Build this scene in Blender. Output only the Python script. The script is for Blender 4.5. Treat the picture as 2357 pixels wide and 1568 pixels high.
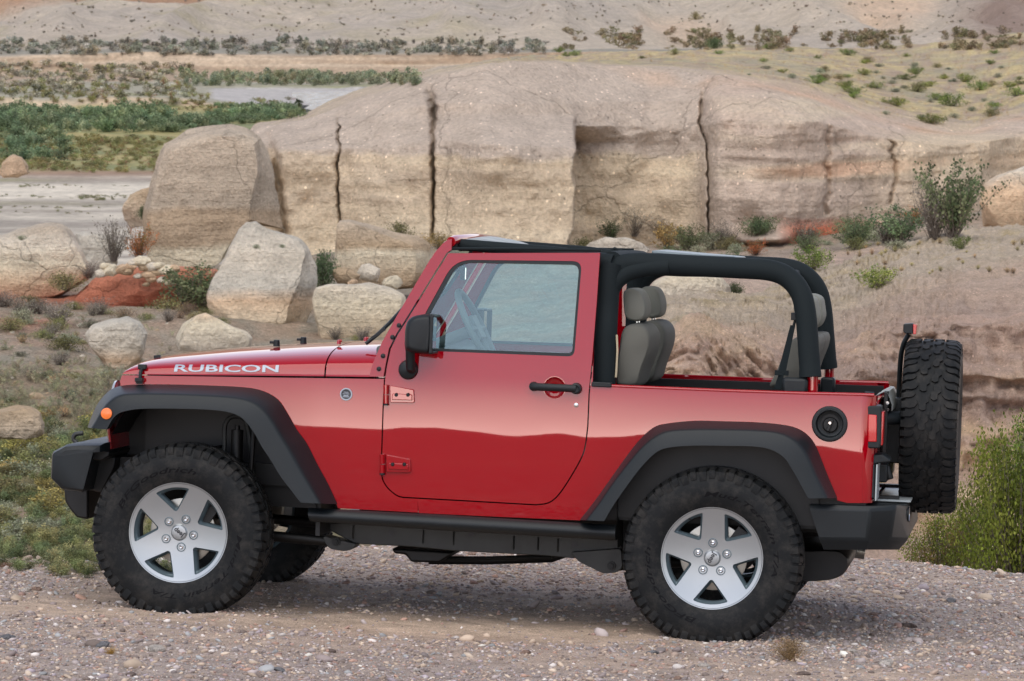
import bpy, bmesh, math, random
import numpy as np
from mathutils import Vector, Matrix, noise
R = math.radians
rng = np.random.default_rng(7)
random.seed(7)
for o in list(bpy.data.objects): bpy.data.objects.remove(o)
SC = bpy.context.scene
COL = SC.collection

# ------------------------------------------------------------------ camera
FPX, CX, CY, HY = 8888.0, 1178.5, 784.0, -60.0      # focal length, centre and horizon row, in 2357 px wide units
PITCH = math.atan((CY-HY)/FPX)
CAMZ = 2.85
cam_d = bpy.data.cameras.new('camera'); cam = bpy.data.objects.new('camera', cam_d); COL.objects.link(cam)
cam.location = (0, 0, CAMZ); cam.rotation_euler = (R(90)-PITCH, 0, 0)
cam_d.sensor_width = 36; cam_d.lens = 36*FPX/2357.0
cam_d.clip_start = 0.5; cam_d.clip_end = 6000
cam_d.dof.use_dof = True; cam_d.dof.focus_distance = 17.3; cam_d.dof.aperture_fstop = 20
SC.camera = cam

# ------------------------------------------------------------------ world and sun
SUN_EL, SUN_AZ = R(3.2), R(195)      # low sun behind the camera, to the left
w = bpy.data.worlds.new('World'); SC.world = w; w.use_nodes = True
nt = w.node_tree; nt.nodes.clear()
sky = nt.nodes.new('ShaderNodeTexSky'); sky.sky_type = 'NISHITA'; sky.sun_disc = False
sky.sun_elevation = SUN_EL; sky.sun_rotation = SUN_AZ; sky.air_density = 1.0; sky.dust_density = 0.1; sky.ozone_density = 2.0
bg = nt.nodes.new('ShaderNodeBackground'); bg.inputs['Strength'].default_value = 0.15
wo = nt.nodes.new('ShaderNodeOutputWorld')
hs_ = nt.nodes.new('ShaderNodeHueSaturation'); hs_.inputs['Saturation'].default_value = 0.42    # sky colours muted to balance the blue and orange
nt.links.new(sky.outputs[0], hs_.inputs['Color']); tn_ = nt.nodes.new('ShaderNodeMix'); tn_.data_type = 'RGBA'; tn_.blend_type = 'MULTIPLY'; tn_.inputs[0].default_value = 1; tn_.inputs[7].default_value = (0.98, 0.95, 1.10, 1)   # dusk balance
nt.links.new(hs_.outputs[0], tn_.inputs[6]); nt.links.new(tn_.outputs[2], bg.inputs[0]); nt.links.new(bg.outputs[0], wo.inputs[0])
sl = bpy.data.lights.new('sun', 'SUN'); sl.energy = 0.62; sl.angle = R(70); sl.color = (1.0, 0.95, 0.86)
sun = bpy.data.objects.new('sun', sl); COL.objects.link(sun)
sun_el = R(60)
sd = Vector((math.sin(SUN_AZ)*math.cos(sun_el), math.cos(SUN_AZ)*math.cos(sun_el), math.sin(sun_el)))
sun.rotation_euler = sd.to_track_quat('Z', 'Y').to_euler()
SC.view_settings.view_transform = 'Standard'; SC.view_settings.look = 'None'
SC.view_settings.exposure = 1.98; SC.view_settings.gamma = 1
SC.cycles.max_bounces = 8; SC.cycles.transparent_max_bounces = 16
SC.cycles.use_adaptive_sampling = True

# ------------------------------------------------------------------ frames
cp, sp = math.cos(PITCH), math.sin(PITCH)
CAM_R = Matrix(((1, 0, 0), (0, cp, sp), (0, -sp, cp)))   # columns: right, forward, up in world axes
CAMP = Vector((0, 0, CAMZ))
def ray(px, py): return CAM_R @ Vector(((px-CX)/FPX, 1.0, (CY-py)/FPX))
def wpt(px, py, D):
    """World point seen at (px, py) at forward distance D (world y)."""
    r = ray(px, py); return CAMP + r*(D/r.y)
# vehicle frame: x to the rear, y to the far side, z up
LY = (CAM_R @ Vector(((2420-CX)/FPX, 1.0, (CY-560)/FPX))).normalized()
rf, rr = ray(411, 1226), ray(1639, 1285)
kb = rf.dot(LY)/rr.dot(LY)
ka = 2.424/(rr*kb - rf).length
Pf, Pr = rf*ka, rr*(ka*kb)
LX = (Pr-Pf).normalized(); LZ = LX.cross(LY).normalized()
WZ = 0.368
ORG = CAMP + Pf + LY*0.89 - LZ*WZ
LM = Matrix((LX, LY, LZ)).transposed()
LMI = LM.inverted()
VM = Matrix.Translation(ORG) @ LM.to_4x4()
CL = LMI @ (CAMP-ORG)
def at(px, py, Y):
    r = LMI @ ray(px, py); t = (Y-CL.y)/r.y
    p = CL + r*t; return (p.x, p.z)
def atx(px, py, X):
    r = LMI @ ray(px, py); t = (X-CL.x)/r.x
    p = CL + r*t; return (p.y, p.z)
def P1(x, y): return (78.57+.5011*x, 707.1+.5011*y)
def P2(x, y): return (825+.42586*x, 510.7+.42586*y)
def P3(x, y): return (1296.3+.4*x, 510.7+.4*y)
def P4(x, y): return (1374.9+.35075*x, 982.1+.35075*y)
def P5(x, y): return (667.8+.35*x, 1060.7+.35*y)
def P6(x, y): return (235.7+.3*x, 754.2+.3*y)            # hood zoom
def P7(x, y): return (110+.1503*x, 966.4+.1503*y)        # front bumper zoom
def P8(x, y): return (1846.4+.20043*x, 707.1+.20043*y)   # rear top zoom
def P9(x, y): return (1846.4+.22552*x, 982.1+.22552*y)   # rear bottom zoom
def PW(x, y): return (942.8+.19047*x, 534.3+.19047*y)    # window zoom

# ------------------------------------------------------------------ materials
def new_mat(name):
    m = bpy.data.materials.new(name); m.use_nodes = True
    return m, m.node_tree, m.node_tree.nodes['Principled BSDF']
def simple(name, col, rough=0.5, metal=0.0, spec=0.5, coat=0.0, coat_ior=1.5, bump=0.0, bscale=400, var=0.0):
    m, t, b = new_mat(name)
    b.inputs['Base Color'].default_value = (*col, 1); b.inputs['Roughness'].default_value = rough
    b.inputs['Metallic'].default_value = metal; b.inputs['Specular IOR Level'].default_value = spec
    b.inputs['Coat Weight'].default_value = coat; b.inputs['Coat IOR'].default_value = coat_ior; b.inputs['Coat Roughness'].default_value = 0.02
    if bump or var:
        tc = t.nodes.new('ShaderNodeTexCoord'); n = t.nodes.new('ShaderNodeTexNoise'); n.inputs['Scale'].default_value = bscale
        n.inputs['Detail'].default_value = 3; t.links.new(tc.outputs['Object'], n.inputs['Vector'])
        if bump:
            bp = t.nodes.new('ShaderNodeBump'); bp.inputs['Strength'].default_value = bump; bp.inputs['Distance'].default_value = 0.002
            t.links.new(n.outputs['Fac'], bp.inputs['Height']); t.links.new(bp.outputs[0], b.inputs['Normal'])
        if var:
            n2 = t.nodes.new('ShaderNodeTexNoise'); n2.inputs['Scale'].default_value = 9; n2.inputs['Detail'].default_value = 6
            t.links.new(tc.outputs['Object'], n2.inputs['Vector'])
            rp = t.nodes.new('ShaderNodeValToRGB'); rp.color_ramp.elements[0].position = .35; rp.color_ramp.elements[1].position = .7
            rp.color_ramp.elements[0].color = (*[c*(1-var) for c in col], 1)
            rp.color_ramp.elements[1].color = (*[min(1, c*(1+var)) for c in col], 1)
            t.links.new(n2.outputs['Fac'], rp.inputs[0]); t.links.new(rp.outputs[0], b.inputs['Base Color'])
    return m
M = {}
M['paint'] = simple('red_paint', (0.33, 0.0001, 0.006), 0.4, 0.0, 0.0, 1.0, 1.66)
M['plastic'] = simple('black_plastic', (0.009, 0.012, 0.014), 0.42, spec=.35,  bump=.25, bscale=500)
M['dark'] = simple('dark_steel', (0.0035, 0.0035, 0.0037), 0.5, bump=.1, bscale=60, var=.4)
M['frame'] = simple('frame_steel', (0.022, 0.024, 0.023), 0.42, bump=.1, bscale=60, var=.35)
M['liner'] = simple('wheel_liner', (0.006, 0.0058, 0.0045), 0.6, var=.35)
M['fabric'] = simple('black_padding', (0.007, 0.012, 0.014), 0.8, spec=.3, bump=.5, bscale=250)
M['rubber'] = simple('tyre_rubber', (0.010, 0.011, 0.012), 0.6, spec=.2, bump=.15, bscale=120, var=.3)
M['rubtext'] = simple('raised_rubber', (0.004, 0.004, 0.005), 0.6, spec=.15)
M['alloy'] = simple('silver_alloy', (0.40, 0.42, 0.43), 0.3, 0.7, bump=.03, bscale=600)
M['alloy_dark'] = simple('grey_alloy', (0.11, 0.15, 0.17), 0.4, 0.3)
M['chrome'] = simple('chrome', (0.75, 0.75, 0.75), 0.12, 1.0)
M['disc'] = simple('brake_steel', (0.45, 0.43, 0.38), 0.35, 0.9)
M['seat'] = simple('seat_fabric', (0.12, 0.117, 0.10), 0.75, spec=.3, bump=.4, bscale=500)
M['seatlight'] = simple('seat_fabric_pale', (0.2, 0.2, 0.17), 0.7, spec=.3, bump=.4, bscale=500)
M['trim'] = simple('interior_trim', (0.09, 0.1, 0.1), 0.6)
M['wheelgrip'] = simple('steering_leather', (0.16, 0.18, 0.18), 0.5)
M['amber'] = simple('amber_lens', (0.95, 0.2, 0.03), 0.3, coat=.5)
M['redlens'] = simple('red_lens', (0.5, 0.003, 0.005), 0.2, coat=.4)
M['decal'] = simple('silver_decal', (0.42, 0.46, 0.52), 0.4, 0.2)
M['decaldark'] = simple('dark_print', (0.03, 0.03, 0.035), 0.5)
M['mirror'] = simple('mirror_glass', (0.8, 0.85, 0.85), 0.02, 1.0)
M['folded'] = simple('folded_vinyl', (0.30, 0.31, 0.29), 0.45, var=.2)
M['soundbar'] = simple('grey_panel', (0.16, 0.2, 0.22), 0.35)
M['cream'] = simple('cream_strip', (0.5, 0.42, 0.28), 0.6)
M['clear'] = simple('headlamp_lens', (0.6, 0.62, 0.65), 0.08, 0.6)
M['plate'] = simple('plate_edge', (0.4, 0.44, 0.45), 0.35)
_t = M['rubber'].node_tree; _b = _t.nodes['Principled BSDF']; _c = _t.nodes.new('ShaderNodeTexCoord'); _n = _t.nodes.new('ShaderNodeTexNoise'); _n.inputs['Scale'].default_value = 14; _n.inputs['Detail'].default_value = 9; _n.inputs['Roughness'].default_value = .75
_r = _t.nodes.new('ShaderNodeValToRGB'); _r.color_ramp.elements[0].position = .46; _r.color_ramp.elements[0].color = (.009, .010, .011, 1); _r.color_ramp.elements[1].position = .75; _r.color_ramp.elements[1].color = (.042, .038, .034, 1)
_t.links.new(_c.outputs['Object'], _n.inputs['Vector']); _t.links.new(_n.outputs['Fac'], _r.inputs[0]); _t.links.new(_r.outputs[0], _b.inputs['Base Color'])
def glass_mat(name, tint, base, rough=0.0):
    m = bpy.data.materials.new(name); m.use_nodes = True; t = m.node_tree; t.nodes.clear()
    tr = t.nodes.new('ShaderNodeBsdfTransparent'); tr.inputs[0].default_value = (*tint, 1)
    gl = t.nodes.new('ShaderNodeBsdfGlossy'); gl.inputs['Color'].default_value = (.80, .97, 1.0, 1); gl.inputs['Roughness'].default_value = rough
    fr = t.nodes.new('ShaderNodeFresnel'); fr.inputs[0].default_value = 1.5
    ad = t.nodes.new('ShaderNodeMath'); ad.operation = 'ADD'; ad.inputs[1].default_value = base; ad.use_clamp = True
    mx = t.nodes.new('ShaderNodeMixShader'); out = t.nodes.new('ShaderNodeOutputMaterial')
    t.links.new(fr.outputs[0], ad.inputs[0]); t.links.new(ad.outputs[0], mx.inputs[0])
    t.links.new(tr.outputs[0], mx.inputs[1]); t.links.new(gl.outputs[0], mx.inputs[2]); t.links.new(mx.outputs[0], out.inputs[0])
    return m
M['glass'] = glass_mat('window_glass', (.87, .95, .94), 0.04)
M['glass_front'] = glass_mat('windscreen_glass', (.86, .92, .92), 0.0)

# ------------------------------------------------------------------ mesh helpers
def link(name, me, mat, parent=None):
    o = bpy.data.objects.new(name, me); COL.objects.link(o)
    if mat is not None:
        for m in (mat if isinstance(mat, (list, tuple)) else [mat]): me.materials.append(m)
    if parent is not None: o.parent = parent
    return o
def tag(o, label=None, cat=None, group=None, kind=None):
    for k, v in (('label', label), ('category', cat), ('group', group), ('kind', kind)):
        if v: o[k] = v
    return o
def empty(name, loc=(0, 0, 0), parent=None):
    o = bpy.data.objects.new(name, None); COL.objects.link(o); o.location = loc; o.empty_display_size = .1
    if parent is not None: o.parent = parent
    return o
class MB:
    def __init__(s): s.v = []; s.f = []; s.m = []
    def add(s, vs, fs, mi=0):
        b = len(s.v); s.v += [tuple(p) for p in vs]; s.f += [tuple(b+i for i in f) for f in fs]; s.m += [mi]*len(fs); return s
    def box(s, c, d, rot=None, mi=0):
        x, y, z = d[0]/2, d[1]/2, d[2]/2
        vs = [Vector(p) for p in ((-x,-y,-z),(x,-y,-z),(x,y,-z),(-x,y,-z),(-x,-y,z),(x,-y,z),(x,y,z),(-x,y,z))]
        if rot is not None: vs = [rot @ p for p in vs]
        c = Vector(c)
        return s.add([p+c for p in vs], [(0,3,2,1),(4,5,6,7),(0,1,5,4),(1,2,6,5),(2,3,7,6),(3,0,4,7)], mi)
    def prism(s, poly, y0, y1, mi=0, taper=None):
        """poly (x,z) extruded from y0 to y1."""
        n = len(poly); a = sum(poly[i][0]*poly[(i+1)%n][1]-poly[(i+1)%n][0]*poly[i][1] for i in range(n))
        if a < 0: poly = poly[::-1]
        cx = sum(p[0] for p in poly)/n; cz = sum(p[1] for p in poly)/n; k = taper or 1
        vs = [(cx+(p[0]-cx)*k, y0, cz+(p[1]-cz)*k) for p in poly] + [(p[0], y1, p[1]) for p in poly]
        fs = [tuple(range(n)), tuple(range(2*n-1, n-1, -1))]
        fs += [(i, n+i, n+(i+1)%n, (i+1)%n) for i in range(n)]
        return s.add(vs, fs, mi)
    def prismx(s, poly, x0, x1, mi=0):
        n = len(poly); a = sum(poly[i][0]*poly[(i+1)%n][1]-poly[(i+1)%n][0]*poly[i][1] for i in range(n))
        if a < 0: poly = poly[::-1]
        vs = [(x0, p[0], p[1]) for p in poly] + [(x1, p[0], p[1]) for p in poly]
        fs = [tuple(range(n-1, -1, -1)), tuple(range(n, 2*n))] + [(i, (i+1)%n, n+(i+1)%n, n+i) for i in range(n)]
        return s.add(vs, fs, mi)
    def loft(s, secs, closed=True, caps=True, mi=0):
        n = len(secs[0]); vs = [p for q in secs for p in q]; fs = []
        for k in range(len(secs)-1):
            for i in range(n if closed else n-1):
                j = (i+1) % n; fs.append((k*n+i, k*n+j, (k+1)*n+j, (k+1)*n+i))
        if caps and closed: fs.append(tuple(range(n-1, -1, -1))); fs.append(tuple((len(secs)-1)*n+i for i in range(n)))
        return s.add(vs, fs, mi)
    def tube(s, path, r, n=12, caps=True, mi=0, flat=None):
        P = [Vector(p) for p in path]; rs = r if isinstance(r, (list, tuple)) else [r]*len(P)
        secs = []; up = None
        for i, p in enumerate(P):
            t = (P[min(i+1, len(P)-1)]-P[max(i-1, 0)]).normalized()
            if up is None: up = Vector((0, 1, 0)) if abs(t.y) < .9 else Vector((1, 0, 0))
            a = (up - t*up.dot(t)).normalized(); b = t.cross(a); up = a
            ra, rb = (rs[i], rs[i]) if flat is None else (flat[0], flat[1])
            secs.append([p + a*ra*math.cos(2*math.pi*k/n) + b*rb*math.sin(2*math.pi*k/n) for k in range(n)])
        return s.loft(secs, True, caps, mi)
    def lathe(s, prof, n=48, axis='y', c=(0, 0, 0), closed=False, mi=0):
        """prof list of (axial, radius)."""
        vs = []; fs = []; m = len(prof)
        for k in range(n):
            a = 2*math.pi*k/n; ca, sa = math.cos(a), math.sin(a)
            for (y, r) in prof:
                p = {'y': (r*ca, y, r*sa), 'x': (y, r*ca, r*sa), 'z': (r*ca, r*sa, y)}[axis]
                vs.append((p[0]+c[0], p[1]+c[1], p[2]+c[2]))
        for k in range(n):
            k2 = (k+1) % n
            for i in range(m if closed else m-1):
                j = (i+1) % m; fs.append((k*m+i, k2*m+i, k2*m+j, k*m+j))
        return s.add(vs, fs, mi)
    def build(s, name, mat, parent=None, smooth=True, bevel=0, angle=35, seg=2, subsurf=0):
        me = bpy.data.meshes.new(name); me.from_pydata(s.v, [], s.f); me.validate()
        bm = bmesh.new(); bm.from_mesh(me); bmesh.ops.recalc_face_normals(bm, faces=bm.faces); bm.to_mesh(me); bm.free()
        o = link(name, me, mat, parent)
        if len(set(s.m)) > 1: me.polygons.foreach_set('material_index', s.m[:len(me.polygons)])
        if smooth:
            me.shade_smooth()
            if not subsurf: me.set_sharp_from_angle(angle=R(angle))
        if bevel:
            b = o.modifiers.new('bevel', 'BEVEL'); b.width = bevel; b.segments = seg; b.limit_method = 'ANGLE'; b.angle_limit = R(30); b.harden_normals = False
        if subsurf:
            q = o.modifiers.new('subdivision', 'SUBSURF'); q.levels = subsurf; q.render_levels = subsurf
        return o
def catmull(pts, n=8, closed=False):
    P = [Vector(p) for p in pts]; out = []; m = len(P)
    for i in range(m if closed else m-1):
        g = lambda k: P[k % m] if closed else P[max(0, min(m-1, k))]
        a, b, c, d = g(i-1), g(i), g(i+1), g(i+2)
        for k in range(n):
            t = k/n; out.append(.5*((2*b)+(c-a)*t+(2*a-5*b+4*c-d)*t*t+(3*b-a-3*c+d)*t**3))
    if not closed: out.append(P[-1])
    return out
def rounded(pts, r, n=6):
    """Round polygon corners; r one radius or a list."""
    m = len(pts); out = []
    for i in range(m):
        p = Vector(pts[i]); a = Vector(pts[i-1]); b = Vector(pts[(i+1) % m]); ri = r[i] if isinstance(r, (list, tuple)) else r
        if ri <= 0: out.append(tuple(p)); continue
        da, db = (a-p), (b-p); la, lb = da.length, db.length; d = min(ri, la*.48, lb*.48)
        s0 = p+da*(d/la); s1 = p+db*(d/lb)
        for k in range(n+1):
            t = k/n; out.append(tuple(s0*(1-t)**2 + p*2*t*(1-t) + s1*t*t))
    return out
def mirrored(o, parent=None, name=None):
    me = o.data.copy()
    co = np.empty(len(me.vertices)*3); me.vertices.foreach_get('co', co); co = co.reshape(-1, 3); co[:, 1] *= -1
    me.vertices.foreach_set('co', co.ravel()); me.flip_normals(); me.update()
    c = bpy.data.objects.new(name or o.name.split('.')[0], me); COL.objects.link(c); c.parent = parent or o.parent
    for md in o.modifiers:
        k = c.modifiers.new(md.name, md.type)
        for a in ('width', 'segments', 'limit_method', 'angle_limit', 'levels', 'render_levels'):
            if hasattr(md, a): setattr(k, a, getattr(md, a))
    return c
def text_mesh(body, size, depth, shear=0.0, bold=0.0, width=1.0):
    """A flat-lying text as (verts, faces) centred on its own bounds: x along, y up, z out."""
    cu = bpy.data.curves.new('lettering', 'FONT'); cu.body = body; cu.size = size; cu.extrude = depth; cu.shear = shear; cu.offset = bold
    cu.align_x = 'CENTER'; cu.align_y = 'CENTER'; cu.resolution_u = 3
    o = bpy.data.objects.new('lettering', cu); COL.objects.link(o)
    dg = bpy.context.evaluated_depsgraph_get(); me = o.evaluated_get(dg).to_mesh()
    vs = [Vector((v.co.x*width, v.co.y, v.co.z)) for v in me.vertices]; fs = [tuple(p.vertices) for p in me.polygons]
    bpy.data.objects.remove(o); bpy.data.curves.remove(cu)
    return vs, fs
# ================================================================== the car
car = empty('off_road_car'); car.matrix_world = VM
tag(car, 'glossy red two door open top off-road car with black fender flares parked on the gravel', 'car')

# body side section: half width w(z), from its slope
_zs = np.linspace(0.2, 2.0, 361)
_sl = np.interp(_zs, [0.2, .50, .62, .80, .90, 1.0, 1.06, 1.12, 1.25, 2.0], [.05, .05, .034, .006, -.008, -.026, -.045, -.085, -.105, -.105])
_w = np.concatenate([[0], np.cumsum((_sl[1:]+_sl[:-1])/2*(_zs[1]-_zs[0]))]); _w += 0.775 - _w.max()
XS_ = lambda px: at(px, 1000, -.775)[0]
_dx = [XS_(p) for p in (560, 720, 800, 880, 920, 1000, 1080, 1165, 1225, 1265, 1310, 1345, 1375, 1440, 1490, 1550, 1650, 1800, 1860, 1985)]
_dz = [(998-v)/520 for v in (990, 1003, 1001, 1004, 993, 987, 995, 1007, 1003, 991, 990, 1000, 998, 990, 974, 962, 961, 972, 990, 1010)]
def dcrown(x): return float(np.interp(x, _dx, _dz))
def wz(z): return float(np.interp(z, _zs, _w))
def wsl(z): return float(np.interp(z, _zs, _sl))
XT = at(745, 868, -.775)[0]
def ys(x, z):
    t = max(0.0, XT-x); k = math.exp(-((z-.86)/.13)**2)      # crown height shifted along the side to make the mirrored skyline wave
    q = sum(dcrown(x+d) for d in (-.03, 0, .03))/3; v = wz(z-q*k)
    return -(v - 0.085*t*t/(t+.35) if t else v)
def S(px, py, off=0.0):
    Y = -.775
    for _ in range(6):
        x, z = at(px, py, Y); Y = ys(x, z)+off
    return (x, z)
def Sp(lst, off=0.0): return [S(*p, off) for p in lst]

def panel(name, outer, holes=(), off=0.0, thick=0.022, mat=None, parent=car, dz=0.03, yfun=None):
    yf = yfun or (lambda x, z: ys(x, z)+off)
    bm = bmesh.new()
    for loop in [outer, *holes]:
        vs = [bm.verts.new((p[0], 0, p[1])) for p in loop]
        for i in range(len(vs)): bm.edges.new((vs[i], vs[(i+1) % len(vs)]))
    bmesh.ops.triangle_fill(bm, use_beauty=True, use_dissolve=False, edges=bm.edges[:])
    zmin = min(p[1] for p in outer); zmax = max(p[1] for p in outer)
    z = zmin+dz
    while z < zmax:
        bmesh.ops.bisect_plane(bm, geom=bm.verts[:]+bm.edges[:]+bm.faces[:], plane_co=(0, 0, z), plane_no=(0, 0, 1), dist=1e-5); z += dz
    xmin = min(p[0] for p in outer); xmax = max(p[0] for p in outer); x = xmin+.08
    while x < xmax:
        bmesh.ops.bisect_plane(bm, geom=bm.verts[:]+bm.edges[:]+bm.faces[:], plane_co=(x, 0, 0), plane_no=(1, 0, 0), dist=1e-5); x += .08
    for f in bm.faces:
        if f.normal.y > 0: f.normal_flip()
    bm.verts.ensure_lookup_table(); n = len(bm.verts)
    front = [tuple(v.index for v in f.verts) for f in bm.faces]
    bound = []
    for f in bm.faces:
        L = list(f.verts)
        for i in range(len(L)):
            e = bm.edges.get((L[i], L[(i+1) % len(L)]))
            if e.is_boundary: bound.append((L[i].index, L[(i+1) % len(L)].index))
    co = [(v.co.x, v.co.z) for v in bm.verts]; bm.free()
    vs = [(x, yf(x, z), z) for x, z in co] + [(x, yf(x, z)+thick, z) for x, z in co]
    fs = list(front) + [tuple(n+i for i in f[::-1]) for f in front] + [(b, a, n+a, n+b) for a, b in bound]
    me = bpy.data.meshes.new(name); me.from_pydata(vs, [], fs)
    nf = len(front); e = 1e-3; cn = []
    me.polygons.foreach_set('use_smooth', [True]*len(me.polygons))
    for p in me.polygons:
        for vi in p.vertices:
            if p.index < nf:
                x, z = co[vi]
                gx = (yf(x+e, z)-yf(x-e, z))/(2*e); gz = (yf(x, z+e)-yf(x, z-e))/(2*e)
                cn.append(Vector((gx, -1, gz)).normalized())
            else: cn.append(p.normal.copy())
    me.normals_split_custom_set(cn)
    return link(name, me, mat or M['paint'], parent)

def smoothpath(pts, n=5): return [tuple(p) for p in catmull([(a, b, 0) for a, b in pts], n)]
def sp2(pts, n=5): return [(p[0], p[1]) for p in smoothpath(pts, n)]

# --- outlines traced on the photograph, in its own pixel units
door_left = [P2(*p) for p in ((485, 166), (250, 546), (212, 605), (172, 685), (152, 775), (141, 850), (134, 1000), (128, 1180), (123, 1340))]
door_low = sp2([P2(*p) for p in ((123, 1340), (132, 1395), (160, 1440), (205, 1478), (240, 1490))], 4)
door_bot = [P2(*p) for p in ((320, 1494), (640, 1512), (960, 1530))]
door_rr = sp2([P2(*p) for p in ((960, 1530), (1030, 1518), (1085, 1472), (1150, 1375), (1208, 1270), (1228, 1200), (1240, 1100))], 4)
door_up = [P2(*p) for p in ((1247, 930), (1266, 750), (1290, 450), (1307, 200), (1309, 164))]
DOOR = door_left[:-1] + door_low + door_bot + door_rr[:] + door_up
def offset_poly(pts, d):
    n = len(pts); a = sum(pts[i][0]*pts[(i+1) % n][1]-pts[(i+1) % n][0]*pts[i][1] for i in range(n)); s = 1 if a > 0 else -1; out = []
    for i in range(n):
        p = Vector(pts[i]); u = (p-Vector(pts[i-1])); v = (Vector(pts[(i+1) % n])-p)
        if u.length < 1e-9 or v.length < 1e-9: out.append(tuple(p)); continue
        u.normalize(); v.normalize(); n1 = Vector((u.y, -u.x)); n2 = Vector((v.y, -v.x)); m = (n1+n2)
        if m.length < 1e-6: m = n1
        m.normalize(); k = d*s/max(.4, m.dot(n1)); out.append(tuple(p+m*k))
    return out
door_xz = offset_poly(Sp(DOOR), -.003)
seal_o = rounded([P2(*p) for p in ((520, 205), (1208, 213), (1166, 729), (352, 697), (352, 512))], [40, 22, 16, 8, 14], 6)
seal_i = rounded([P2(*p) for p in ((536, 220), (1193, 233), (1154, 711), (366, 683), (366, 528))], [34, 18, 10, 4, 12], 6)
hx, hz = S(*P2(1060, 897)); DH = [(hx+.049*math.cos(t), hz+.049*math.sin(t)) for t in np.linspace(0, 2*math.pi, 40, endpoint=False)]
door = panel('door', door_xz, [Sp(seal_o), DH], thick=.03)
for side in (0,):
    seal = panel('window_seal', Sp(seal_o), [Sp(seal_i)], off=.004, thick=.03, mat=M['plastic'], parent=door)
    glass = panel('window', offset_poly(Sp(seal_i), .003), off=.012, thick=.0035, mat=M['glass'], parent=door, dz=.06)

# flare outlines: A against the body, B the crease, C the lower lip
FA = [P1(*p) for p in ((245, 552), (262, 505), (285, 455), (318, 410), (365, 372), (440, 357), (600, 355), (800, 360), (960, 368), (1050, 385), (1120, 425), (1165, 490), (1205, 560), (1252, 625), (1300, 720), (1350, 812), (1393, 905))]
FB = [P1(*p) for p in ((262, 556), (285, 520), (308, 480), (340, 440), (385, 410), (450, 400), (600, 400), (800, 408), (930, 420), (1000, 440), (1050, 475), (1095, 530), (1130, 590), (1170, 655), (1215, 735), (1262, 815), (1315, 902))]
FC = [P1(*p) for p in ((332, 563), (345, 540), (356, 520), (378, 495), (410, 480), (480, 468), (600, 466), (780, 470), (880, 480), (940, 500), (975, 530), (1012, 580), (1045, 640), (1085, 700), (1130, 775), (1178, 838), (1224, 898))]
GA = [P4(*p) for p in ((-115, 612), (-30, 505), (60, 380), (170, 225), (270, 95), (370, 5), (470, -22), (640, -38), (820, -35), (1050, -28), (1230, -10), (1330, 20), (1400, 75), (1440, 140), (1480, 240), (1520, 340), (1575, 470))]
GB = [P4(*p) for p in ((-75, 615), (10, 505), (95, 380), (195, 250), (290, 140), (385, 65), (480, 30), (640, 22), (820, 22), (1050, 28), (1190, 45), (1280, 85), (1340, 140), (1385, 210), (1420, 295), (1460, 375), (1508, 470))]
GC = [P4(*p) for p in ((45, 620), (100, 525), (165, 430), (245, 320), (320, 230), (400, 160), (490, 135), (640, 125), (820, 126), (1020, 130), (1130, 148), (1195, 180), (1240, 220), (1275, 275), (1310, 335), (1345, 400), (1385, 472))]

# body side panels
rail_z = []
near_door = [p for p in offset_poly(Sp(DOOR), .003)]
nl = len(door_left)-1; nlow = len(door_low)
iB = nl+nlow      # index of first bottom point
left_gap = near_door[5:iB+1]          # from the hood line down and round to the bottom seam
bott_gap = near_door[iB:len(DOOR)-3]
fend_out = [S(886.5, 873), S(281, 864), S(276, 878), S(279, 892)] + Sp([(a, b+6) for a, b in FA[6:]]) + [S(778, 1170), S(962, 1180)]
fender = panel('front_fender', fend_out + left_gap[::-1], thick=.02)
XR = 1985.0
xs = S(963.5, 1150)
rail_top = [(XR, 910), (1700, 903), (1500, 895), (1364, 889)]
q_out = [S(963.8, 1181), S(1150, 1190), S(1336, 1198)] + Sp([(a, b+5) for a, b in GA[1:]]) + [S(1950, 1158), S(XR, 1158)] + Sp(rail_top)
_fx, _fz = S(*P8(316, 1342)); FH = [(_fx+.0605*math.cos(t), _fz+.0605*math.sin(t)) for t in np.linspace(0, 2*math.pi, 40, endpoint=False)]
quarter = panel('rear_quarter_panel', q_out + [p for p in bott_gap[::-1]], [FH], thick=.02)
# rolled lip along the top of the tub
mb = MB(); ph = [(*S(px, py, 0), 0) for px, py in ((1364, 888), (1500, 894), (1700, 902), (1850, 907), (XR, 910), (2012, 911))]
mb.tube([(x, -wz(z)+.006, z+.002) for x, z, _ in ph], .0085, 10)
lip = mb.build('tub_rail', M['paint'], car)
# rear corner, tailgate
xc, zt_ = S(XR, 910); _, zb_ = S(XR, 1158)
XREAR = xc+.062
mb = MB(); nz = 26; secs = []
for k in range(13):
    a = R(90)*k/12; sec = []
    for i in range(nz):
        z = zb_+(zt_-zb_)*i/(nz-1); r = .062
        sec.append((xc+r*math.sin(a), -wz(z)+r*(1-math.cos(a)), z))
    secs.append(sec)
secs.append([(XREAR, -.60, p[2]) for p in secs[-1]])
mb.loft(secs, closed=False, caps=False)
corner = mb.build('rear_corner', M['paint'], car)
mb = MB(); mb.box((XREAR-.012, 0, (zt_+zb_)/2-.01), (.03, 1.19, zt_-zb_-.04)); mb.box((XREAR+.006, 0, .72), (.012, .9, .12))
mb.build('tailgate', M['paint'], car, bevel=.01)
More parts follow.
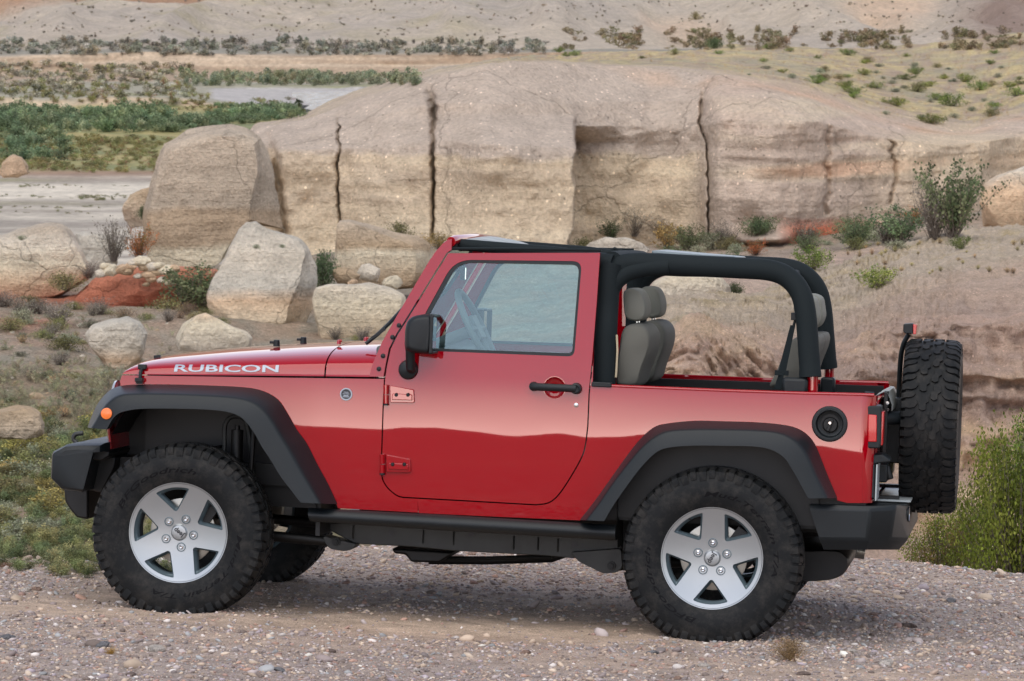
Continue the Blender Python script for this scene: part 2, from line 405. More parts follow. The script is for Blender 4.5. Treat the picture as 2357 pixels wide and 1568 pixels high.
# inner tub: dark lining walls, floor, wheel boxes
def zline(px0, py0, px1, py1):
    a = S(px0, py0); b = S(px1, py1); return a, b
mb = MB()
xd = S(887, 900)[0]; xb = S(1362, 890)[0]
for s in (-1, 1):
    mb.prism([(xb-.02, .52), (XREAR-.03, .52), (XREAR-.03, zt_-.012), (xb-.02, S(1364, 889)[1]-.012)], s*.735, s*.70)
mb.box(((xd+XREAR)/2, 0, .52), (XREAR-xd, 1.42, .03))
mb.box((XREAR-.045, 0, .80), (.03, 1.40, .52))
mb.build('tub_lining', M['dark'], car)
for s in (-1, 1):   # rear wheel boxes with a rounded top
    mb = MB(); c = at(1600, 1110, -.7)[0]
    prof = [at(1425, 1260, -.7), at(1430, 1110, -.7), at(1480, 1030, -.7), at(1560, 1005, -.7), at(1760, 1005, -.7), at(1830, 1030, -.7), at(1880, 1110, -.7), at(1892, 1230, -.7)]
    pr = [(p.x, p.y) for p in catmull([(a, b, 0) for a, b in prof], 5)]
    mb.prism([(x, z) for x, z in pr], s*.50, s*.53)
    inner = [(cx_, cz_) for cx_, cz_ in pr]
    vs = [(x, s*.51, z) for x, z in inner]+[(x, s*.765, z) for x, z in inner]; n = len(inner)
    mb.add(vs, [(i, i+1, n+i+1, n+i) for i in range(n-1)])
    # recessed panel seen over the tyre
    pp = [at(1580, 1085, -.5), at(1578, 1062, -.5)]+[tuple(p) for p in [at(1578+160*t, 1062-32*math.sin(math.pi*t), -.5) for t in np.linspace(.05, .95, 12)]]+[at(1740, 1062, -.5), at(1740, 1088, -.5)]
    mb.prism(pp, s*.53, s*.56)
    mb.build('wheel_liner', M['liner'], car, angle=50)
    mb = MB(); mb.tube([(x, s*.562, z) for x, z in pp[1:-1]], .004, 6, caps=True)
    q = [at(1580, 1064, -.5), at(1740, 1070, -.5), at(1740, 1120, -.5), at(1580, 1120, -.5)]; mb.prism(q, s*.562, s*.60)
    mb.build('liner_panel', M['frame'], car)
for s in (-1, 1):   # front wheel wells
    mb = MB()
    prof = [at(262, 1000, -.7), at(290, 955, -.7), at(330, 935, -.7), at(560, 935, -.7), at(640, 985, -.7), at(720, 1130, -.7), at(735, 1190, -.7)]
    pr = [(p.x, p.y) for p in catmull([(a, b, 0) for a, b in prof], 4)]
    vs = [(x, s*.40, z) for x, z in pr]+[(x, s*.745, z) for x, z in pr]; n = len(pr)
    mb.add(vs, [(i, i+1, n+i+1, n+i) for i in range(n-1)])
    x0, x1 = pr[0][0], pr[-1][0]
    mb.box(((x0+x1)/2+.06, s*.40, .78), (x1-x0-.04, .02, .62))
    mb.box((x1, s*.56, .62), (.02, .34, .5))
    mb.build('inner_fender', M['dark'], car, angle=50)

# fender flares
def flare(name, A, B, C, parent=car):
    m = len(A); secs = []
    for i in range(m):
        t = i/(m-1); sub = []
        yo = -.918
        ax, az = S(*A[i], -.004); ya = ys(ax, az)-.004
        bx, bz = at(*B[i], yo); cx_, cz_ = at(*C[i], yo-.012)
        a = Vector((ax, ya, az)); b = Vector((bx, yo, bz)); c = Vector((cx_, yo-.012, cz_))
        ab = a.lerp(b, .55); ab = Vector((ab.x, ab.y, ab.z)) + Vector((0, -.012, 0))
        b1 = b.lerp(a, .14); b2 = b.lerp(c, .12); bm_ = (b*.6+b1*.2+b2*.2)
        cin = c+Vector((0, .02, 0)); cc = Vector((c.x, -.80, c.z)) + (c-b).normalized()*(-.012)
        sub = [a, ab, b1, bm_, b2, c, cin+(b-c)*.02, cc]
        secs.append([tuple(p) for p in sub])
    # smooth along the path
    k = 4; out = []
    cols = [catmull([s[j] for s in secs], k) for j in range(len(secs[0]))]
    for i in range(len(cols[0])): out.append([tuple(c[i]) for c in cols])
    mb = MB(); mb.loft(out, closed=False, caps=False)
    n = len(out[0]); L = len(out)
    for e in (0, L-1): mb.f.append(tuple(e*n+j for j in range(n))); mb.m.append(0)
    o = mb.build(name, M['plastic'], parent, angle=60)
    return o
fl_f = flare('fender_flare', FA, FB, FC); fl_r = flare('fender_flare', GA, GB, GC)
# side marker
def discat(px, py, Y, r, th, name, mat, parent, n=28, bevel=.002):
    x, z = at(px, py, Y); mb = MB(); mb.lathe([(Y-th, 0.0001), (Y-th, r*.8), (Y-th*.8, r*.97), (Y+.01, r)], n, 'y', (x, 0, z)); return mb.build(name, mat, parent)
discat(*P1(333, 489), -.928, .026, .008, 'side_marker', M['amber'], fl_f)

# hood and cowl
hs = [(152, 358, 300), (165, 358, 268), (185, 359, 246), (220, 359, 224), (280, 360, 204), (400, 361, 186), (600, 364, 168), (800, 366, 151), (1000, 367, 137), (1300, 370, 120), (1500, 372, 111), (1700, 374, 104)]
cs = [(1712, 374, 103), (1850, 376, 98), (2000, 378, 95), (2090, 379, 93)]
def hood_section(q, n=26):
    pxb, pyb = P6(q[0], q[1]); x, zb = S(pxb, pyb); yh = -ys(x, zb)-.004
    zt = at(*P6(q[0], q[2]), -.25)[1]-.004
    sec = []
    for i in range(n+1):
        t = math.pi/2*i/n; e = 2/3.3; e2 = 2/2.6
        yy = yh*abs(math.cos(t))**e2; zz = zb+(zt-zb)*abs(math.sin(t))**e
        yy -= min(.14*(zz-zb), yy)
        sec.append((x, -yy, zz))
    full = sec + [(p[0], -p[1], p[2]) for p in sec[-2::-1]]
    return full
mb = MB(); secs = [hood_section(q) for q in hs]
cols = [catmull([s[j] for s in secs], 5) for j in range(len(secs[0]))]
secs = [[tuple(c[i]) for c in cols] for i in range(len(cols[0]))]
mb.loft(secs, closed=False, caps=False)
# front face of the hood and turned-in rear edge
f0 = secs[0]; mb.add(f0, [tuple(range(len(f0)))])
mb.loft([secs[-1], [(p[0]-.004, p[1]*.98, p[2]-.03) for p in secs[-1]]], closed=False, caps=False)
hood = mb.build('hood', M['paint'], car, angle=50)
mb = MB(); secs = [hood_section(q) for q in cs]
mb.loft([[(p[0]+.004, p[1]*.98, p[2]-.03) for p in secs[0]]]+secs, closed=False, caps=False)
cowl = mb.build('cowl', M['paint'], car, angle=50)
# lettering on the hood side
def hood_normal_y(x, z):
    """y of the near hood skin at (x, z)"""
    q = None
    import bisect
    xs_ = [s[0][0] for s in HS]
    i = max(1, min(len(xs_)-1, bisect.bisect(xs_, x))); a, b = HS[i-1], HS[i]; t = (x-xs_[i-1])/(xs_[i]-xs_[i-1])
    def yat(sec):
        for j in range(len(sec)//2):
            if sec[j+1][2] >= z:
                u = (z-sec[j][2])/max(1e-9, sec[j+1][2]-sec[j][2]); return sec[j][1]*(1-u)+sec[j+1][1]*u
        return sec[len(sec)//2][1]
    return yat(a)*(1-t)+yat(b)*t
HS = [hood_section(q, 60) for q in hs]
def decal(body, pl, pr, hgt, name, mat, parent, shear=.0, bold=.0, lift=.0015, yfun=None, n=12):
    """Lettering between two traced points, bent on to the skin."""
    yfun = yfun or hood_normal_y
    Y = -.72
    for _ in range(4):
        a = at(*pl, Y); b = at(*pr, Y); Y = yfun((a[0]+b[0])/2, (a[1]+b[1])/2)
    vs, fs = text_mesh(body, 1.0, 0.0, shear, bold)
    x0 = min(v.x for v in vs); x1 = max(v.x for v in vs); y0 = min(v.y for v in vs); y1 = max(v.y for v in vs)
    ux = (Vector(b)-Vector(a)); uy = Vector((-ux.y, ux.x)).normalized()
    bm = bmesh.new(); bvs = [bm.verts.new(v) for v in vs]
    for f in fs:
        try: bm.faces.new([bvs[i] for i in f])
        except ValueError: pass
    for k in range(1, 6):
        bmesh.ops.bisect_plane(bm, geom=bm.verts[:]+bm.edges[:]+bm.faces[:], plane_co=(0, y0+(y1-y0)*k/6, 0), plane_no=(0, 1, 0), dist=1e-5)
    for v in bm.verts:
        p = Vector(a)+ux*((v.co.x-x0)/(x1-x0))+uy*(((v.co.y-y0)/(y1-y0)-.5)*hgt)
        v.co = (p.x, yfun(p.x, p.y)-lift, p.y)
    me = bpy.data.meshes.new(name); bm.to_mesh(me); bm.free()
    for p in me.polygons: p.use_smooth = True
    return link(name, me, mat, parent)
decal('RUBICON', P6(546, 312), P6(1358, 314), .0325, 'lettering', M['decal'], hood, bold=.02, lift=.0025)
# hood latch
mb = MB(); c = P6(318, 280)
def hp(x, y, lift): 
    xx, zz = at(*P6(x, y), -.70); return (xx, hood_normal_y(xx, zz)-lift, zz)
a = hp(322, 232, .016); b = hp(312, 300, .022); c_ = hp(305, 345, .022)
zf, = (S(*P6(290, 400))[1],); xf = S(*P6(290, 400))[0]
mb.box(((a[0]+b[0])/2, (a[1]+b[1])/2, (a[2]+b[2])/2), (.030, .03, .05), Matrix.Rotation(R(-8), 3, 'Y'))
mb.box((b[0], b[1]-.004, b[2]), (.038, .03, .022)); mb.tube([b, c_, (xf+.004, ys(xf, zf)-.02, zf+.005)], .0085, 10)
mb.box((xf, ys(xf, zf)-.016, zf), (.036, .034, .018)); mb.box((xf, ys(xf, zf)-.01, zf-.012), (.03, .026, .012))
latch = mb.build('hood_latch', M['plastic'], hood, bevel=.004)
ml_ = mirrored(latch); ml_.location.z = -.016; ml_.location.y = -.01
# rubber stops and washer nozzles on the hood
for px, py, Y, nm, mt in ((1337, 112, -.30, 'hood_stop', 'plastic'), (1543, 90, .42, 'hood_stop', 'plastic')):
    x, z = at(*P6(px, py), Y); mb = MB(); mb.lathe([(z-.02, .0165), (z+.008, .0145), (z+.011, .012), (z+.011, .0001)], 20, 'z', (x, Y, 0)); mb.box((x-.022, Y, z-.002), (.02, .022, .012)); mb.build(nm, M[mt], hood, bevel=.002)
for px, py, Y in ((1815, 105, -.42), (2020, 84, .40)):
    x, z = at(*P6(px, py), Y); mb = MB(); mb.lathe([(z-.014, .010), (z, .010), (z+.006, .007), (z+.008, .0001)], 16, 'z', (x, Y, 0)); mb.tube([(x, Y, z+.002), (x+.014, Y, z+.003)], .006, 10); mb.build('washer_nozzle', M['paint'], cowl)
# trail badge
bx, bz = S(797, 907.5); by = ys(bx, bz)
mb = MB(); mb.lathe([(by-.004, .0001), (by-.004, .022), (by-.006, .0235), (by-.006, .0275), (by-.003, .0285), (by+.002, .0285)], 36, 'y', (bx, 0, bz))
badge = mb.build('badge', M['decal'], car)
mb = MB(); mb.lathe([(by-.0046, .0001), (by-.0046, .0222)], 32, 'y', (bx, 0, bz)); mb.build('badge_face', M['decaldark'], badge)
mb = MB()
for body, dz_, hh, ww in (('TRAIL', .0085, .0052, .024), ('RATED', .0012, .0052, .030)):
    vs, fs = text_mesh(body, 1.0, 0, 0, .03); x0 = min(v.x for v in vs); x1 = max(v.x for v in vs); y1 = max(abs(v.y) for v in vs)
    mb.add([(bx+v.x/(x1-x0)*ww, by-.0052, bz+dz_+v.y/(2*y1)*hh) for v in vs], fs)
mb.add([(bx-.016, by-.0052, bz-.009), (bx-.005, by-.0052, bz-.0035), (bx, by-.0052, bz-.006), (bx+.005, by-.0052, bz-.0035), (bx+.016, by-.0052, bz-.009)], [(0, 1, 2, 3, 4)])
mb.add([(bx-.014, by-.0052, bz-.0135), (bx-.016, by-.0052, bz-.011), (bx+.016, by-.0052, bz-.011), (bx+.014, by-.0052, bz-.0135)], [(0, 1, 2, 3)])
mb.build('badge_lettering', M['decal'], badge, smooth=False)

# windscreen frame: side pillars, header, glass
pil = [P2(*p) for p in ((58, 836), (80, 760), (128, 650), (203, 516), (250, 437), (330, 300), (382, 213), (420, 158), (455, 118), (480, 100), (505, 92), (503, 152), (478, 166), (243, 546), (206, 603), (165, 685), (146, 775), (135, 838))]
pillar = panel('windscreen_frame', Sp(pil), thick=.05)
# rounded leading edge of the pillar, running over into the header
edge = [P2(*p) for p in ((62, 830), (84, 760), (132, 650), (207, 516), (254, 437), (334, 300), (386, 213), (424, 158), (459, 119), (484, 102))]
ep = [(*S(*p), 0) for p in edge]
EP = [Vector((x+.012, ys(x, z)+.016, z-.004)) for x, z, _ in ep]
mb = MB(); mb.tube([tuple(p) for p in EP], .016, 14)
mb.tube([tuple(EP[-1]), (EP[-1].x+.01, EP[-1].y*.93, EP[-1].z+.008), (EP[-1].x+.01, 0, EP[-1].z+.018), (EP[-1].x+.01, -EP[-1].y*.93, EP[-1].z+.008), (EP[-1].x, -EP[-1].y, EP[-1].z)], .022, 14)
mb.tube([(EP[0].x+.03, -.70, EP[0].z+.02), (EP[0].x+.03, .70, EP[0].z+.02)], .03, 10)
mb.build('windscreen_edge', M['paint'], car, angle=60)
tp, bt = EP[-2], EP[1]
mb = MB(); mb.add([(bt.x+.012, -.70, bt.z+.03), (bt.x+.012, .70, bt.z+.03), (tp.x+.012, .60, tp.z), (tp.x+.012, -.60, tp.z)], [(0, 1, 2, 3)])
mb.build('windscreen', M['glass_front'], car)
for px, py in ((219, 560), (184, 624), (133, 725), (111, 795)):
    x, z = S(*P2(px, py)); mb = MB(); mb.lathe([(-.009, .0001), (-.009, .005), (-.007, .010), (.004, .0115)], 16, 'y', (x, ys(x, z), z)); b_ = mb.build('frame_bolt', M['plastic'], car)
    mirrored(b_)
mirrored(pillar)
# wiper
mb = MB(); a = at(840, 792, -.62); b = at(868, 770, -.60); c_ = at(896, 746, -.5)
mb.tube([(a[0], -.60, a[1]), (b[0], -.585, b[1]), (c_[0], -.52, c_[1]), (c_[0]+.1, -.2, c_[1]+.17)], .009, 8)
mb.box((b[0], -.59, b[1]), (.085, .018, .012), Matrix.Rotation(R(-38), 3, 'Y'))
mb.build('wiper', M['plastic'], car)
# folded fabric top on the header and the black rail on the door top
mb = MB(); arc = [PW(*p) for p in ((610, 112), (700, 85), (800, 80), (900, 90), (1000, 112), (1080, 138), (1165, 172))]
ax = [at(*p, -.45) for p in arc]
secs = []
for x, z in ax: secs.append([(x, -.56, z-.025), (x, -.55, z-.004), (x, -.50, z), (x, 0, z+.012), (x, .50, z), (x, .55, z-.004), (x, .56, z-.025)])
secs2 = [[(p[0], p[1], p[2]) for p in s] + [(p[0], p[1], p[2]-.012) for p in s[::-1]] for s in secs]
mb.loft(secs2); ft = mb.build('folded_top', M['folded'], car, angle=50)
mb = MB(); a = at(*PW(545, 150), -.64); mb.box((a[0], 0, a[1]), (.03, 1.28, .045)); a = at(*PW(625, 150), -.62); mb.box((a[0]-.006, 0, a[1]-.006), (.02, 1.22, .05))
a = at(*PW(720, 185), -.6); b = at(*PW(1160, 190), -.6); mb.box(((a[0]+b[0])/2, 0, a[1]), (b[0]-a[0], 1.1, .014))
mb.build('header_seal', M['plastic'], car, bevel=.006)
mb = MB(); a = S(*PW(505, 208)); b = S(*P2(1309, 158))
mb.tube([(a[0], ys(*a)+.018, a[1]+.003), ((a[0]+b[0])/2, ys((a[0]+b[0])/2, (a[1]+b[1])/2)+.018, (a[1]+b[1])/2+.006), (b[0], ys(*b)+.018, b[1]+.003)], .007, 8)
for k, (u, h) in enumerate(((1080, 168), (1200, 178), (1300, 195), (2120, 208))):
    c_ = at(*PW(u, h), -.6); mb.tube([(c_[0]-.05, -.60, c_[1]-.022), (c_[0], -.60, c_[1]), (c_[0]+.06, -.60, c_[1]-.02)], .009, 8)
tr_ = mb.build('door_rail', M['fabric'], car)
mirrored(tr_)

# hinges
def hinge(cx0, cy0):
    mb = MB()
    def q(dx, dy): return S(*P2(cx0+dx, cy0+dy))
    leaf = [q(28, -42), q(60, -36), q(158, -18), q(162, 50), q(150, 54), q(30, 52)]
    ym = ys(*leaf[0]); mb.prism(leaf, ym-.012, ym+.002)
    raised = [q(44, 2), q(150, 8), q(150, 40), q(40, 36)]; mb.prism(raised, ym-.019, ym-.010)
    o = mb.build('hinge', M['paint'], door, bevel=.003)
    a, b = q(8, -44), q(8, 62); mb = MB()
    for t0, t1 in ((0, .48), (.52, .95)): mb.tube([(a[0]+(b[0]-a[0])*t0, ym-.014, a[1]+(b[1]-a[1])*t0), (a[0]+(b[0]-a[0])*t1, ym-.014, a[1]+(b[1]-a[1])*t1)], .0115, 14)
    mb.build('hinge_barrel', M['paint'], door)
    mb = MB()
    for dx in (65, 128):
        x, z = q(dx, 10+0); mb.lathe([(ym-.023, .0001), (ym-.023, .005), (ym-.02, .0085), (ym-.018, .009)], 12, 'y', (x, 0, z))
    mb.tube([(b[0], ym-.014, b[1]-.004), (b[0], ym-.014, b[1]+.004)], .0125, 12)
    mb.build('hinge_bolt', M['plastic'], door)
hinge(143, 925); hinge(124, 1300)
# handle, lock
hx, hz = S(*P2(1060, 897)); hy = ys(hx, hz)
mb = MB(); mb.lathe([(hy-.0015, .0515), (hy-.0015, .0485), (hy+.004, .046), (hy+.016, .034), (hy+.022, .018), (hy+.023, .0001)], 44, 'y', (hx, 0, hz))
mb.build('handle_recess', M['paint'], door)
a = S(*P2(948, 890)); b = S(*P2(1178, 901)); mb = MB()
mb.tube([(a[0]-.005, hy-.018, a[1]), (a[0]+.01, hy-.030, a[1]), (b[0]-.03, hy-.034, b[1]+.001), (b[0], hy-.030, b[1])], .0115, 14, flat=(.014, .0175))
mb.lathe([(hy-.036, .0001), (hy-.036, .014), (hy-.038, .017), (hy-.034, .024), (hy+.002, .0265)], 28, 'y', (b[0], 0, b[1]))
mb.lathe([(hy-.022, .0001), (hy-.022, .019), (hy+.002, .022)], 24, 'y', (a[0], 0, a[1]))
mb.build('door_handle', M['plastic'], door)
x, z = S(*P2(1177, 991)); mb = MB(); mb.lathe([(ys(x, z)-.005, .0001), (ys(x, z)-.005, .006), (ys(x, z)-.004, .0075), (ys(x, z)-.003, .0098), (ys(x, z)+.002, .0105)], 24, 'y', (x, 0, z)); mb.build('door_lock', M['chrome'], door)
door_far = mirrored(door)
for ch in list(door.children):
    if ch.name.split('.')[0] in ('window_seal', 'window', 'door_handle', 'hinge'): mirrored(ch, door_far)

# mirrors
def side_mirror(s):
    x, z = S(*P2(270, 800)); y = -wz(z)
    root = empty('side_mirror', (0, 0, 0), car)
    mb = MB(); mb.lathe([(y-.034, .0001), (y-.032, .024), (y-.022, .040), (y+.002, .0465)], 28, 'y', (x, 0, z))
    o1 = mb.build('mirror_mount', M['plastic'], root)
    mb = MB(); p0 = at(*P2(284, 800), y-.03); p1 = at(*P2(282, 700), y-.05)
    mb.tube([(p0[0], y-.02, p0[1]), (p0[0], y-.045, p0[1]+.01), (p1[0], y-.06, p1[1]), (p1[0]-.004, y-.075, p1[1]+.04)], .0215, 14)
    o2 = mb.build('mirror_arm', M['plastic'], root)
    # housing: front-swept shell, deeper at the centre
    hpx = [P2(*p) for p in ((252, 690), (248, 640), (250, 575), (262, 535), (290, 512), (330, 503), (388, 501), (390, 560), (385, 640), (376, 718), (330, 712), (280, 705))]
    Ym = y-.14; hpts = [at(*p, Ym) for p in hpx]
    cx_ = sum(p[0] for p in hpts)/len(hpts); cz_ = sum(p[1] for p in hpts)/len(hpts)
    xr_ = max(p[0] for p in hpts)
    # plan shape is a wedge: the shell's back (to the front of the car) is narrow, its face wide, across the car
    secs = []
    for t, k in ((0, .80), (.05, .92), (.14, 1.0), (.5, 1.02), (.88, 1.0), (1.0, .93)):
        Y = Ym-.02+.20*t; secs.append([(xr_+(p[0]-xr_)*(k if t < .5 else k*(1-.15*t)), Y, cz_+(p[1]-cz_)*k) for p in rounded(hpts, .012, 4)])
    mb = MB(); mb.loft(secs); o3 = mb.build('mirror_housing', M['plastic'], root, angle=50, bevel=.004)
    zz = [p[1] for p in hpts]
    mb = MB(); mb.box((xr_-.001, Ym+.085, (max(zz)+min(zz))/2+.004), (.004, .165, (max(zz)-min(zz))*.86)); o4 = mb.build('mirror_face', M['mirror'], root)
    mb = MB(); mb.box((xr_+.006, Ym-.012, (max(zz)+min(zz))/2), (.016, .010, (max(zz)-min(zz))*.93)); mb.box((xr_+.006, Ym+.085, max(zz)-.008), (.016, .18, .010)); mb.box((xr_+.006, Ym+.085, min(zz)+.008), (.016, .18, .010)); o5 = mb.build('mirror_rim', M['plastic'], root, bevel=.003)
    if s > 0:
        for o in (o1, o2, o3, o4, o5):
            co = o.data.vertices
            for v in co: v.co.y = -v.co.y
            o.data.flip_normals()
side_mirror(-1); side_mirror(1)
# fuel filler
fx, fz = S(*P8(316, 1342)); fy = ys(fx, fz)
mb = MB(); mb.lathe([(fy-.002, .0800), (fy-.007, .0770), (fy-.008, .0740), (fy-.007, .0615), (fy-.003, .0600), (fy+.035, .0560), (fy+.05, .0001)], 48, 'y', (fx, 0, fz)); filler = mb.build('fuel_filler', M['plastic'], car)
mb = MB(); mb.lathe([(fy+.024, .0001), (fy+.024, .030), (fy+.028, .034), (fy+.05, .036)], 32, 'y', (fx+.001, 0, fz-.006)); mb.box((fx, fy+.016, fz-.006), (.014, .016, .055), Matrix.Rotation(R(20), 3, 'Y')); mb.build('filler_cap', M['dark'], filler, bevel=.002)
mb = MB(); mb.lathe([(fy+.006, .0001), (fy+.006, .0055), (fy+.01, .007)], 16, 'y', (fx, 0, fz+.004)); mb.build('cap_lock', M['chrome'], filler)

# rocker guard, frame and underside
mb = MB(); top = [P5(118, 312), P5(1000, 358), P5(2142, 425)]; bot = [P5(132, 402), P5(1000, 462), P5(2140, 528)]
secs = []
for (a, b) in zip(top, bot):
    xa, za = at(*a, -.80); xb_, zb2 = at(*b, -.80); h = za-zb2; cz_ = (za+zb2)/2
    secs.append([(xa+(xb_-xa)*(.5-.5*math.sin(t)), -.775-.05*math.cos(t) if math.cos(t) > 0 else -.775-.08*math.cos(t)*-1*-1, cz_+h/2*math.sin(t)) for t in np.linspace(-math.pi/2, 3*math.pi/2, 24, endpoint=False)])
mb.loft(secs); rg = mb.build('rocker_guard', M['plastic'], car, angle=60); mirrored(rg)
mb = MB()
rail_t = [P5(100, 395), P5(500, 420), P5(2200, 470)]
fr = [P5(170, 405), P5(2180, 470), P5(2180, 640), P5(1850, 640), P5(1700, 625), P5(1080, 592), P5(800, 565), P5(430, 545), P5(380, 520)]
mb.prism([at(*p, -.46) for p in fr], -.47, -.39); 
for u, v in ((410, 425), (870, 455), (1070, 465), (1465, 495), (1625, 500), (1755, 510)):
    a = at(*P5(u, v), -.47); b = at(*P5(u+12, v+90), -.47); mb.box(((a[0]+b[0])/2, -.472, (a[1]+b[1])/2), (.008, .01, a[1]-b[1]))
fr1 = mb.build('frame_rail', M['frame'], car, bevel=.006); mirrored(fr1)
mb = MB(); 
for u, v in ((665, 478), (1192, 485), (1870, 550), (1925, 553)):
    x, z = at(*P5(u, v), -.474); mb.lathe([(-.474, .0001), (-.474, .0135 if u < 1900 else .006)], 20, 'y', (x, 0, z))
mb.build('frame_hole', M['decaldark'], car)
mb = MB()  # arm brackets
br = [P5(1845, 600), P5(2180, 575), P5(2190, 700), P5(2150, 735), P5(2060, 740), P5(1900, 660)]; mb.prism([at(*p, -.5) for p in rounded(br, 8, 3)], -.52, -.40)
br = [P5(215, 490), P5(440, 545), P5(425, 575), P5(370, 595), P5(270, 580), P5(240, 550)]; mb.prism([at(*p, -.5) for p in rounded(br, 10, 3)], -.52, -.40)
bk = mb.build('arm_bracket', M['frame'], car, bevel=.006)
mb = MB()
for u, v in ((2112, 692), (300, 533)):
    x, z = at(*P5(u, v), -.53); mb.lathe([(-.54, .0001), (-.54, .011), (-.53, .012), (-.53, .02), (-.515, .021)], 12, 'y', (x, 0, z))
mb.build('bracket_bolt', M['dark'], car)
mirrored(bk)
ZR = WZ
def cyl(mb, a, b, r, n=14): mb.tube([a, b], r, n)
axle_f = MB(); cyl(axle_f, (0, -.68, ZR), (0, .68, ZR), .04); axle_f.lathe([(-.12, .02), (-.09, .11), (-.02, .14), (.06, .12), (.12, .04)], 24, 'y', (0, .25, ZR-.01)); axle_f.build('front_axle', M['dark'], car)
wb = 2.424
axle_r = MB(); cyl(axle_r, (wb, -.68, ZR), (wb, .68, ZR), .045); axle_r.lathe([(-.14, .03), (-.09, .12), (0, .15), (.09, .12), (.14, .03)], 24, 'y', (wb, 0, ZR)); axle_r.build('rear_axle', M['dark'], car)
mb = MB(); 
for s in (-1, 1):
    cyl(mb, (.05, s*.45, ZR-.02), (at(*P5(300, 533), -.46)[0], s*.46, at(*P5(300, 533), -.46)[1]), .024)
    cyl(mb, (wb-.05, s*.45, ZR-.05), (at(*P5(2112, 692), -.46)[0], s*.46, at(*P5(2112, 692), -.46)[1]), .024)
    mb.box((.1, s*.42, .62), (1.6, .06, .10)); mb.box((wb+.25, s*.42, .60), (1.1, .06, .10))
mb.build('control_arm', M['dark'], car)
mb = MB()
for s in (-1, 1):
    for x in (.06, wb-.05):
        hel = [(x+.06*math.cos(t), s*.50+.06*math.sin(t), ZR+.08+t*.008) for t in np.linspace(0, 12*math.pi, 120)]; mb.tube(hel, .007, 6)
mb.build('coil_spring', M['dark'], car)
mb = MB()  # shock tower hoop and damper seen in the front wheel arch
a = at(*P1(865, 640), -.60); b = at(*P1(870, 540), -.60); c_ = at(*P1(905, 505), -.60); d_ = at(*P1(960, 520), -.60); e_ = at(*P1(985, 640), -.60)
mb.tube(catmull([(a[0], -.56, a[1]-.2), (a[0], -.56, a[1]), (b[0], -.56, b[1]), (c_[0], -.56, c_[1]), (d_[0], -.56, d_[1]), (e_[0], -.56, e_[1]), (e_[0]+.03, -.56, e_[1]-.22)], 5), .011, 10)
mb.build('shock_hoop', M['frame'], car)
mb = MB(); a = at(*P1(930, 545), -.60); b = at(*P1(925, 760), -.60); mb.tube([(a[0], -.58, a[1]), (a[0], -.58, a[1]-.03)], .012, 12); mb.tube([(a[0], -.58, a[1]-.02), (b[0], -.58, b[1]-.1)], .028, 16)
mb.tube([(at(*P1(1010, 560), -.6)[0], -.6, at(*P1(1010, 560), -.6)[1]), (at(*P1(995, 760), -.6)[0], -.6, at(*P1(995, 760), -.6)[1])], .012, 10)
mb.build('shock_absorber', M['dark'], car)
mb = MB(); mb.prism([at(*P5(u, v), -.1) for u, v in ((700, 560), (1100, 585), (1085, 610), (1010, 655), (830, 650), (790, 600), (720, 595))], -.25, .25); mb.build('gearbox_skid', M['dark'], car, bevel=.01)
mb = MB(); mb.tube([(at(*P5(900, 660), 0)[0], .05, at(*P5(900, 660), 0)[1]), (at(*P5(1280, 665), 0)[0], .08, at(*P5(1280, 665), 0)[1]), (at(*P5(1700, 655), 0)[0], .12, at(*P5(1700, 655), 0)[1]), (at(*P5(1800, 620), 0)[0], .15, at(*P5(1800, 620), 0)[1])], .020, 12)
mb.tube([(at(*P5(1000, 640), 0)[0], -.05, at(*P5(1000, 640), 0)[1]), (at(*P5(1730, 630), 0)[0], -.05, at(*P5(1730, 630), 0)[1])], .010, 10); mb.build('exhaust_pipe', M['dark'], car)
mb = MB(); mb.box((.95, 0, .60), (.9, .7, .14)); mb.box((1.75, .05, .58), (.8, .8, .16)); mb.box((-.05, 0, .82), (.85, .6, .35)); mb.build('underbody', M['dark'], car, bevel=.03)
# muffler behind the rear wheel
a = at(*P9(40, 1330), .25); b = at(*P9(400, 1340), .25)
mb = MB(); cxm, czm = at(*P9(255, 1330), .1)
pl = [at(*P9(*p), .1) for p in ((-60, 1180), (300, 1170), (470, 1180), (540, 1250), (545, 1320), (480, 1420), (380, 1465), (250, 1482), (-60, 1490))]
secs = [[(cxm+(p[0]-cxm)*k, y, czm+(p[1]-czm)*k) for p in rounded(pl, .03, 4)] for y, k in ((-.42, .92), (-.40, 1), (.42, 1), (.44, .92))]
mb.loft(secs); mb.build('muffler', M['dark'], car, angle=45)
mb = MB(); a = at(*P9(600, 1270), .3); mb.tube([(a[0]-.1, .3, a[1]+.01), (a[0]+.02, .3, a[1]-.005)], .035, 16); mb.build('tail_pipe', M['disc'], car)
mb = MB(); a = at(*P9(-20, 830), -.42); b = at(*P9(200, 1010), -.42); mb.prism([at(*P9(-90, 740), -.5), at(*P9(90, 830), -.5), at(*P9(170, 1020), -.5), at(*P9(160, 1090), -.5), at(*P9(-50, 1030), -.5)], -.5, -.4); mb.box((wb+.62, 0, .62), (.1, .9, .1)); mb.build('rear_crossmember', M['frame'], car, bevel=.006)

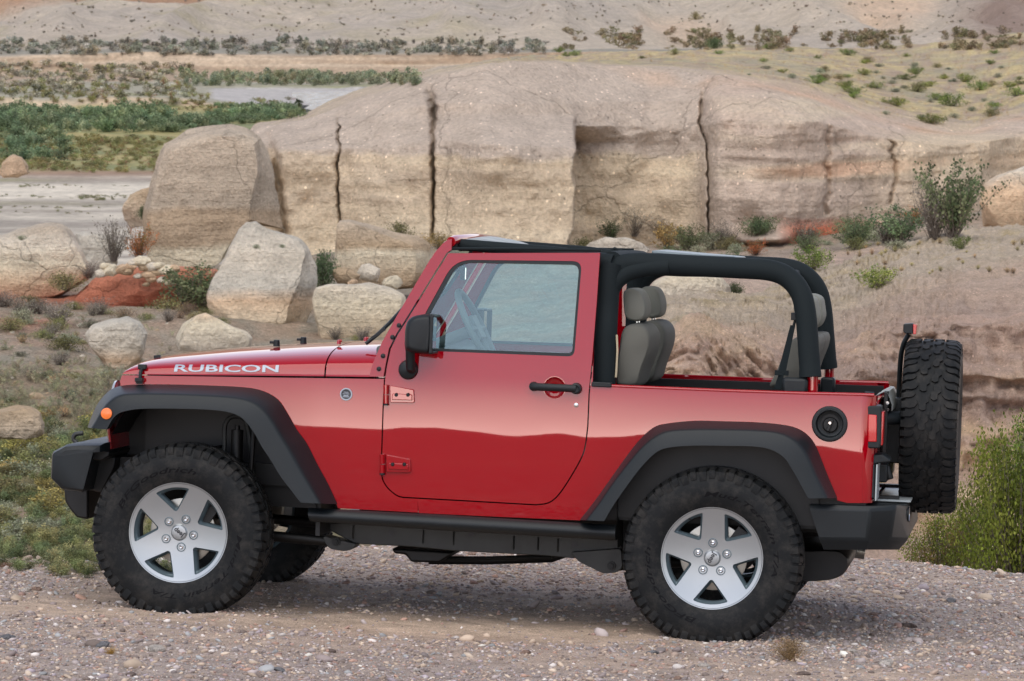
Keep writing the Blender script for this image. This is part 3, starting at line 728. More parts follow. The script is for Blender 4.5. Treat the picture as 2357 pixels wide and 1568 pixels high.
# bumpers
mb = MB()
full = [P7(*p) for p in ((78, 885), (95, 520), (115, 480), (335, 368), (570, 352), (905, 350), (905, 480), (700, 480), (560, 1098), (240, 1052))]
endf = [P7(*p) for p in ((132, 885), (135, 560), (165, 535), (262, 470), (420, 455), (700, 460), (692, 500), (680, 560), (545, 1070), (265, 1030))]
F_ = [at(*p, -.72) for p in full]; E_ = [at(*p, -.80) for p in endf]
secs = []
secs.append([(p[0], -.80, p[1]) for p in E_]); secs.append([(a[0]*.35+b[0]*.65, -.79, a[1]*.35+b[1]*.65) for a, b in zip(E_, F_)])
secs.append([(p[0], -.755, p[1]) for p in F_]); secs.append([(p[0], .755, p[1]) for p in F_]); secs.append([(p[0], .80, p[1]) for p in E_])
mb.loft(secs); bump_f = mb.build('front_bumper', M['plastic'], car, bevel=.008, angle=28)
mb = MB(); bk_ = [at(*P7(*p), -.5) for p in ((700, 440), (905, 380), (1110, 460), (1090, 530), (980, 590), (720, 560))]; mb.prism(bk_, -.70, .70); 
mb.prism([at(*P7(*p), -.5) for p in ((690, 560), (1080, 560), (1060, 720), (860, 1110), (580, 1040))], -.55, .55); mb.build('bumper_bracket', M['dark'], car, bevel=.006)
mb = MB(); mb.prism([at(*P7(*p), 0) for p in ((520, 900), (900, 900), (900, 1450), (720, 1420), (620, 1300), (545, 1180))], -.35, .35); mb.build('air_dam', M['dark'], car, bevel=.01)
mb = MB(); th = [P7(*p) for p in ((445, 350), (405, 320), (392, 275), (420, 228), (470, 212), (540, 208))]
hk = [at(*p, -.38) for p in th]; mb.tube(catmull([(x, -.38, z) for x, z in hk], 5), .0105, 12); mb.build('tow_hook', M['frame'], bump_f)
c2 = mb.build('tow_hook', M['frame'], bump_f); 
for v in c2.data.vertices: v.co.y += .76
# grille slab and headlamps
gx = at(*P7(905, 250), -.62)[0]; gz0 = at(*P7(905, 440), -.62)[1]; gz1 = S(281, 866)[1]
xg1 = S(278, 868)[0]
mb = MB()
secs = []
for z, xf_ in ((gz0, gx+.012), (gz0+.10, gx), (gz0+.25, (gx*2+xg1)/3), (gz1-.01, xg1+.004)):
    secs.append([(xf_+.02, -.655, z), (xf_+.012, -.655, z), (xf_, -.63, z), (xf_-.02, 0, z), (xf_, .63, z), (xf_+.012, .655, z), (xf_+.02, .655, z)])
mb.loft(secs); grille = mb.build('grille', M['paint'], car, angle=50)
mb = MB()
for k in range(7): mb.box((gx-.016+abs(k-3)*.003, (k-3)*.088, (gz0+gz1)/2+.02), (.012, .045, .26))
mb.build('grille_slot', M['decaldark'], grille, bevel=.004)
for s in (-1, 1):
    mb = MB(); mb.lathe([(-.03, .0001), (-.026, .05), (-.012, .085), (.0, .09)], 32, 'x', (gx, s*.44, (gz0+gz1)/2+.05)); mb.build('headlamp', M['clear'], grille)

# rear bumper
mb = MB()
tp_ = [P9(75, 797), P9(690, 815), P9(955, 803), P9(1062, 812)]
lo_ = [P9(215, 1262), P9(655, 1262), P9(880, 1258), P9(985, 1262)]
yy = [-.80, -.80, -.735, -.62]
T = [at(*tp_[i], yy[i]) for i in range(4)]; Lo = [at(*lo_[i], yy[i]) for i in range(4)]
md_ = [at(*P9(118, 960), -.81), at(*P9(690, 1150), -.81), at(*P9(955, 1150), -.745), at(*P9(1110, 990), -.62)]
path = []
for i in range(4):
    top_ = Vector((T[i][0], yy[i]+.012, T[i][1])); t2 = Vector((T[i][0], yy[i], T[i][1]-.014)); bot_ = Vector((Lo[i][0], yy[i]+.03, Lo[i][1]))
    b2 = t2.lerp(bot_, .74); b2.y = yy[i]
    path.append([top_, t2, b2, bot_])
xr2 = path[3][1].x
path[3][2].x = xr2+.012
allp = path + [[Vector((p.x+.004, -p.y, p.z)) for p in q] if i == 0 else [Vector((p.x, -p.y, p.z)) for p in q] for i, q in enumerate(path[::-1])]
mb.loft([[tuple(p) for p in q] for q in allp], closed=False, caps=False)
n4 = len(allp)
mb.add([tuple(q[0]) for q in allp], [tuple(range(n4))]); mb.add([tuple(q[3]) for q in allp], [tuple(range(n4))])
rb = mb.build('rear_bumper', M['plastic'], car, bevel=.010, angle=28)
mb = MB(); zt2 = T[2][1]; mb.box((XREAR+.085, 0, zt2+.002), (.15, .95, .008)); mb.build('bumper_step', M['plate'], rb)
mb = MB()
for y in (-.3, .3): mb.lathe([(-.02, .0001), (-.01, .03), (.0, .036)], 20, 'x', (xr2+.014, y*1.9, (T[3][1]+Lo[3][1])/2+.06))
mb.build('bumper_fitting', M['chrome'], rb)

# tail lamps and number plate bracket
def px_box(name, p0, p1, y0, y1, mat, parent, bevel=.006, pf=P8, taper=0):
    a = at(*pf(*p0), y0); b = at(*pf(*p1), y0); mb = MB()
    mb.box(((a[0]+b[0])/2, (y0+y1)/2, (a[1]+b[1])/2), (abs(b[0]-a[0]), abs(y1-y0), abs(a[1]-b[1]))); return mb.build(name, mat, parent, bevel=bevel)
def tail_lamp(s):
    root = empty('tail_lamp', (0, 0, 0), car); o = []
    poly = [P8(690, 1180), P8(735, 1132), P8(900, 1135), P8(912, 1170), P8(905, 1560), P8(890, 1625), P8(720, 1620), P8(690, 1590)]
    pp_ = [at(*p, -.765) for p in poly]; mb = MB(); mb.prism(rounded(pp_, .008, 4), -.765, -.60); o.append(mb.build('lamp_housing', M['plastic'], root, bevel=.006))
    l = [at(*p, -.772) for p in (P8(758, 1232), P8(858, 1240), P8(856, 1550), P8(752, 1548))]
    mb = MB(); mb.prism(l, -.770, -.74); mb.box((l[1][0]+.024, -.69, (l[1][1]+l[2][1])/2), (.012, .12, .15)); o.append(mb.build('lamp_lens', M['redlens'], root, bevel=.004))
    if s > 0:
        for q in o:
            for v in q.data.vertices: v.co.y = -v.co.y
            q.data.flip_normals()
tail_lamp(-1); tail_lamp(1)
pb = empty('plate_bracket', (0, 0, 0), car)
mb = MB(); p_ = [at(*P9(*q), -.72) for q in ((650, 395), (655, 300), (680, 282), (820, 285), (895, 335), (895, 362), (780, 372), (700, 400))]; mb.prism(p_, -.73, -.52); mb.build('bracket_hood', M['plastic'], pb, bevel=.006)
mb = MB(); p_ = [at(*P9(*q), -.72) for q in ((610, 430), (650, 385), (750, 380), (752, 745), (655, 730), (612, 690))]; mb.prism(p_, -.735, -.45); mb.build('bracket_box', M['plastic'], pb, bevel=.008)
a = at(*P9(765, 385), -.72); b = at(*P9(765, 755), -.72); mb = MB(); mb.box((a[0], -.60, (a[1]+b[1])/2), (.006, .28, a[1]-b[1])); mb.build('number_plate', M['plate'], pb)

# wheels
def make_tyre():
    W = .1325
    def crown(y):
        a = abs(y)/W
        return .4045 - .006*a*a - (.030*((a-.80)/.2)**2 if a > .80 else 0)
    mb = MB()
    prof = [(-.095, .222), (-.112, .228), (-.122, .245), (-.131, .28), (-.1335, .305), (-.131, .330), (-.127, .352), (-.121, .371), (-.109, .387), (-.06, .3935), (0, .395), (.06, .3935), (.109, .387), (.121, .371), (.1275, .352), (.131, .33), (.1335, .305), (.131, .28), (.122, .245), (.112, .228), (.095, .222)]
    mb.lathe(prof, 96, 'y')
    def block(poly, top=0.0, base=.386, inset=.0012):
        n = len(poly); cx_ = sum(p[0] for p in poly)/n; cy_ = sum(p[1] for p in poly)/n; vs = []
        for k in (0, 1):
            for (u, y) in poly:
                if k: du = (cx_-u); dy = (cy_-y); L = math.hypot(du, dy)+1e-9; u2 = u+du/L*inset; y2 = y+dy/L*inset; r = crown(y2)-top
                else: u2, y2 = u, y; r = min(base, crown(y2)-.012)
                th_ = u2/.40; vs.append((r*math.cos(th_), y2, r*math.sin(th_)))
        mb.add(vs, [tuple(range(n, 2*n))]+[(i, (i+1) % n, n+(i+1) % n, n+i) for i in range(n)])
    N = 28; P = 2*math.pi*.40/N
    for k in range(N):
        u0 = k*P
        for s in (1, -1):
            uu = u0 + (0 if s > 0 else P*.5)
            # zigzag centre blocks
            z = [(-.36, .004), (-.02, .003), (.10, .016), (.44, .016), (.50, .034), (.40, .048), (.06, .050), (-.08, .036), (-.38, .034), (-.46, .018)]
            block([(uu+a*P*.95*s, s*b) for a, b in z])
            # curved shoulder lugs, long and short in turn
            L1 = [(-.10, .058), (.12, .054), (.30, .066), (.36, .085), (.34, .108), (.33, .126), (-.04, .126), (-.06, .106), (-.14, .085), (-.22, .070)]
            L2 = [(.44, .072), (.58, .064), (.74, .074), (.80, .090), (.80, .106), (.80, .121), (.50, .121), (.50, .100)]
            block([(uu+a*P, s*b) for a, b in L1]); block([(uu+a*P, s*b) for a, b in L2])
            # shoulder faces reaching down the sidewall
            for (ua, ub, r0) in ((-.04, .33, .345), (.50, .80, .356)):
                ta, tb = (uu+ua*P)/.40, (uu+ub*P)/.40; vs = []
                for (r, y) in ((r0, .1265), (r0, .1285), (r0+.012, .1306), (.386, .1275), (.382, .118)):
                    for t in (ta, (ta+tb)/2, tb): vs.append((r*math.cos(t), s*y, r*math.sin(t)))
                fs = []
                for i in range(4):
                    for j in range(2): fs.append((i*3+j, i*3+j+1, (i+1)*3+j+1, (i+1)*3+j))
                fs += [(0, 3, 6, 9, 12), (2, 5, 8, 11, 14)]
                mb.add(vs, fs)
    me_o = mb.build('tyre', M['rubber'], None, angle=40)
    return me_o.data, bpy.data.objects.remove(me_o)
def ring_text(body, r, a0, a1, h, y, lift=.0012, shear=.25, out=True):
    """letters on the sidewall, from angle a0 clockwise to a1 (seen from the near side, y up = z, x right)"""
    vs, fs = text_mesh(body, 1.0, 0.0, shear, .012); x0 = min(v.x for v in vs); x1 = max(v.x for v in vs); y0 = min(v.y for v in vs); y1 = max(v.y for v in vs); res = []
    for v in vs:
        a = a0+(a1-a0)*(v.x-x0)/(x1-x0); rr_ = r+((v.y-y0)/(y1-y0)-.5)*h; rr_ = max(.24, rr_)
        yy_ = float(np.interp(rr_, [.228, .245, .28, .305, .33, .352], [-.112, -.122, -.131, -.1335, -.131, -.127]))-lift
        res.append((rr_*math.cos(a), yy_, rr_*math.sin(a)))
    return res, fs
tyre_me = make_tyre()[0]
def mesh_only(mb, name, mat, **k):
    o = mb.build(name, mat, None, **k); me = o.data; bpy.data.objects.remove(o); return me
mb = MB()
mb.add(*ring_text('Mud-Terrain T/A', .287, R(99), R(-14), .023, 0)); mb.add(*ring_text('BFGoodrich', .287, R(258), R(172), .025, 0))
tt_me = mesh_only(mb, 'tyre_lettering', M['rubtext'], smooth=False)
RR = .2325
def rim_face_y(r):  # dish of the spoke face
    return -.108 + .020*(1-(r/.2)**2)
def make_rim():
    bm = bmesh.new()
    outer = [(.222*math.cos(a), .222*math.sin(a)) for a in np.linspace(0, 2*math.pi, 96, endpoint=False)]
    holes = []
    for k in range(5):
        c = R(270+72*k); loc = []
        apex, ro = .098, .206; ha, hw = R(22.5), R(3.5)
        base = [(apex*math.cos(-hw), apex*math.sin(-hw)), (ro*math.cos(-ha), ro*math.sin(-ha))]
        arc = [(ro*math.cos(t), ro*math.sin(t)) for t in np.linspace(-ha, ha, 9)]
        ring = rounded([base[0]] + arc + [(apex*math.cos(hw), apex*math.sin(hw))], [.010]+[.008]+[0]*7+[.008]+[.010], 4)
        holes.append([(x*math.cos(c)-z*math.sin(c), x*math.sin(c)+z*math.cos(c)) for x, z in ring])
    for loop in [outer]+holes:
        vs = [bm.verts.new((p[0], 0, p[1])) for p in loop]
        for i in range(len(vs)): bm.edges.new((vs[i], vs[(i+1) % len(vs)]))
    bmesh.ops.triangle_fill(bm, use_beauty=True, use_dissolve=False, edges=bm.edges[:])
    for ax_ in ((1, 0, 0), (0, 0, 1)):
        for k in range(-10, 11): bmesh.ops.bisect_plane(bm, geom=bm.verts[:]+bm.edges[:]+bm.faces[:], plane_co=(ax_[0]*k*.021, 0, ax_[2]*k*.021), plane_no=ax_, dist=1e-6)
    for f in bm.faces:
        if f.normal.y > 0: f.normal_flip()
    for v in bm.verts: v.co.y = rim_face_y(math.hypot(v.co.x, v.co.z))
    bm.verts.ensure_lookup_table()
    vs = [tuple(v.co) for v in bm.verts]; fs = [tuple(v.index for v in f.verts) for f in bm.faces]; bm.free()
    a = MB(); a.add(vs, fs)
    a.lathe([(-.108, .222), (-.111, .224), (-.112, .229), (-.110, .2325), (-.100, .2325), (-.095, .228)], 96, 'y')
    b = MB()
    for h in holes:
        c = Vector((sum(p[0] for p in h)/len(h), sum(p[1] for p in h)/len(h))); n = len(h)
        r0 = [(p[0], rim_face_y(math.hypot(*p))+.0, p[1]) for p in h]
        r1 = [(c.x+(p[0]-c.x)*.93, rim_face_y(math.hypot(*p))+.014, c.y+(p[1]-c.y)*.93) for p in h]
        r2 = [(c.x+(p[0]-c.x)*.80, rim_face_y(math.hypot(*p))+.020, c.y+(p[1]-c.y)*.80) for p in h]
        r3 = [(c.x+(p[0]-c.x)*.72, rim_face_y(math.hypot(*p))+.055, c.y+(p[1]-c.y)*.72) for p in h]
        b.loft([r0, r1, r2, r3], closed=True, caps=False)
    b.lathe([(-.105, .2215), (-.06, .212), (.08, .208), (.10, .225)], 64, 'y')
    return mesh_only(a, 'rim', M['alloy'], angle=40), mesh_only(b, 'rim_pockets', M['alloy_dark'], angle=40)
rim_me, pock_me = make_rim()
mb = MB(); c = MB()
for k in range(5):
    a = R(90+72*k); x, z = .0675*math.cos(a), .0675*math.sin(a); y = rim_face_y(.0675)
    mb.lathe([(y+.004, .0215), (y-.0045, .0205), (y-.005, .0175), (y+.006, .0155), (y+.012, .0001)], 24, 'y', (x, 0, z))
    c.lathe([(y-.008, .0001), (y-.009, .006), (y-.005, .0112), (y+.01, .012)], 6, 'y', (x, 0, z))
boss_me = mesh_only(mb, 'lug_seat', M['alloy_dark']); nut_me = mesh_only(c, 'lug_nut', M['chrome'])
mb = MB(); y = rim_face_y(0); mb.lathe([(y-.010, .0001), (y-.0105, .02), (y-.009, .031), (y-.006, .0335), (y-.002, .036), (y+.004, .048), (y+.012, .052)], 40, 'y')
cap_me = mesh_only(mb, 'centre_cap', M['alloy'])
vs, fs = text_mesh('Jeep', .030, 0.0, 0.0, .0008); a = R(-118); res = []
for v in vs: res.append((v.x*math.cos(a)-v.y*math.sin(a), y-.0118, v.x*math.sin(a)+v.y*math.cos(a)))
mb = MB(); mb.add(res, fs); cl_me = mesh_only(mb, 'cap_lettering', M['decaldark'], smooth=False)
mb = MB(); mb.lathe([(-.018, .0001), (-.018, .14), (-.016, .15), (-.002, .15), (0, .14)], 48, 'y'); disc_me = mesh_only(mb, 'brake_disc', M['disc'])
mb = MB(); mb.lathe([(-.03, .0001), (-.03, .08), (.1, .085)], 24, 'y'); mb.box((.10, -.02, .07), (.07, .06, .13), Matrix.Rotation(R(35), 3, 'Y')); cal_me = mesh_only(mb, 'brake_caliper', M['dark'], bevel=0)
mb = MB(); mb.tube([(-.105, -.075, .165), (-.11, -.10, .172)], .005, 8); val_me = mesh_only(mb, 'valve', M['decaldark'])
def make_wheel(loc, spin, turn, disc=True, name='wheel', rot=None):
    w = empty(name, loc, car); w.rotation_euler = (0, 0, turn)
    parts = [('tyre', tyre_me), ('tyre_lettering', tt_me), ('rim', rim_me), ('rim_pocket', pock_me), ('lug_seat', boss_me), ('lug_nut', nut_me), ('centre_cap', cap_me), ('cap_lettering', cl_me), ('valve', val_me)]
    if disc: parts += [('brake_disc', disc_me), ('brake_caliper', cal_me)]
    for nm, me in parts:
        o = bpy.data.objects.new(nm, me); COL.objects.link(o); o.parent = w
        o.rotation_euler = (0, 0 if nm == 'brake_caliper' else -spin, 0)
    return w
yw = -.787
make_wheel((0, yw, WZ), R(-98), 0); make_wheel((wb, yw, WZ), 0, 0)
make_wheel((0, -yw, WZ+.0), R(30), R(180)); make_wheel((wb, -yw, WZ), R(70), R(180))
# spare wheel on its carrier
sx, sz = at(2143, 981, 0)
spare = make_wheel((sx, 0, sz), R(20), R(90), False, 'spare_wheel')
mb = MB(); mb.box((XREAR+.05, .0, sz-.02), (.10, .34, .30)); mb.tube([(XREAR, 0, sz), (sx-.02, 0, sz)], .06, 16); mb.box((XREAR+.025, -.05, sz-.20), (.05, .9, .08)); 
a = at(*P8(1000, 1265), -.3); mb.tube([(XREAR-.01, -.45, a[1]), (sx-.03, -.2, a[1])], .030, 14)
mb.build('spare_carrier', M['plastic'], car, bevel=.006)
mb = MB(); mb.box((XREAR+.03, -.42, sz+.02), (.02, .05, .30)); a = at(*P9(900, 450), -.4); mb.tube([(a[0]-.02, -.4, a[1]+.02), (a[0], -.4, a[1]-.04)], .018, 12); mb.build('tailgate_hinge', M['dark'], car, bevel=.004)
mb = MB(); a = at(*P8(1060, 1075), -.2)
for k in range(2): mb.tube([(a[0]-.02, -.5, a[1]-.03*k), (a[0]+.01, 0, a[1]-.03*k)], .008, 8)
mb.build('top_clip', M['chrome'], car)
# high brake lamp
tl = empty('high_brake_lamp', (0, 0, 0), car)
st = [P8(1105, 1220), P8(1110, 1000), P8(1120, 760), P8(1135, 560), P8(1160, 440), P8(1190, 370), P8(1225, 310)]
mb = MB(); pts = catmull([(*[at(*p, -.02)[0]], -.02, at(*p, -.02)[1]) for p in st], 4); mb.tube(pts, .010, 10, flat=(.035, .012)); mb.build('lamp_stalk', M['plastic'], tl)
a = at(*P8(1222, 245), 0); mb = MB(); pl = [at(*P8(*p), 0) for p in ((1168, 192), (1275, 183), (1280, 305), (1190, 300), (1165, 275))]; mb.prism(pl, -.07, .07); mb.build('lamp_housing', M['plastic'], tl, bevel=.004)
mb = MB(); mb.prism([at(*P8(*p), 0) for p in ((1280, 192), (1320, 203), (1312, 310), (1278, 308))], -.065, .065); mb.build('lamp_lens', M['redlens'], tl, bevel=.002)
# dust and folded cover at the rear
mb = MB(); c0 = [at(*P8(*p), -.3) for p in ((850, 1010), (900, 985), (950, 960), (990, 970), (1020, 1030), (1045, 1110), (1040, 1180))]
mb.loft([[(x, -.45, z), (x+.01, -.2, z+.008), (x+.005, .1, z), (x, .4, z-.004)] for x, z in c0], closed=False, caps=False); mb.build('folded_cover', M['folded'], car)

# padded sport bar
def bar_path(pts, Y): return [(at(*p, Y)[0], Y, at(*p, Y)[1]) for p in pts]
for s in (1, -1):
    top = [(1404, 626), (1440, 608), (1500, 607), (1600, 612), (1700, 617), (1770, 622), (1812, 638), (1842, 672), (1855, 720), (1862, 800), (1867, 868)]
    pth = bar_path(top, -.60)
    n = len(pth); pth = [(x, -(.60+.05*max(0, (i-6)/(n-7))), z) for i, (x, y, z) in enumerate(pth)]
    pth = catmull(pth, 5)
    if s < 0: pth = [(p[0], -p[1], p[2]) for p in pth]
    mb = MB(); mb.tube(pth, [.048 if i < len(pth)-2 else .0505 for i in range(len(pth))], 20)
    mb.build('bar_padding', M['fabric'], car, angle=70)
    e = pth[-1]; mb = MB(); mb.tube([(e[0]+.01, e[1], e[2]+.03), (e[0]+.012, e[1], e[2]-.09)], .024, 16); mb.build('bar_foot', M['paint'], car)
    # main hoop upright and gusset
    up = [(1392, 890), (1394, 830), (1396, 760), (1398, 700), (1402, 640), (1410, 605)]
    pu = [(at(*p, -.62)[0], -s*.64 if i < 3 else -s*.62, at(*p, -.62)[1]) for i, p in enumerate(up)]
    mb = MB(); mb.tube(catmull(pu, 4), .052, 20)
    gp_ = [(at(*q, -.61)[0], -s*.615, at(*q, -.61)[1]) for q in ((1398, 712), (1404, 676), (1420, 646), (1448, 626), (1490, 616), (1540, 613))]
    mb.tube(catmull(gp_, 5), .040, 18)
    b = S(*P2(1340, 175)); mb.tube([(pu[-1][0]-.0, pu[-1][1], pu[-1][2]-.005), (b[0]-.25, -s*.585, b[1]-.002), (EP[-1].x+.03, -s*.60, EP[-1].z-.012)], [.045, .028, .026], 16)
    mb.tube([(pu[-1][0]-.045, pu[-1][1], pu[-1][2]-.08), (pu[-1][0]-.035, pu[-1][1], pu[-1][2]+.012)], .024, 10)
    mb.build('hoop_padding', M['fabric'], car, angle=70)
    # padded strip under the top bar
    a = at(*P3(520, 280), -.58); b = at(*P3(880, 290), -.58); mb = MB(); mb.tube([(a[0], -s*.58, a[1]), ((a[0]+b[0])/2, -s*.58, a[1]-.001), (b[0], -s*.58, b[1])], .022, 12); mb.build('grab_pad', M['fabric'], car)
mb = MB(); a = at(1410, 603, -.6); mb.tube([(a[0], -.62, a[1]), (a[0], -.3, a[1]+.004), (a[0], .3, a[1]+.004), (a[0], .62, a[1])], .048, 18); b = at(1800, 640, -.6); mb.tube([(b[0]-.01, -.6, b[1]+.01), (b[0]-.01, .6, b[1]+.01)], .02, 12)
mb.build('cross_bar', M['fabric'], car)
a = at(1515, 576, 0.1); b = at(1705, 588, 0.1); mb = MB()
mb.add([(a[0], -.22, a[1]), (b[0]-.14, -.22, a[1]-.012), (b[0], -.2, b[1]-.004), (b[0], .42, b[1]-.006), (a[0], .42, a[1]+.003), (a[0]+.01, -.22, a[1]-.03), (b[0]-.14, -.22, a[1]-.04), (b[0], -.2, b[1]-.03), (b[0], .42, b[1]-.03), (a[0]+.01, .42, a[1]-.03)], [(0, 1, 2, 3, 4), (5, 9, 8, 7, 6), (0, 5, 6, 1), (1, 6, 7, 2), (2, 7, 8, 3), (3, 8, 9, 4), (4, 9, 5, 0)])
mb.build('sound_bar', M['soundbar'], car, bevel=.008)
# body-colour sleeve seen behind the head rest
# seats
def cushion(pts, y0, y1, r=.03, bul=.02):
    c = Vector((sum(p[0] for p in pts)/len(pts), sum(p[1] for p in pts)/len(pts))); secs = []
    for t, k in ((0, .84), (.02, .92), (.06, .975), (.2, 1.0), (.8, 1.0), (.94, .975), (.98, .92), (1, .84)):
        y = y0+(y1-y0)*t; secs.append([(c.x+(p[0]-c.x)*k, y, c.y+(p[1]-c.y)*k) for p in rounded(pts, r, 4)])
    return secs
def seat(Yc, back_px, head_px, name='front_seat', Yp=None, wid=.5, seatz=.72):
    root = empty(name, (0, 0, 0), car); Yp = Yc-wid/2 if Yp is None else Yp
    bp = [at(*p, Yp) for p in back_px]; hp_ = [at(*p, Yp+.08) for p in head_px]
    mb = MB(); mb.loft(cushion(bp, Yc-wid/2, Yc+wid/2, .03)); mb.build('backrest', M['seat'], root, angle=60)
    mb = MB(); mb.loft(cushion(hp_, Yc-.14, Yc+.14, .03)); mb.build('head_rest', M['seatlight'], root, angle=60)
    mb = MB(); z0 = min(p[1] for p in hp_); xm = sum(p[0] for p in hp_)/len(hp_)
    for y in (-.05, .05): mb.tube([(xm, Yc+y, z0+.05), (xm+.01, Yc+y, z0-.09)], .006, 8)
    mb.build('head_rest_post', M['chrome'], root)
    x1 = min(p[0] for p in bp); mb = MB(); mb.box((x1-.20, Yc, seatz), (.52, wid*.96, .13), Matrix.Rotation(R(6), 3, 'Y')); mb.build('seat_cushion', M['seat'], root, bevel=.04, seg=4)
    return root
bpx = [P3(*p) for p in ((296, 960), (300, 860), (318, 720), (330, 640), (350, 600), (400, 585), (460, 590), (500, 640), (502, 700), (490, 760), (450, 860), (425, 960))]
hpx = [P3(*p) for p in ((338, 470), (338, 400), (365, 383), (410, 383), (440, 400), (460, 440), (474, 500), (462, 560), (420, 578), (350, 565))]
seat(-.36, bpx, hpx); seat(.36, bpx, hpx, Yp=-.61)
rb_px = [P3(*p) for p in ((1170, 960), (1225, 860), (1270, 740), (1310, 680), (1340, 665), (1400, 650), (1470, 655), (1480, 690), (1470, 740), (1420, 860), (1400, 960))]
rh_px = [P3(*p) for p in ((1325, 520), (1320, 450), (1345, 425), (1400, 420), (1450, 440), (1460, 500), (1468, 560), (1440, 620), (1380, 635), (1345, 600))]
seat(-.22, rb_px, rh_px, 'rear_seat', wid=.44); seat(.22, rb_px, rh_px, 'rear_seat', Yp=-.44, wid=.44)
# red far-side sheet seen behind the front seats, belts
mb = MB(); pa = [at(*P3(*p), .66) for p in ((340, 370), (385, 348), (400, 380), (380, 600), (340, 600))]; mb.prism(pa, .655, .67); mb.build('hoop_sleeve', M['paint'], car)
a = at(*P3(1328, 545), -.60); mb = MB(); mb.box((a[0], -.585, a[1]), (.026, .05, .034)); mb.tube([(a[0]+.006, -.585, a[1]-.01), (a[0]-.001, -.585, a[1]-.045)], .007, 8); mb.build('belt_guide', M['plastic'], car, bevel=.006)
b = at(*P3(1232, 965), -.60); b1 = at(*P3(1256, 870), -.60); mb = MB()
for (p, q) in (((a[0]-.004, a[1]-.04), b1), (b1, b)):
    mb.loft([[(p[0]-.012, -.58, p[1]), (p[0]+.012, -.60, p[1]), (p[0]+.012, -.602, p[1]), (p[0]-.012, -.582, p[1])], [(q[0]-.018, -.57, q[1]), (q[0]+.018, -.59, q[1]), (q[0]+.018, -.592, q[1]), (q[0]-.018, -.572, q[1])]])
mb.box((b1[0], -.585, b1[1]), (.062, .022, .022)); mb.build('seat_belt', M['fabric'], car, bevel=.002)
a = at(*P3(1335, 945), -.66); mb = MB(); mb.box((a[0], -.655, a[1]), (.115, .08, .075)); mb.build('belt_reel_cover', M['plastic'], car, bevel=.014)
a = at(*P3(1500, 935), .60); mb = MB(); mb.box((a[0]+.02, .60, a[1]-.01), (.07, .08, .09)); mb.build('belt_reel_cover', M['plastic'], car, bevel=.012)
mb = MB(); pth = [at(*P3(*p), -.66) for p in ((308, 650), (312, 740), (306, 860), (303, 895))]; mb.tube([(x, -.66, z) for x, z in pth], .005, 8); mb.build('strap_edge', M['cream'], car)
a = at(*P3(215, 937), -.77); mb = MB(); mb.box((a[0]+.005, -.765, a[1]), (.09, .03, .022)); mb.build('rail_bracket', M['plastic'], car, bevel=.004)
mb = MB(); a = at(*P8(770, 990), -.70); mb.tube([(a[0]-.02, -.70, a[1]), (a[0]+.02, -.69, a[1]-.002)], .009, 8); mb.build('rail_cleat', M['plastic'], car)
# dashboard, steering wheel, inner mirror
xd0 = at(1000, 780, -.5)[0]; dz0 = at(1050, 800, 0)[1]
mb = MB(); dp = [(xd0-.22, .75), (xd0-.24, dz0+.015), (xd0-.05, dz0+.03), (xd0+.06, dz0+.0), (xd0+.09, dz0-.08), (xd0+.04, dz0-.32), (xd0-.02, .75)]
mb.prism(dp, -.68, .68); mb.build('dashboard', M['trim'], car, bevel=.015)
sw = empty('steering_wheel', (0, 0, 0), car)
c = at(*PW(810, 1170), -.36); tilt = R(28)
mb = MB(); ring = []
for k in range(48):
    a = 2*math.pi*k/48; v = Vector((0, .19*math.cos(a), .19*math.sin(a))); v.rotate(Matrix.Rotation(-tilt, 3, 'Y')); ring.append((c[0]+v.x, -.36+v.y, c[1]+v.z))
ring.append(ring[0]); mb.tube(ring, .0155, 12, caps=False); mb.build('steering_rim', M['wheelgrip'], sw)
mb = MB(); mb.box((c[0]-.01, -.36, c[1]), (.05, .15, .12), Matrix.Rotation(-tilt, 3, 'Y'))
for dy, dz in ((-.13, 0), (.13, 0), (0, -.12)):
    v = Vector((0, dy, dz)); v.rotate(Matrix.Rotation(-tilt, 3, 'Y')); mb.tube([(c[0], -.36, c[1]), (c[0]+v.x*1.4, -.36+v.y*1.4, c[1]+v.z*1.4)], .016, 8)
mb.tube([(c[0], -.36, c[1]), (c[0]-.3, -.36, c[1]-.13)], .03, 10); mb.build('steering_hub', M['wheelgrip'], sw, bevel=.01)
a = at(*PW(655, 500), -.05); rm = empty('inner_mirror', (0, 0, 0), car)
mb = MB(); mb.box((a[0]-.012, .0, a[1]), (.022, .24, .062), Matrix.Rotation(R(8), 3, 'Z')); mb.tube([(a[0]-.02, 0, a[1]), (a[0]-.05, 0, a[1]+.06)], .008, 8); mb.build('mirror_shell', M['plastic'], rm, bevel=.006)
mb = MB(); mb.box((a[0]+.002, 0, a[1]), (.004, .225, .054), Matrix.Rotation(R(8), 3, 'Z')); mb.build('mirror_face', M['mirror'], rm)
# far side of the body
for o in (fender, quarter, lip, corner, fl_f, fl_r): mirrored(o)
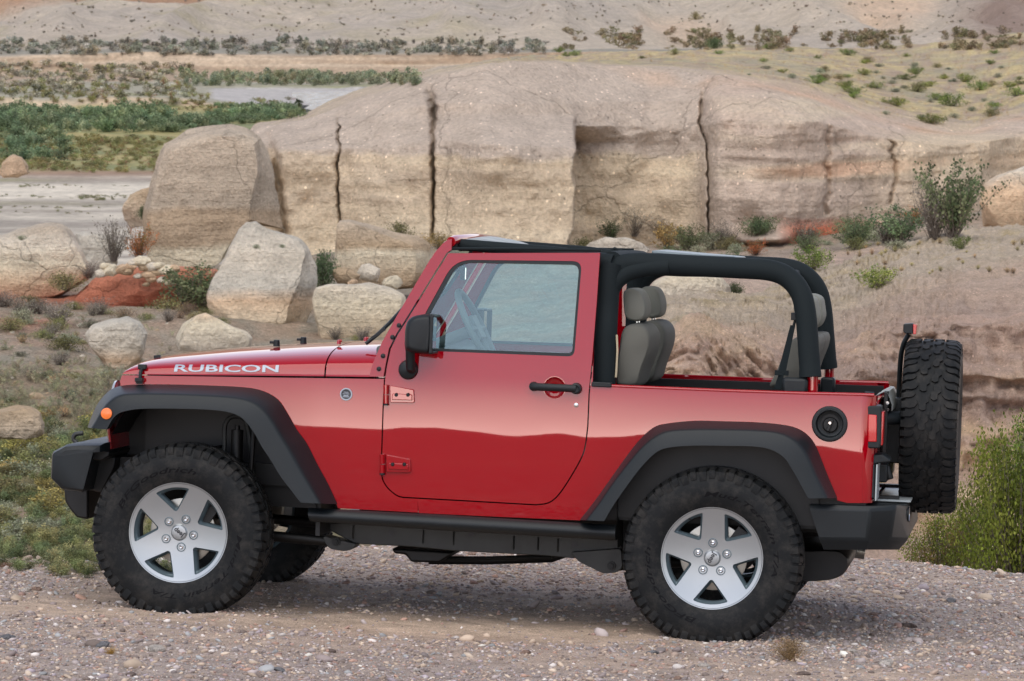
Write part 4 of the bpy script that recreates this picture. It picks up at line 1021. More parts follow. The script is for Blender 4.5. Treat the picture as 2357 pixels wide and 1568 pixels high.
# ================================================================== the land
def vnoise(p, seed=0):
    """value noise in [-1,1] for an (n,3) array"""
    i = np.floor(p).astype(np.int64); f = p-i; f = f*f*(3-2*f); out = np.zeros(len(p))
    for dx in (0, 1):
        for dy in (0, 1):
            for dz in (0, 1):
                h = ((i[:, 0]+dx)*374761393 + (i[:, 1]+dy)*668265263 + (i[:, 2]+dz)*2147483647 + seed*974711) & 0xffffffff
                h = ((h ^ (h >> 13))*1274126177) & 0xffffffff; h = (h ^ (h >> 16)) & 0xffff
                w_ = (f[:, 0] if dx else 1-f[:, 0])*(f[:, 1] if dy else 1-f[:, 1])*(f[:, 2] if dz else 1-f[:, 2])
                out += w_*(h/32767.5-1)
    return out
def fbm(p, scale=1.0, oct=4, seed=0, gain=.5):
    p = np.asarray(p)*scale; a = 1.0; s = np.zeros(len(p)); t = 0
    for k in range(oct): s += a*vnoise(p, seed+k*17); t += a; a *= gain; p = p*2.03+11.7
    return s/t
def ridged(p, scale, oct=3, seed=0):
    p = np.asarray(p)*scale; a = 1.0; s = np.zeros(len(p)); t = 0
    for k in range(oct): s += a*(1-2*np.abs(vnoise(p, seed+k*13))); t += a; a *= .5; p = p*2.1+3.1
    return s/t
def wpts(px, py, D):
    px, py, D = map(np.asarray, (px, py, D)); a = (px-CX)/FPX; b = (CY-py)/FPX
    rx = a; ry = cp+b*sp; rz = -sp+b*cp
    return np.stack([rx*D/ry, D+0*rx, CAMZ+rz*D/ry], -1)
def lerp_rows(stops, x):
    """stops: list of (x, value or rgb)"""
    xs_ = [s[0] for s in stops]; v = np.array([s[1] for s in stops], float)
    if v.ndim == 1: return np.interp(x, xs_, v)
    return np.stack([np.interp(x, xs_, v[:, k]) for k in range(v.shape[1])], -1)
def grid_mesh(name, P, col, mat, kind=None, smooth=True, flip=False):
    r, c, _ = P.shape; idx = np.arange(r*c).reshape(r, c)
    q = np.stack([idx[:-1, :-1], idx[:-1, 1:], idx[1:, 1:], idx[1:, :-1]], -1).reshape(-1, 4)
    if flip: q = q[:, ::-1]
    return np_mesh(name, P.reshape(-1, 3), q, mat, col, smooth, kind)
def np_mesh(name, V, Q, mat, col=None, smooth=True, kind=None, parent=None, mids=None):
    me = bpy.data.meshes.new(name); k = Q.shape[1]
    me.vertices.add(len(V)); me.vertices.foreach_set('co', np.ascontiguousarray(V, dtype=np.float32).ravel())
    me.loops.add(Q.size); me.loops.foreach_set('vertex_index', np.ascontiguousarray(Q, dtype=np.int32).ravel())
    me.polygons.add(len(Q)); me.polygons.foreach_set('loop_start', np.arange(0, Q.size, k, dtype=np.int32))
    me.polygons.foreach_set('use_smooth', np.full(len(Q), smooth))
    if mids is not None: me.polygons.foreach_set('material_index', np.ascontiguousarray(mids, dtype=np.int32))
    me.update(calc_edges=True)
    if col is not None:
        at_ = me.color_attributes.new('tint', 'FLOAT_COLOR', 'POINT'); c4 = np.ones((len(V), 4), np.float32); c4[:, :3] = np.clip(col.reshape(-1, 3), .004, .95)
        at_.data.foreach_set('color', c4.ravel())
    o = link(name, me, mat, parent)
    if kind: o['kind'] = kind
    return o
def earth_mat(name, fine=30, bump=.5, dist=.03, contrast=.35, speck=0.0, rough=.95, mid=4.0, strata=0.0, sscale=5.0, cracks=0.0):
    """rock or soil: the surface's own colour from the mesh, grain, pebbles and relief from noise"""
    m, t, b = new_mat(name); L = t.links.new; N = t.nodes.new
    at_ = N('ShaderNodeAttribute'); at_.attribute_name = 'tint'
    ge = N('ShaderNodeNewGeometry')
    n1 = N('ShaderNodeTexNoise'); n1.inputs['Scale'].default_value = fine; n1.inputs['Detail'].default_value = 6; n1.inputs['Roughness'].default_value = .65
    n2 = N('ShaderNodeTexNoise'); n2.inputs['Scale'].default_value = mid; n2.inputs['Detail'].default_value = 8; n2.inputs['Roughness'].default_value = .7
    L(ge.outputs['Position'], n1.inputs['Vector']); L(ge.outputs['Position'], n2.inputs['Vector'])
    a = N('ShaderNodeMapRange'); a.inputs['From Min'].default_value = .28; a.inputs['From Max'].default_value = .72; a.inputs['To Min'].default_value = 1-contrast; a.inputs['To Max'].default_value = 1+contrast; L(n1.outputs['Fac'], a.inputs['Value'])
    c = N('ShaderNodeMapRange'); c.inputs['From Min'].default_value = .3; c.inputs['From Max'].default_value = .7; c.inputs['To Min'].default_value = 1-contrast*.7; c.inputs['To Max'].default_value = 1+contrast*.7; L(n2.outputs['Fac'], c.inputs['Value'])
    mu = N('ShaderNodeMath'); mu.operation = 'MULTIPLY'; L(a.outputs[0], mu.inputs[0]); L(c.outputs[0], mu.inputs[1])
    vm = N('ShaderNodeVectorMath'); vm.operation = 'SCALE'; L(at_.outputs['Color'], vm.inputs[0]); L(mu.outputs[0], vm.inputs['Scale'])
    last = vm.outputs[0]; s3 = None
    if strata:
        mp_ = N('ShaderNodeMapping'); mp_.inputs['Scale'].default_value = (.28, .28, sscale); mp_.inputs['Rotation'].default_value = (0, R(2.5), 0); L(ge.outputs['Position'], mp_.inputs[0])
        s3 = N('ShaderNodeTexNoise'); s3.inputs['Scale'].default_value = 1.0; s3.inputs['Detail'].default_value = 6; s3.inputs['Roughness'].default_value = .7; L(mp_.outputs[0], s3.inputs['Vector'])
        sm = N('ShaderNodeMapRange'); sm.inputs['From Min'].default_value = .35; sm.inputs['From Max'].default_value = .65; sm.inputs['To Min'].default_value = 1-strata; sm.inputs['To Max'].default_value = 1+strata*.7; L(s3.outputs['Fac'], sm.inputs['Value'])
        v2 = N('ShaderNodeVectorMath'); v2.operation = 'SCALE'; L(last, v2.inputs[0]); L(sm.outputs[0], v2.inputs['Scale']); last = v2.outputs[0]
    if speck:
        vo = N('ShaderNodeTexVoronoi'); vo.inputs['Scale'].default_value = speck; L(ge.outputs['Position'], vo.inputs['Vector'])
        lt = N('ShaderNodeMapRange'); lt.inputs['From Min'].default_value = .16; lt.inputs['From Max'].default_value = .28; lt.inputs['To Min'].default_value = 1; lt.inputs['To Max'].default_value = 0; L(vo.outputs['Distance'], lt.inputs['Value'])
        rn = N('ShaderNodeSeparateColor'); L(vo.outputs['Color'], rn.inputs[0])
        gt = N('ShaderNodeMath'); gt.operation = 'GREATER_THAN'; gt.inputs[1].default_value = .62; L(rn.outputs[0], gt.inputs[0])
        m2 = N('ShaderNodeMath'); m2.operation = 'MULTIPLY'; L(lt.outputs[0], m2.inputs[0]); L(gt.outputs[0], m2.inputs[1])
        pc = N('ShaderNodeMapRange'); pc.inputs['To Min'].default_value = .45; pc.inputs['To Max'].default_value = 1.9; L(rn.outputs[1], pc.inputs['Value'])
        vs_ = N('ShaderNodeVectorMath'); vs_.operation = 'SCALE'; L(last, vs_.inputs[0]); L(pc.outputs[0], vs_.inputs['Scale'])
        mx = N('ShaderNodeMix'); mx.data_type = 'RGBA'; L(m2.outputs[0], mx.inputs[0]); L(last, mx.inputs[6]); L(vs_.outputs[0], mx.inputs[7]); last = mx.outputs[2]
    ck = None
    if cracks:      # fracture lines
        nd = N('ShaderNodeTexNoise'); nd.inputs['Scale'].default_value = 1.1; nd.inputs['Detail'].default_value = 5; L(ge.outputs['Position'], nd.inputs['Vector'])
        va = N('ShaderNodeVectorMath'); va.operation = 'MULTIPLY_ADD'; va.inputs[1].default_value = (1.3, 1.3, 1.3); L(nd.outputs['Color'], va.inputs[0]); L(ge.outputs['Position'], va.inputs[2])
        ve = N('ShaderNodeTexVoronoi'); ve.feature = 'DISTANCE_TO_EDGE'; ve.inputs['Scale'].default_value = cracks; L(va.outputs[0], ve.inputs['Vector'])
        ck = N('ShaderNodeMapRange'); ck.inputs['From Min'].default_value = 0; ck.inputs['From Max'].default_value = .009; ck.inputs['To Min'].default_value = .74; ck.inputs['To Max'].default_value = 1; L(ve.outputs['Distance'], ck.inputs['Value'])
        v4 = N('ShaderNodeVectorMath'); v4.operation = 'SCALE'; L(last, v4.inputs[0]); L(ck.outputs[0], v4.inputs['Scale']); last = v4.outputs[0]
    L(last, b.inputs['Base Color']); b.inputs['Roughness'].default_value = rough; b.inputs['Specular IOR Level'].default_value = .15
    bp = N('ShaderNodeBump'); bp.inputs['Strength'].default_value = bump; bp.inputs['Distance'].default_value = dist
    ad = N('ShaderNodeMath'); ad.operation = 'MULTIPLY_ADD'; ad.inputs[1].default_value = 2.0; L(n2.outputs['Fac'], ad.inputs[0]); L(n1.outputs['Fac'], ad.inputs[2])
    hgt = ad.outputs[0]
    if s3:
        a2 = N('ShaderNodeMath'); a2.operation = 'MULTIPLY_ADD'; a2.inputs[1].default_value = 1.6; L(s3.outputs['Fac'], a2.inputs[0]); L(hgt, a2.inputs[2]); hgt = a2.outputs[0]
    if ck:
        a3 = N('ShaderNodeMath'); a3.operation = 'MULTIPLY_ADD'; a3.inputs[1].default_value = 1.2; L(ck.outputs[0], a3.inputs[0]); L(hgt, a3.inputs[2]); hgt = a3.outputs[0]
    L(hgt, bp.inputs['Height']); L(bp.outputs[0], b.inputs['Normal'])
    return m
M['cliff'] = earth_mat('cliff_rock', 9, .9, .13, .22, 6.0, mid=1.1, strata=.03, sscale=2.0, cracks=.16)
M['boulder'] = earth_mat('boulder_rock', 13, 1.0, .10, .22, 0, mid=1.8, strata=.05, sscale=3, cracks=.34)
M['slope'] = earth_mat('slope_soil', 16, .9, .12, .34, 8.0, mid=2.0, strata=.14, sscale=5)
M['bank'] = earth_mat('bank_soil', 42, 1.0, .05, .30, 20.0, mid=7.0, strata=.12, sscale=9)
M['valley'] = earth_mat('valley_soil', 1.6, .3, .1, .25, 0, mid=.35)
M['farhill'] = earth_mat('far_hill_soil', 1.2, .8, 1.2, .20, 0, mid=.16)
M['gravelbed'] = earth_mat('gravel_bed', 110, .8, .012, .45, 70.0, mid=7)

def sheet(name, cols, px0, px1, dpx, seg, mat, colfun, disp=None, kind='structure', wide=None):
    """cols: (px, [(py, D), ...]); lofted across px and along each profile."""
    cols = sorted(cols); CXs = np.array([c[0] for c in cols], float); A = np.array([c[1] for c in cols], float)   # C x K x 2
    PX = np.arange(px0, px1+dpx, dpx); K = A.shape[1]; nc = len(PX)
    if wide: PX = np.concatenate([np.arange(px0-wide[0], px0, 30) if wide[0] else [], PX, np.arange(PX[-1]+30, px1+wide[1]+30, 30)])
    W = np.stack([np.stack([np.interp(PX, CXs, A[:, k, j]) for k in range(K)], 0) for j in (0, 1)], -1)           # K x N x 2
    # soften the kinks between columns
    ker = np.hanning(int(60/dpx)//2*2+3); ker /= ker.sum(); h = len(ker)//2
    for k in range(K):
        for j in (0, 1): W[k, :, j] = np.convolve(np.pad(W[k, :, j], h, mode='edge'), ker, 'valid')
    rows = []; ids = []
    for k in range(K-1):
        n = seg[k] if isinstance(seg, (list, tuple)) else seg
        for i in range(n): t = i/n; rows.append(W[k]*(1-t)+W[k+1]*t); ids.append(k+t)
    rows.append(W[-1]); ids.append(K-1)
    G = np.stack(rows, 0); ids = np.array(ids)
    PXg = np.broadcast_to(PX, G.shape[:2]).copy(); IDg = np.broadcast_to(ids[:, None], G.shape[:2]).copy()
    P = wpts(PXg, G[..., 0], G[..., 1])
    if disp is not None: P = disp(P, PXg, G[..., 0], IDg)
    col = colfun(P, PXg, G[..., 0], IDg)
    return grid_mesh(name, P, col, mat, kind)
def mixc(a, b, t): t = np.clip(t, 0, 1)[..., None]; return a*(1-t)+b*t
def C3(r, g, b_): return np.array([r, g, b_])
def srgb(r, g, b_, k=1.0):
    f = lambda c: ((c/255+.055)/1.055)**2.4 if c > 10 else c/255/12.92
    return np.array([f(r)*1.02, f(g)*1.0, f(b_)*.93])*k
KA = 1.27   # photograph colour to surface colour

# ---- the mesa with its cliff
def mesa_cols():
    D0 = 112
    t = [  # px, base, base D, face top, mid slope, rim, rim D, plateau far py, far D
        (520, 600, 112, 560, 520, 480, 117.5, 470, 118),
        (575, 600, 110, 430, 350, 294, 115.5, 292, 122),
        (640, 560, 110, 350, 315, 284, 114.2, 282, 124),
        (700, 560, 110, 345, 310, 272, 114.2, 270, 125),
        (780, 560, 110, 340, 290, 236, 114.2, 234, 130),
        (900, 570, 109, 335, 260, 194, 113.2, 191, 135),
        (1000, 580, 109, 320, 240, 166, 113.2, 162, 140),
        (1120, 590, 108, 325, 240, 148, 112.2, 143, 150),
        (1290, 600, 110, 335, 240, 143, 114.2, 132, 160),
        (1345, 590, 111, 325, 235, 146, 115.2, 130, 162),
        (1500, 570, 112.5, 300, 235, 152, 116.7, 120, 168),
        (1610, 560, 112, 290, 230, 160, 116.2, 112, 172),
        (1650, 560, 110.5, 285, 225, 165, 114.7, 108, 175),
        (1780, 565, 110, 275, 225, 185, 114.2, 104, 175),
        (1880, 560, 111, 280, 240, 210, 115.2, 106, 175),
        (2000, 545, 112, 310, 285, 258, 117.5, 110, 175),
        (2120, 520, 113, 335, 320, 292, 118.5, 98, 172),
        (2240, 500, 115, 330, 315, 300, 120.5, 86, 172),
        (2357, 490, 118, 310, 290, 262, 123.5, 72, 172),
        (2700, 480, 122, 290, 270, 245, 127.5, 20, 175)]
    return [(r[0], [(r[1]+60, r[2]-1.5), (r[1], r[2]-.3), (r[3], r[2]+.4), (r[4], r[2]*.62+r[6]*.38), (r[5], r[6]), ((r[5]*.45+r[7]*.55), r[6]*.5+r[8]*.5), (r[7], r[8]), (r[7]+40, r[8]+20)]) for r in t]
def crack(px, py, pts, w, wob=3, seed=5):
    xs_ = np.interp(py, [p[1] for p in pts], [p[0] for p in pts]); 
    q = np.stack([py/14.0, 0*py+seed, 0*py], -1).reshape(-1, 3); xs_ = xs_+wob*(fbm(q, 1, 3, seed).reshape(py.shape))*2
    ww = np.interp(py, [p[1] for p in pts], [p[2] if len(p) > 2 else w for p in pts])
    g = np.exp(-((px-xs_)/ww)**2); return g*np.clip((py-pts[0][1])/50, 0, 1)*np.clip((pts[-1][1]-py)/10, 0, 1)
def mesa_disp(P, px, py, ids):
    Q = P.reshape(-1, 3); S_ = Q*np.array([1, 1, 1.0]); sh = P.shape[:2]
    face = np.clip(1-np.abs(ids-1.9)/1.6, 0, 1)
    ex = 1318+fbm(np.stack([py.ravel()/30, 0*py.ravel(), 0*py.ravel()], -1), 1, 3, 4).reshape(sh)*9-(np.clip(py-480, 0, 200)*.12)
    stp = np.clip((ex+3-px)/6, 0, 1)*np.exp(-np.clip(ex-px, 0, None)/260)*np.clip((py-265)/60, 0, 1)
    rec = np.clip((px-ex)/4, 0, 1)*np.exp(-np.clip(px-ex, 0, None)/110)*np.clip((py-290)/40, 0, 1)
    n1 = fbm(Q, .22, 4, 3).reshape(sh); n2 = fbm(Q, .9, 4, 9).reshape(sh)
    strata = fbm(Q*np.array([.10, .10, 1.6]), 1.0, 4, 21).reshape(sh); fine = fbm(Q*np.array([.5, .5, 5]), 1.0, 3, 41).reshape(sh)
    rg = ridged(Q*np.array([1, 1, .35]), .30, 3, 8).reshape(sh)
    right = np.clip((px-1600)/150, 0, 1)
    d = n1*1.3 + n2*.45 + strata*(.10+.26*right) + fine*(.06+.08*right) + rg*(.22+.30*right)
    ov = np.exp(-((py-545)/14)**2)*np.clip((px-1660)/40, 0, 1)*np.clip((1830-px)/40, 0, 1)   # overhang
    d = d + 2.2*ov
    cr = crack(px, py, [(775, 250, 2), (781, 330, 2.2), (779, 420, 2.2), (783, 560, 2.2)], 3)*.8 + 1.3*crack(px, py, [(985, 186, 12), (998, 250, 7), (996, 330, 4), (999, 430, 3), (997, 580, 2.4)], 6, 2, 9) + crack(px, py, [(1622, 190, 7), (1618, 250, 6), (1613, 285, 4), (1632, 330, 3), (1633, 600, 2.6)], 5, 2, 12) + .3*crack(px, py, [(1900, 260, 7), (1905, 400, 6), (1898, 500, 6)], 6, 6, 15) + .35*crack(px, py, [(2050, 290, 5), (2065, 400, 4), (2055, 480, 4)], 6, 6, 18) + 1.1*crack(px, py, [(610, 300, 10), (630, 360, 12), (640, 450, 13), (652, 560, 13)], 12, 2, 25)
    P = P.copy(); P[..., 1] += -d*(face*.9+.1) + cr*.95 - stp*4.0 + rec*2.0
    top = np.clip(ids-3, 0, 1); P[..., 2] += (n1*.25+n2*.10)*top + (strata*.15+n2*.12)*face*.6
    return P
def mesa_col(P, px, py, ids):
    Q = P.reshape(-1, 3); sh = P.shape[:2]; n = fbm(Q, .35, 5, 77).reshape(sh); n2 = fbm(Q, 1.7, 4, 78).reshape(sh); st = fbm(Q*np.array([.12, .12, 1.8]), 1, 4, 79).reshape(sh); n3 = fbm(Q, 5.0, 3, 80).reshape(sh)
    grey = srgb(176, 162, 152, KA); tan = srgb(190, 172, 150, KA); pink = srgb(188, 164, 150, KA); pale = srgb(200, 186, 166, KA); rust = srgb(186, 135, 108, KA); dark = srgb(118, 104, 94, KA)
    c = np.broadcast_to(grey, P.shape).copy()
    lower = np.clip((ids*0+ (py-(345+12*n2+20*n)))/14, 0, 1)*np.clip((1640-px)/60, 0, 1)
    c = mixc(c, tan, lower*.85); c = mixc(c, pale, np.clip(st*2.2, 0, 1)*.6*lower); c = mixc(c, grey, np.clip(-st*2.4, 0, 1)*.3)
    r = np.clip((px-1600)/80, 0, 1); c = mixc(c, pink, r*.35); c = mixc(c, pale, r*np.clip(st*2.5, 0, 1)*.7); c = mixc(c, rust, r*np.clip(st*3-.8+n*.8, 0, 1)*.5*np.clip((py-300)/80, 0, 1))
    c = mixc(c, tan, np.clip((px-1950)/150, 0, 1)*.6*np.clip((py-290)/40, 0, 1))
    rimg = np.exp(-((ids-3.7)/.35)**2)*np.clip((px-1250)/300, 0, 1); c = mixc(c, srgb(192, 158, 132, KA), rimg*.6*np.clip(.5+n*2, 0, 1))
    c = mixc(c, dark, np.clip(n3*1.6-.65, 0, 1)*.6*np.clip(3.6-ids, 0, 1))
    red = np.clip((px-1780)/60, 0, 1)*np.clip((2060-px)/60, 0, 1)*np.clip((py-500)/25, 0, 1); c = mixc(c, srgb(186, 112, 88, KA), red*np.clip(.4+n*2.5, 0, 1))
    c = mixc(c, dark*.75, crack(px, py, [(995, 180), (997, 300)], 14, 4, 30)*.25)
    # plateau: dry yellow grass, earth between
    g = np.clip((ids-3.95)*3, 0, 1); gy = mixc(np.broadcast_to(srgb(182, 166, 128, KA), P.shape), srgb(160, 142, 126, KA), np.clip(.6+n2*2.2, 0, 1)); gy = mixc(gy, srgb(146, 142, 126, KA), np.clip(n*3, 0, 1)*.6)
    top = g*np.clip((px-900)/300, .3, 1)
    return mixc(c, gy, top)
mesa = sheet('cliff_terrain', mesa_cols(), 520, 2700, 3.2, [6, 60, 38, 34, 20, 20, 6], M['cliff'], mesa_col, mesa_disp, wide=(0, 2400))

# ---- wash and slopes between the parking place and the cliff
def slope_cols():
    t = [
        (-300, [(1900, 24), (1600, 33), (1290, 47), (1010, 58), (880, 66), (790, 74), (720, 82), (650, 90), (620, 98), (700, 112)]),
        (0, [(1850, 24), (1560, 33), (1300, 46), (1020, 58), (890, 66), (800, 74), (735, 82), (690, 90), (640, 98), (700, 112)]),
        (220, [(1850, 24), (1560, 33), (1290, 46), (1030, 58), (900, 66), (820, 74), (750, 82), (690, 90), (625, 97), (700, 112)]),
        (420, [(1850, 24), (1560, 33), (1300, 46), (1040, 58), (910, 66), (830, 74), (755, 82), (690, 90), (628, 98), (640, 112)]),
        (620, [(1850, 24), (1560, 33), (1300, 46), (1040, 58), (920, 66), (840, 74), (780, 82), (700, 90), (620, 100), (585, 112)]),
        (1000, [(1850, 24), (1560, 33), (1300, 46), (1040, 58), (920, 66), (850, 74), (790, 82), (700, 90), (620, 100), (565, 112)]),
        (1350, [(1850, 24), (1560, 33), (1300, 46), (1000, 58), (880, 66), (800, 74), (730, 82), (670, 90), (610, 100), (555, 114)]),
        (1600, [(1850, 24), (1560, 33), (1280, 46), (980, 56), (860, 62), (780, 70), (730, 78), (670, 90), (600, 100), (545, 114)]),
        (1850, [(1850, 24), (1560, 33), (1280, 46), (980, 56), (860, 62), (780, 70), (720, 78), (665, 90), (590, 100), (530, 114)]),
        (2100, [(1850, 24), (1560, 33), (1280, 46), (980, 56), (860, 62), (780, 70), (700, 80), (620, 92), (560, 102), (490, 116)]),
        (2357, [(1850, 24), (1560, 33), (1280, 46), (980, 56), (860, 62), (780, 70), (700, 80), (600, 92), (530, 104), (460, 118)]),
        (2700, [(1850, 24), (1560, 33), (1280, 46), (980, 56), (860, 62), (780, 70), (690, 80), (590, 92), (510, 104), (440, 118)])]
    return t
def slope_disp(P, px, py, ids):
    Q = P.reshape(-1, 3); sh = P.shape[:2]; P = P.copy()
    P[..., 2] += fbm(Q, .12, 4, 5).reshape(sh)*.55 + fbm(Q, .6, 4, 6).reshape(sh)*.22 + fbm(Q, 2.4, 3, 7).reshape(sh)*.06
    return P
def slope_col(P, px, py, ids):
    Q = P.reshape(-1, 3); sh = P.shape[:2]; n = fbm(Q, .25, 5, 87).reshape(sh); n2 = fbm(Q, 1.2, 5, 88).reshape(sh)
    soil = srgb(168, 148, 132, KA); red = srgb(176, 112, 90, KA); olive = srgb(128, 120, 92, KA); grey = srgb(158, 150, 138, KA)
    c = mixc(np.broadcast_to(soil, P.shape), grey, np.clip(.5+n2*2, 0, 1))
    c = mixc(c, olive, np.clip((py-820)/150, 0, 1)*np.clip(.65+n2*1.5, 0, 1)*np.clip((1500-px)/300, 0, 1))
    rd = np.exp(-((py-705)/75)**2)*np.clip((620-px)/80, 0, 1)*np.clip((px+60)/80, 0, 1)
    c = mixc(c, red, rd*np.clip(.35+n*2.6, 0, 1))
    pk = np.clip((px-1350)/200, 0, 1)*np.clip((py-560)/40, 0, 1); c = mixc(c, mixc(np.broadcast_to(srgb(190, 168, 154, KA), P.shape), srgb(170, 148, 138, KA), np.clip(.5+n2*2, 0, 1)), pk)
    return c
slope = sheet('wash_terrain', slope_cols(), -300, 2700, 5, [6, 8, 24, 16, 14, 14, 14, 14, 14], M['slope'], slope_col, slope_disp, wide=(2400, 2400))

# ---- eroded bank on the right, seen through the sport bar and behind the spare wheel
def bank_cols():
    t = [
        (1330, 1000, 40, 905, 880, 44, 905, 54, 960),
        (1430, 1000, 39, 880, 845, 44, 830, 56, 900),
        (1500, 1000, 38, 860, 800, 43, 700, 56, 760),
        (1600, 1050, 37, 880, 740, 43, 692, 58, 740),
        (1680, 1100, 36, 900, 770, 44, 690, 60, 730),
        (1760, 1150, 36, 930, 790, 45, 664, 62, 720),
        (1860, 1200, 36, 960, 830, 46, 640, 66, 700),
        (1960, 1250, 36, 1000, 790, 46, 596, 72, 660),
        (2080, 1290, 36, 1040, 730, 47, 562, 76, 640),
        (2200, 1300, 36, 1050, 700, 48, 540, 78, 620),
        (2357, 1310, 36, 1040, 690, 48, 522, 80, 600),
        (2700, 1310, 36, 1020, 680, 48, 500, 82, 600)]
    return [(r[0], [(r[1]+260, r[2]-7), (r[1], r[2]), (r[3], r[5]-3), (r[4]+22, r[5]-1.2), (r[4], r[5]), (r[6]+ (r[4]-r[6])*.35, (r[5]+r[7])*.5), (r[6], r[7]), (r[8], r[7]+8)]) for r in t]
def bank_disp(P, px, py, ids):
    Q = P.reshape(-1, 3); sh = P.shape[:2]; P = P.copy()
    face = np.clip(1-np.abs(ids-2.3)/2.2, 0, 1)
    st = fbm(Q*np.array([.25, .25, 4.0]), 1.0, 4, 61).reshape(sh); rg = ridged(Q*np.array([1, .7, .5]), .55, 4, 62).reshape(sh)
    n = fbm(Q, .5, 4, 63).reshape(sh); f = fbm(Q, 6.0, 4, 64).reshape(sh)
    P[..., 1] += -(st*.9+rg*.7+n*.9+f*.30)*face; P[..., 2] += n*.30*(1-face*.5) + f*.10 + rg*.16*face + fbm(Q, .16, 3, 65).reshape(sh)*.5*np.clip((5.6-ids), 0, 1)
    return P
def bank_col(P, px, py, ids):
    Q = P.reshape(-1, 3); sh = P.shape[:2]; n = fbm(Q, .5, 5, 91).reshape(sh); st = fbm(Q*np.array([.3, .3, 4]), 1, 4, 92).reshape(sh); n2 = fbm(Q, 2.5, 4, 93).reshape(sh)
    pk = srgb(184, 158, 144, KA); tan = srgb(204, 178, 150, KA); mauve = srgb(164, 144, 136, KA); gravel = srgb(186, 172, 156, KA)
    c = mixc(np.broadcast_to(pk, P.shape), tan, np.clip(st*2.4+.1, 0, 1)*.75); c = mixc(c, mauve, np.clip(-st*2.2+n, 0, 1)*.75)
    c = mixc(c, gravel, np.clip((ids-4.1)*1.6, 0, 1)*.85); c = mixc(c, srgb(182, 164, 126, KA), np.clip((ids-4.3), 0, 1)*np.clip(n2*2.2, 0, 1)*.7)
    return mixc(c, srgb(120, 96, 86, KA), np.clip(n2*2-.7, 0, 1)*.5)
bank = sheet('bank_terrain', bank_cols(), 1330, 2700, 3.2, [8, 50, 44, 10, 50, 44, 8], M['bank'], bank_col, bank_disp, wide=(0, 2400))

# ---- valley floor, river terrace
ZV = -11.4
def Dv(py, z=ZV): return (CAMZ-z)*FPX/(py+60)
vrows = [(640, Dv(640)), (555, Dv(555)), (408, Dv(408)), (300, Dv(300)), (246, Dv(246)), (222, Dv(246)+2), (206, Dv(206)), (196, Dv(206)+4), (168, Dv(166)), (128, Dv(166)+5), (112, Dv(166)+70)]
def vcols():
    o = []
    for px in range(-600, 3001, 100):
        b = np.clip((560-px)/120, 0, 1)         # left bank only
        wv = 3*math.sin(px/170)
        up = 1-np.clip((px-1250)/300, 0, 1)
        r = [(640, Dv(640)), (555, Dv(555)), (408, Dv(408)), (300, Dv(300)), (246+wv, Dv(246+wv)), (246+wv-22*b-2, Dv(246+wv)+2+6*(1-b)), (207-8*b, Dv(207)), (200-4*b, Dv(207)+3), (166+wv*.5+7*up*0, Dv(166)), (128-wv*.5, Dv(166)+5), (112, Dv(166)+70)]
        o.append((px, r))
    return o
def v_disp(P, px, py, ids):
    Q = P.reshape(-1, 3); sh = P.shape[:2]; P = P.copy(); land = np.ones(sh)
    land[(ids < 2.2)] = .35
    wet = ((px > 470) & (px < 900) & (ids < 6.4)); land[wet] = .08
    P[..., 2] += (fbm(Q, .035, 4, 31).reshape(sh)*.8+fbm(Q, .2, 3, 32).reshape(sh)*.25)*land
    bank_ = np.exp(-((ids-8.5)/.5)**2); P[..., 1] += bank_*ridged(Q*np.array([1, 1, .2]), .12, 3, 33).reshape(sh)*2.5
    return P
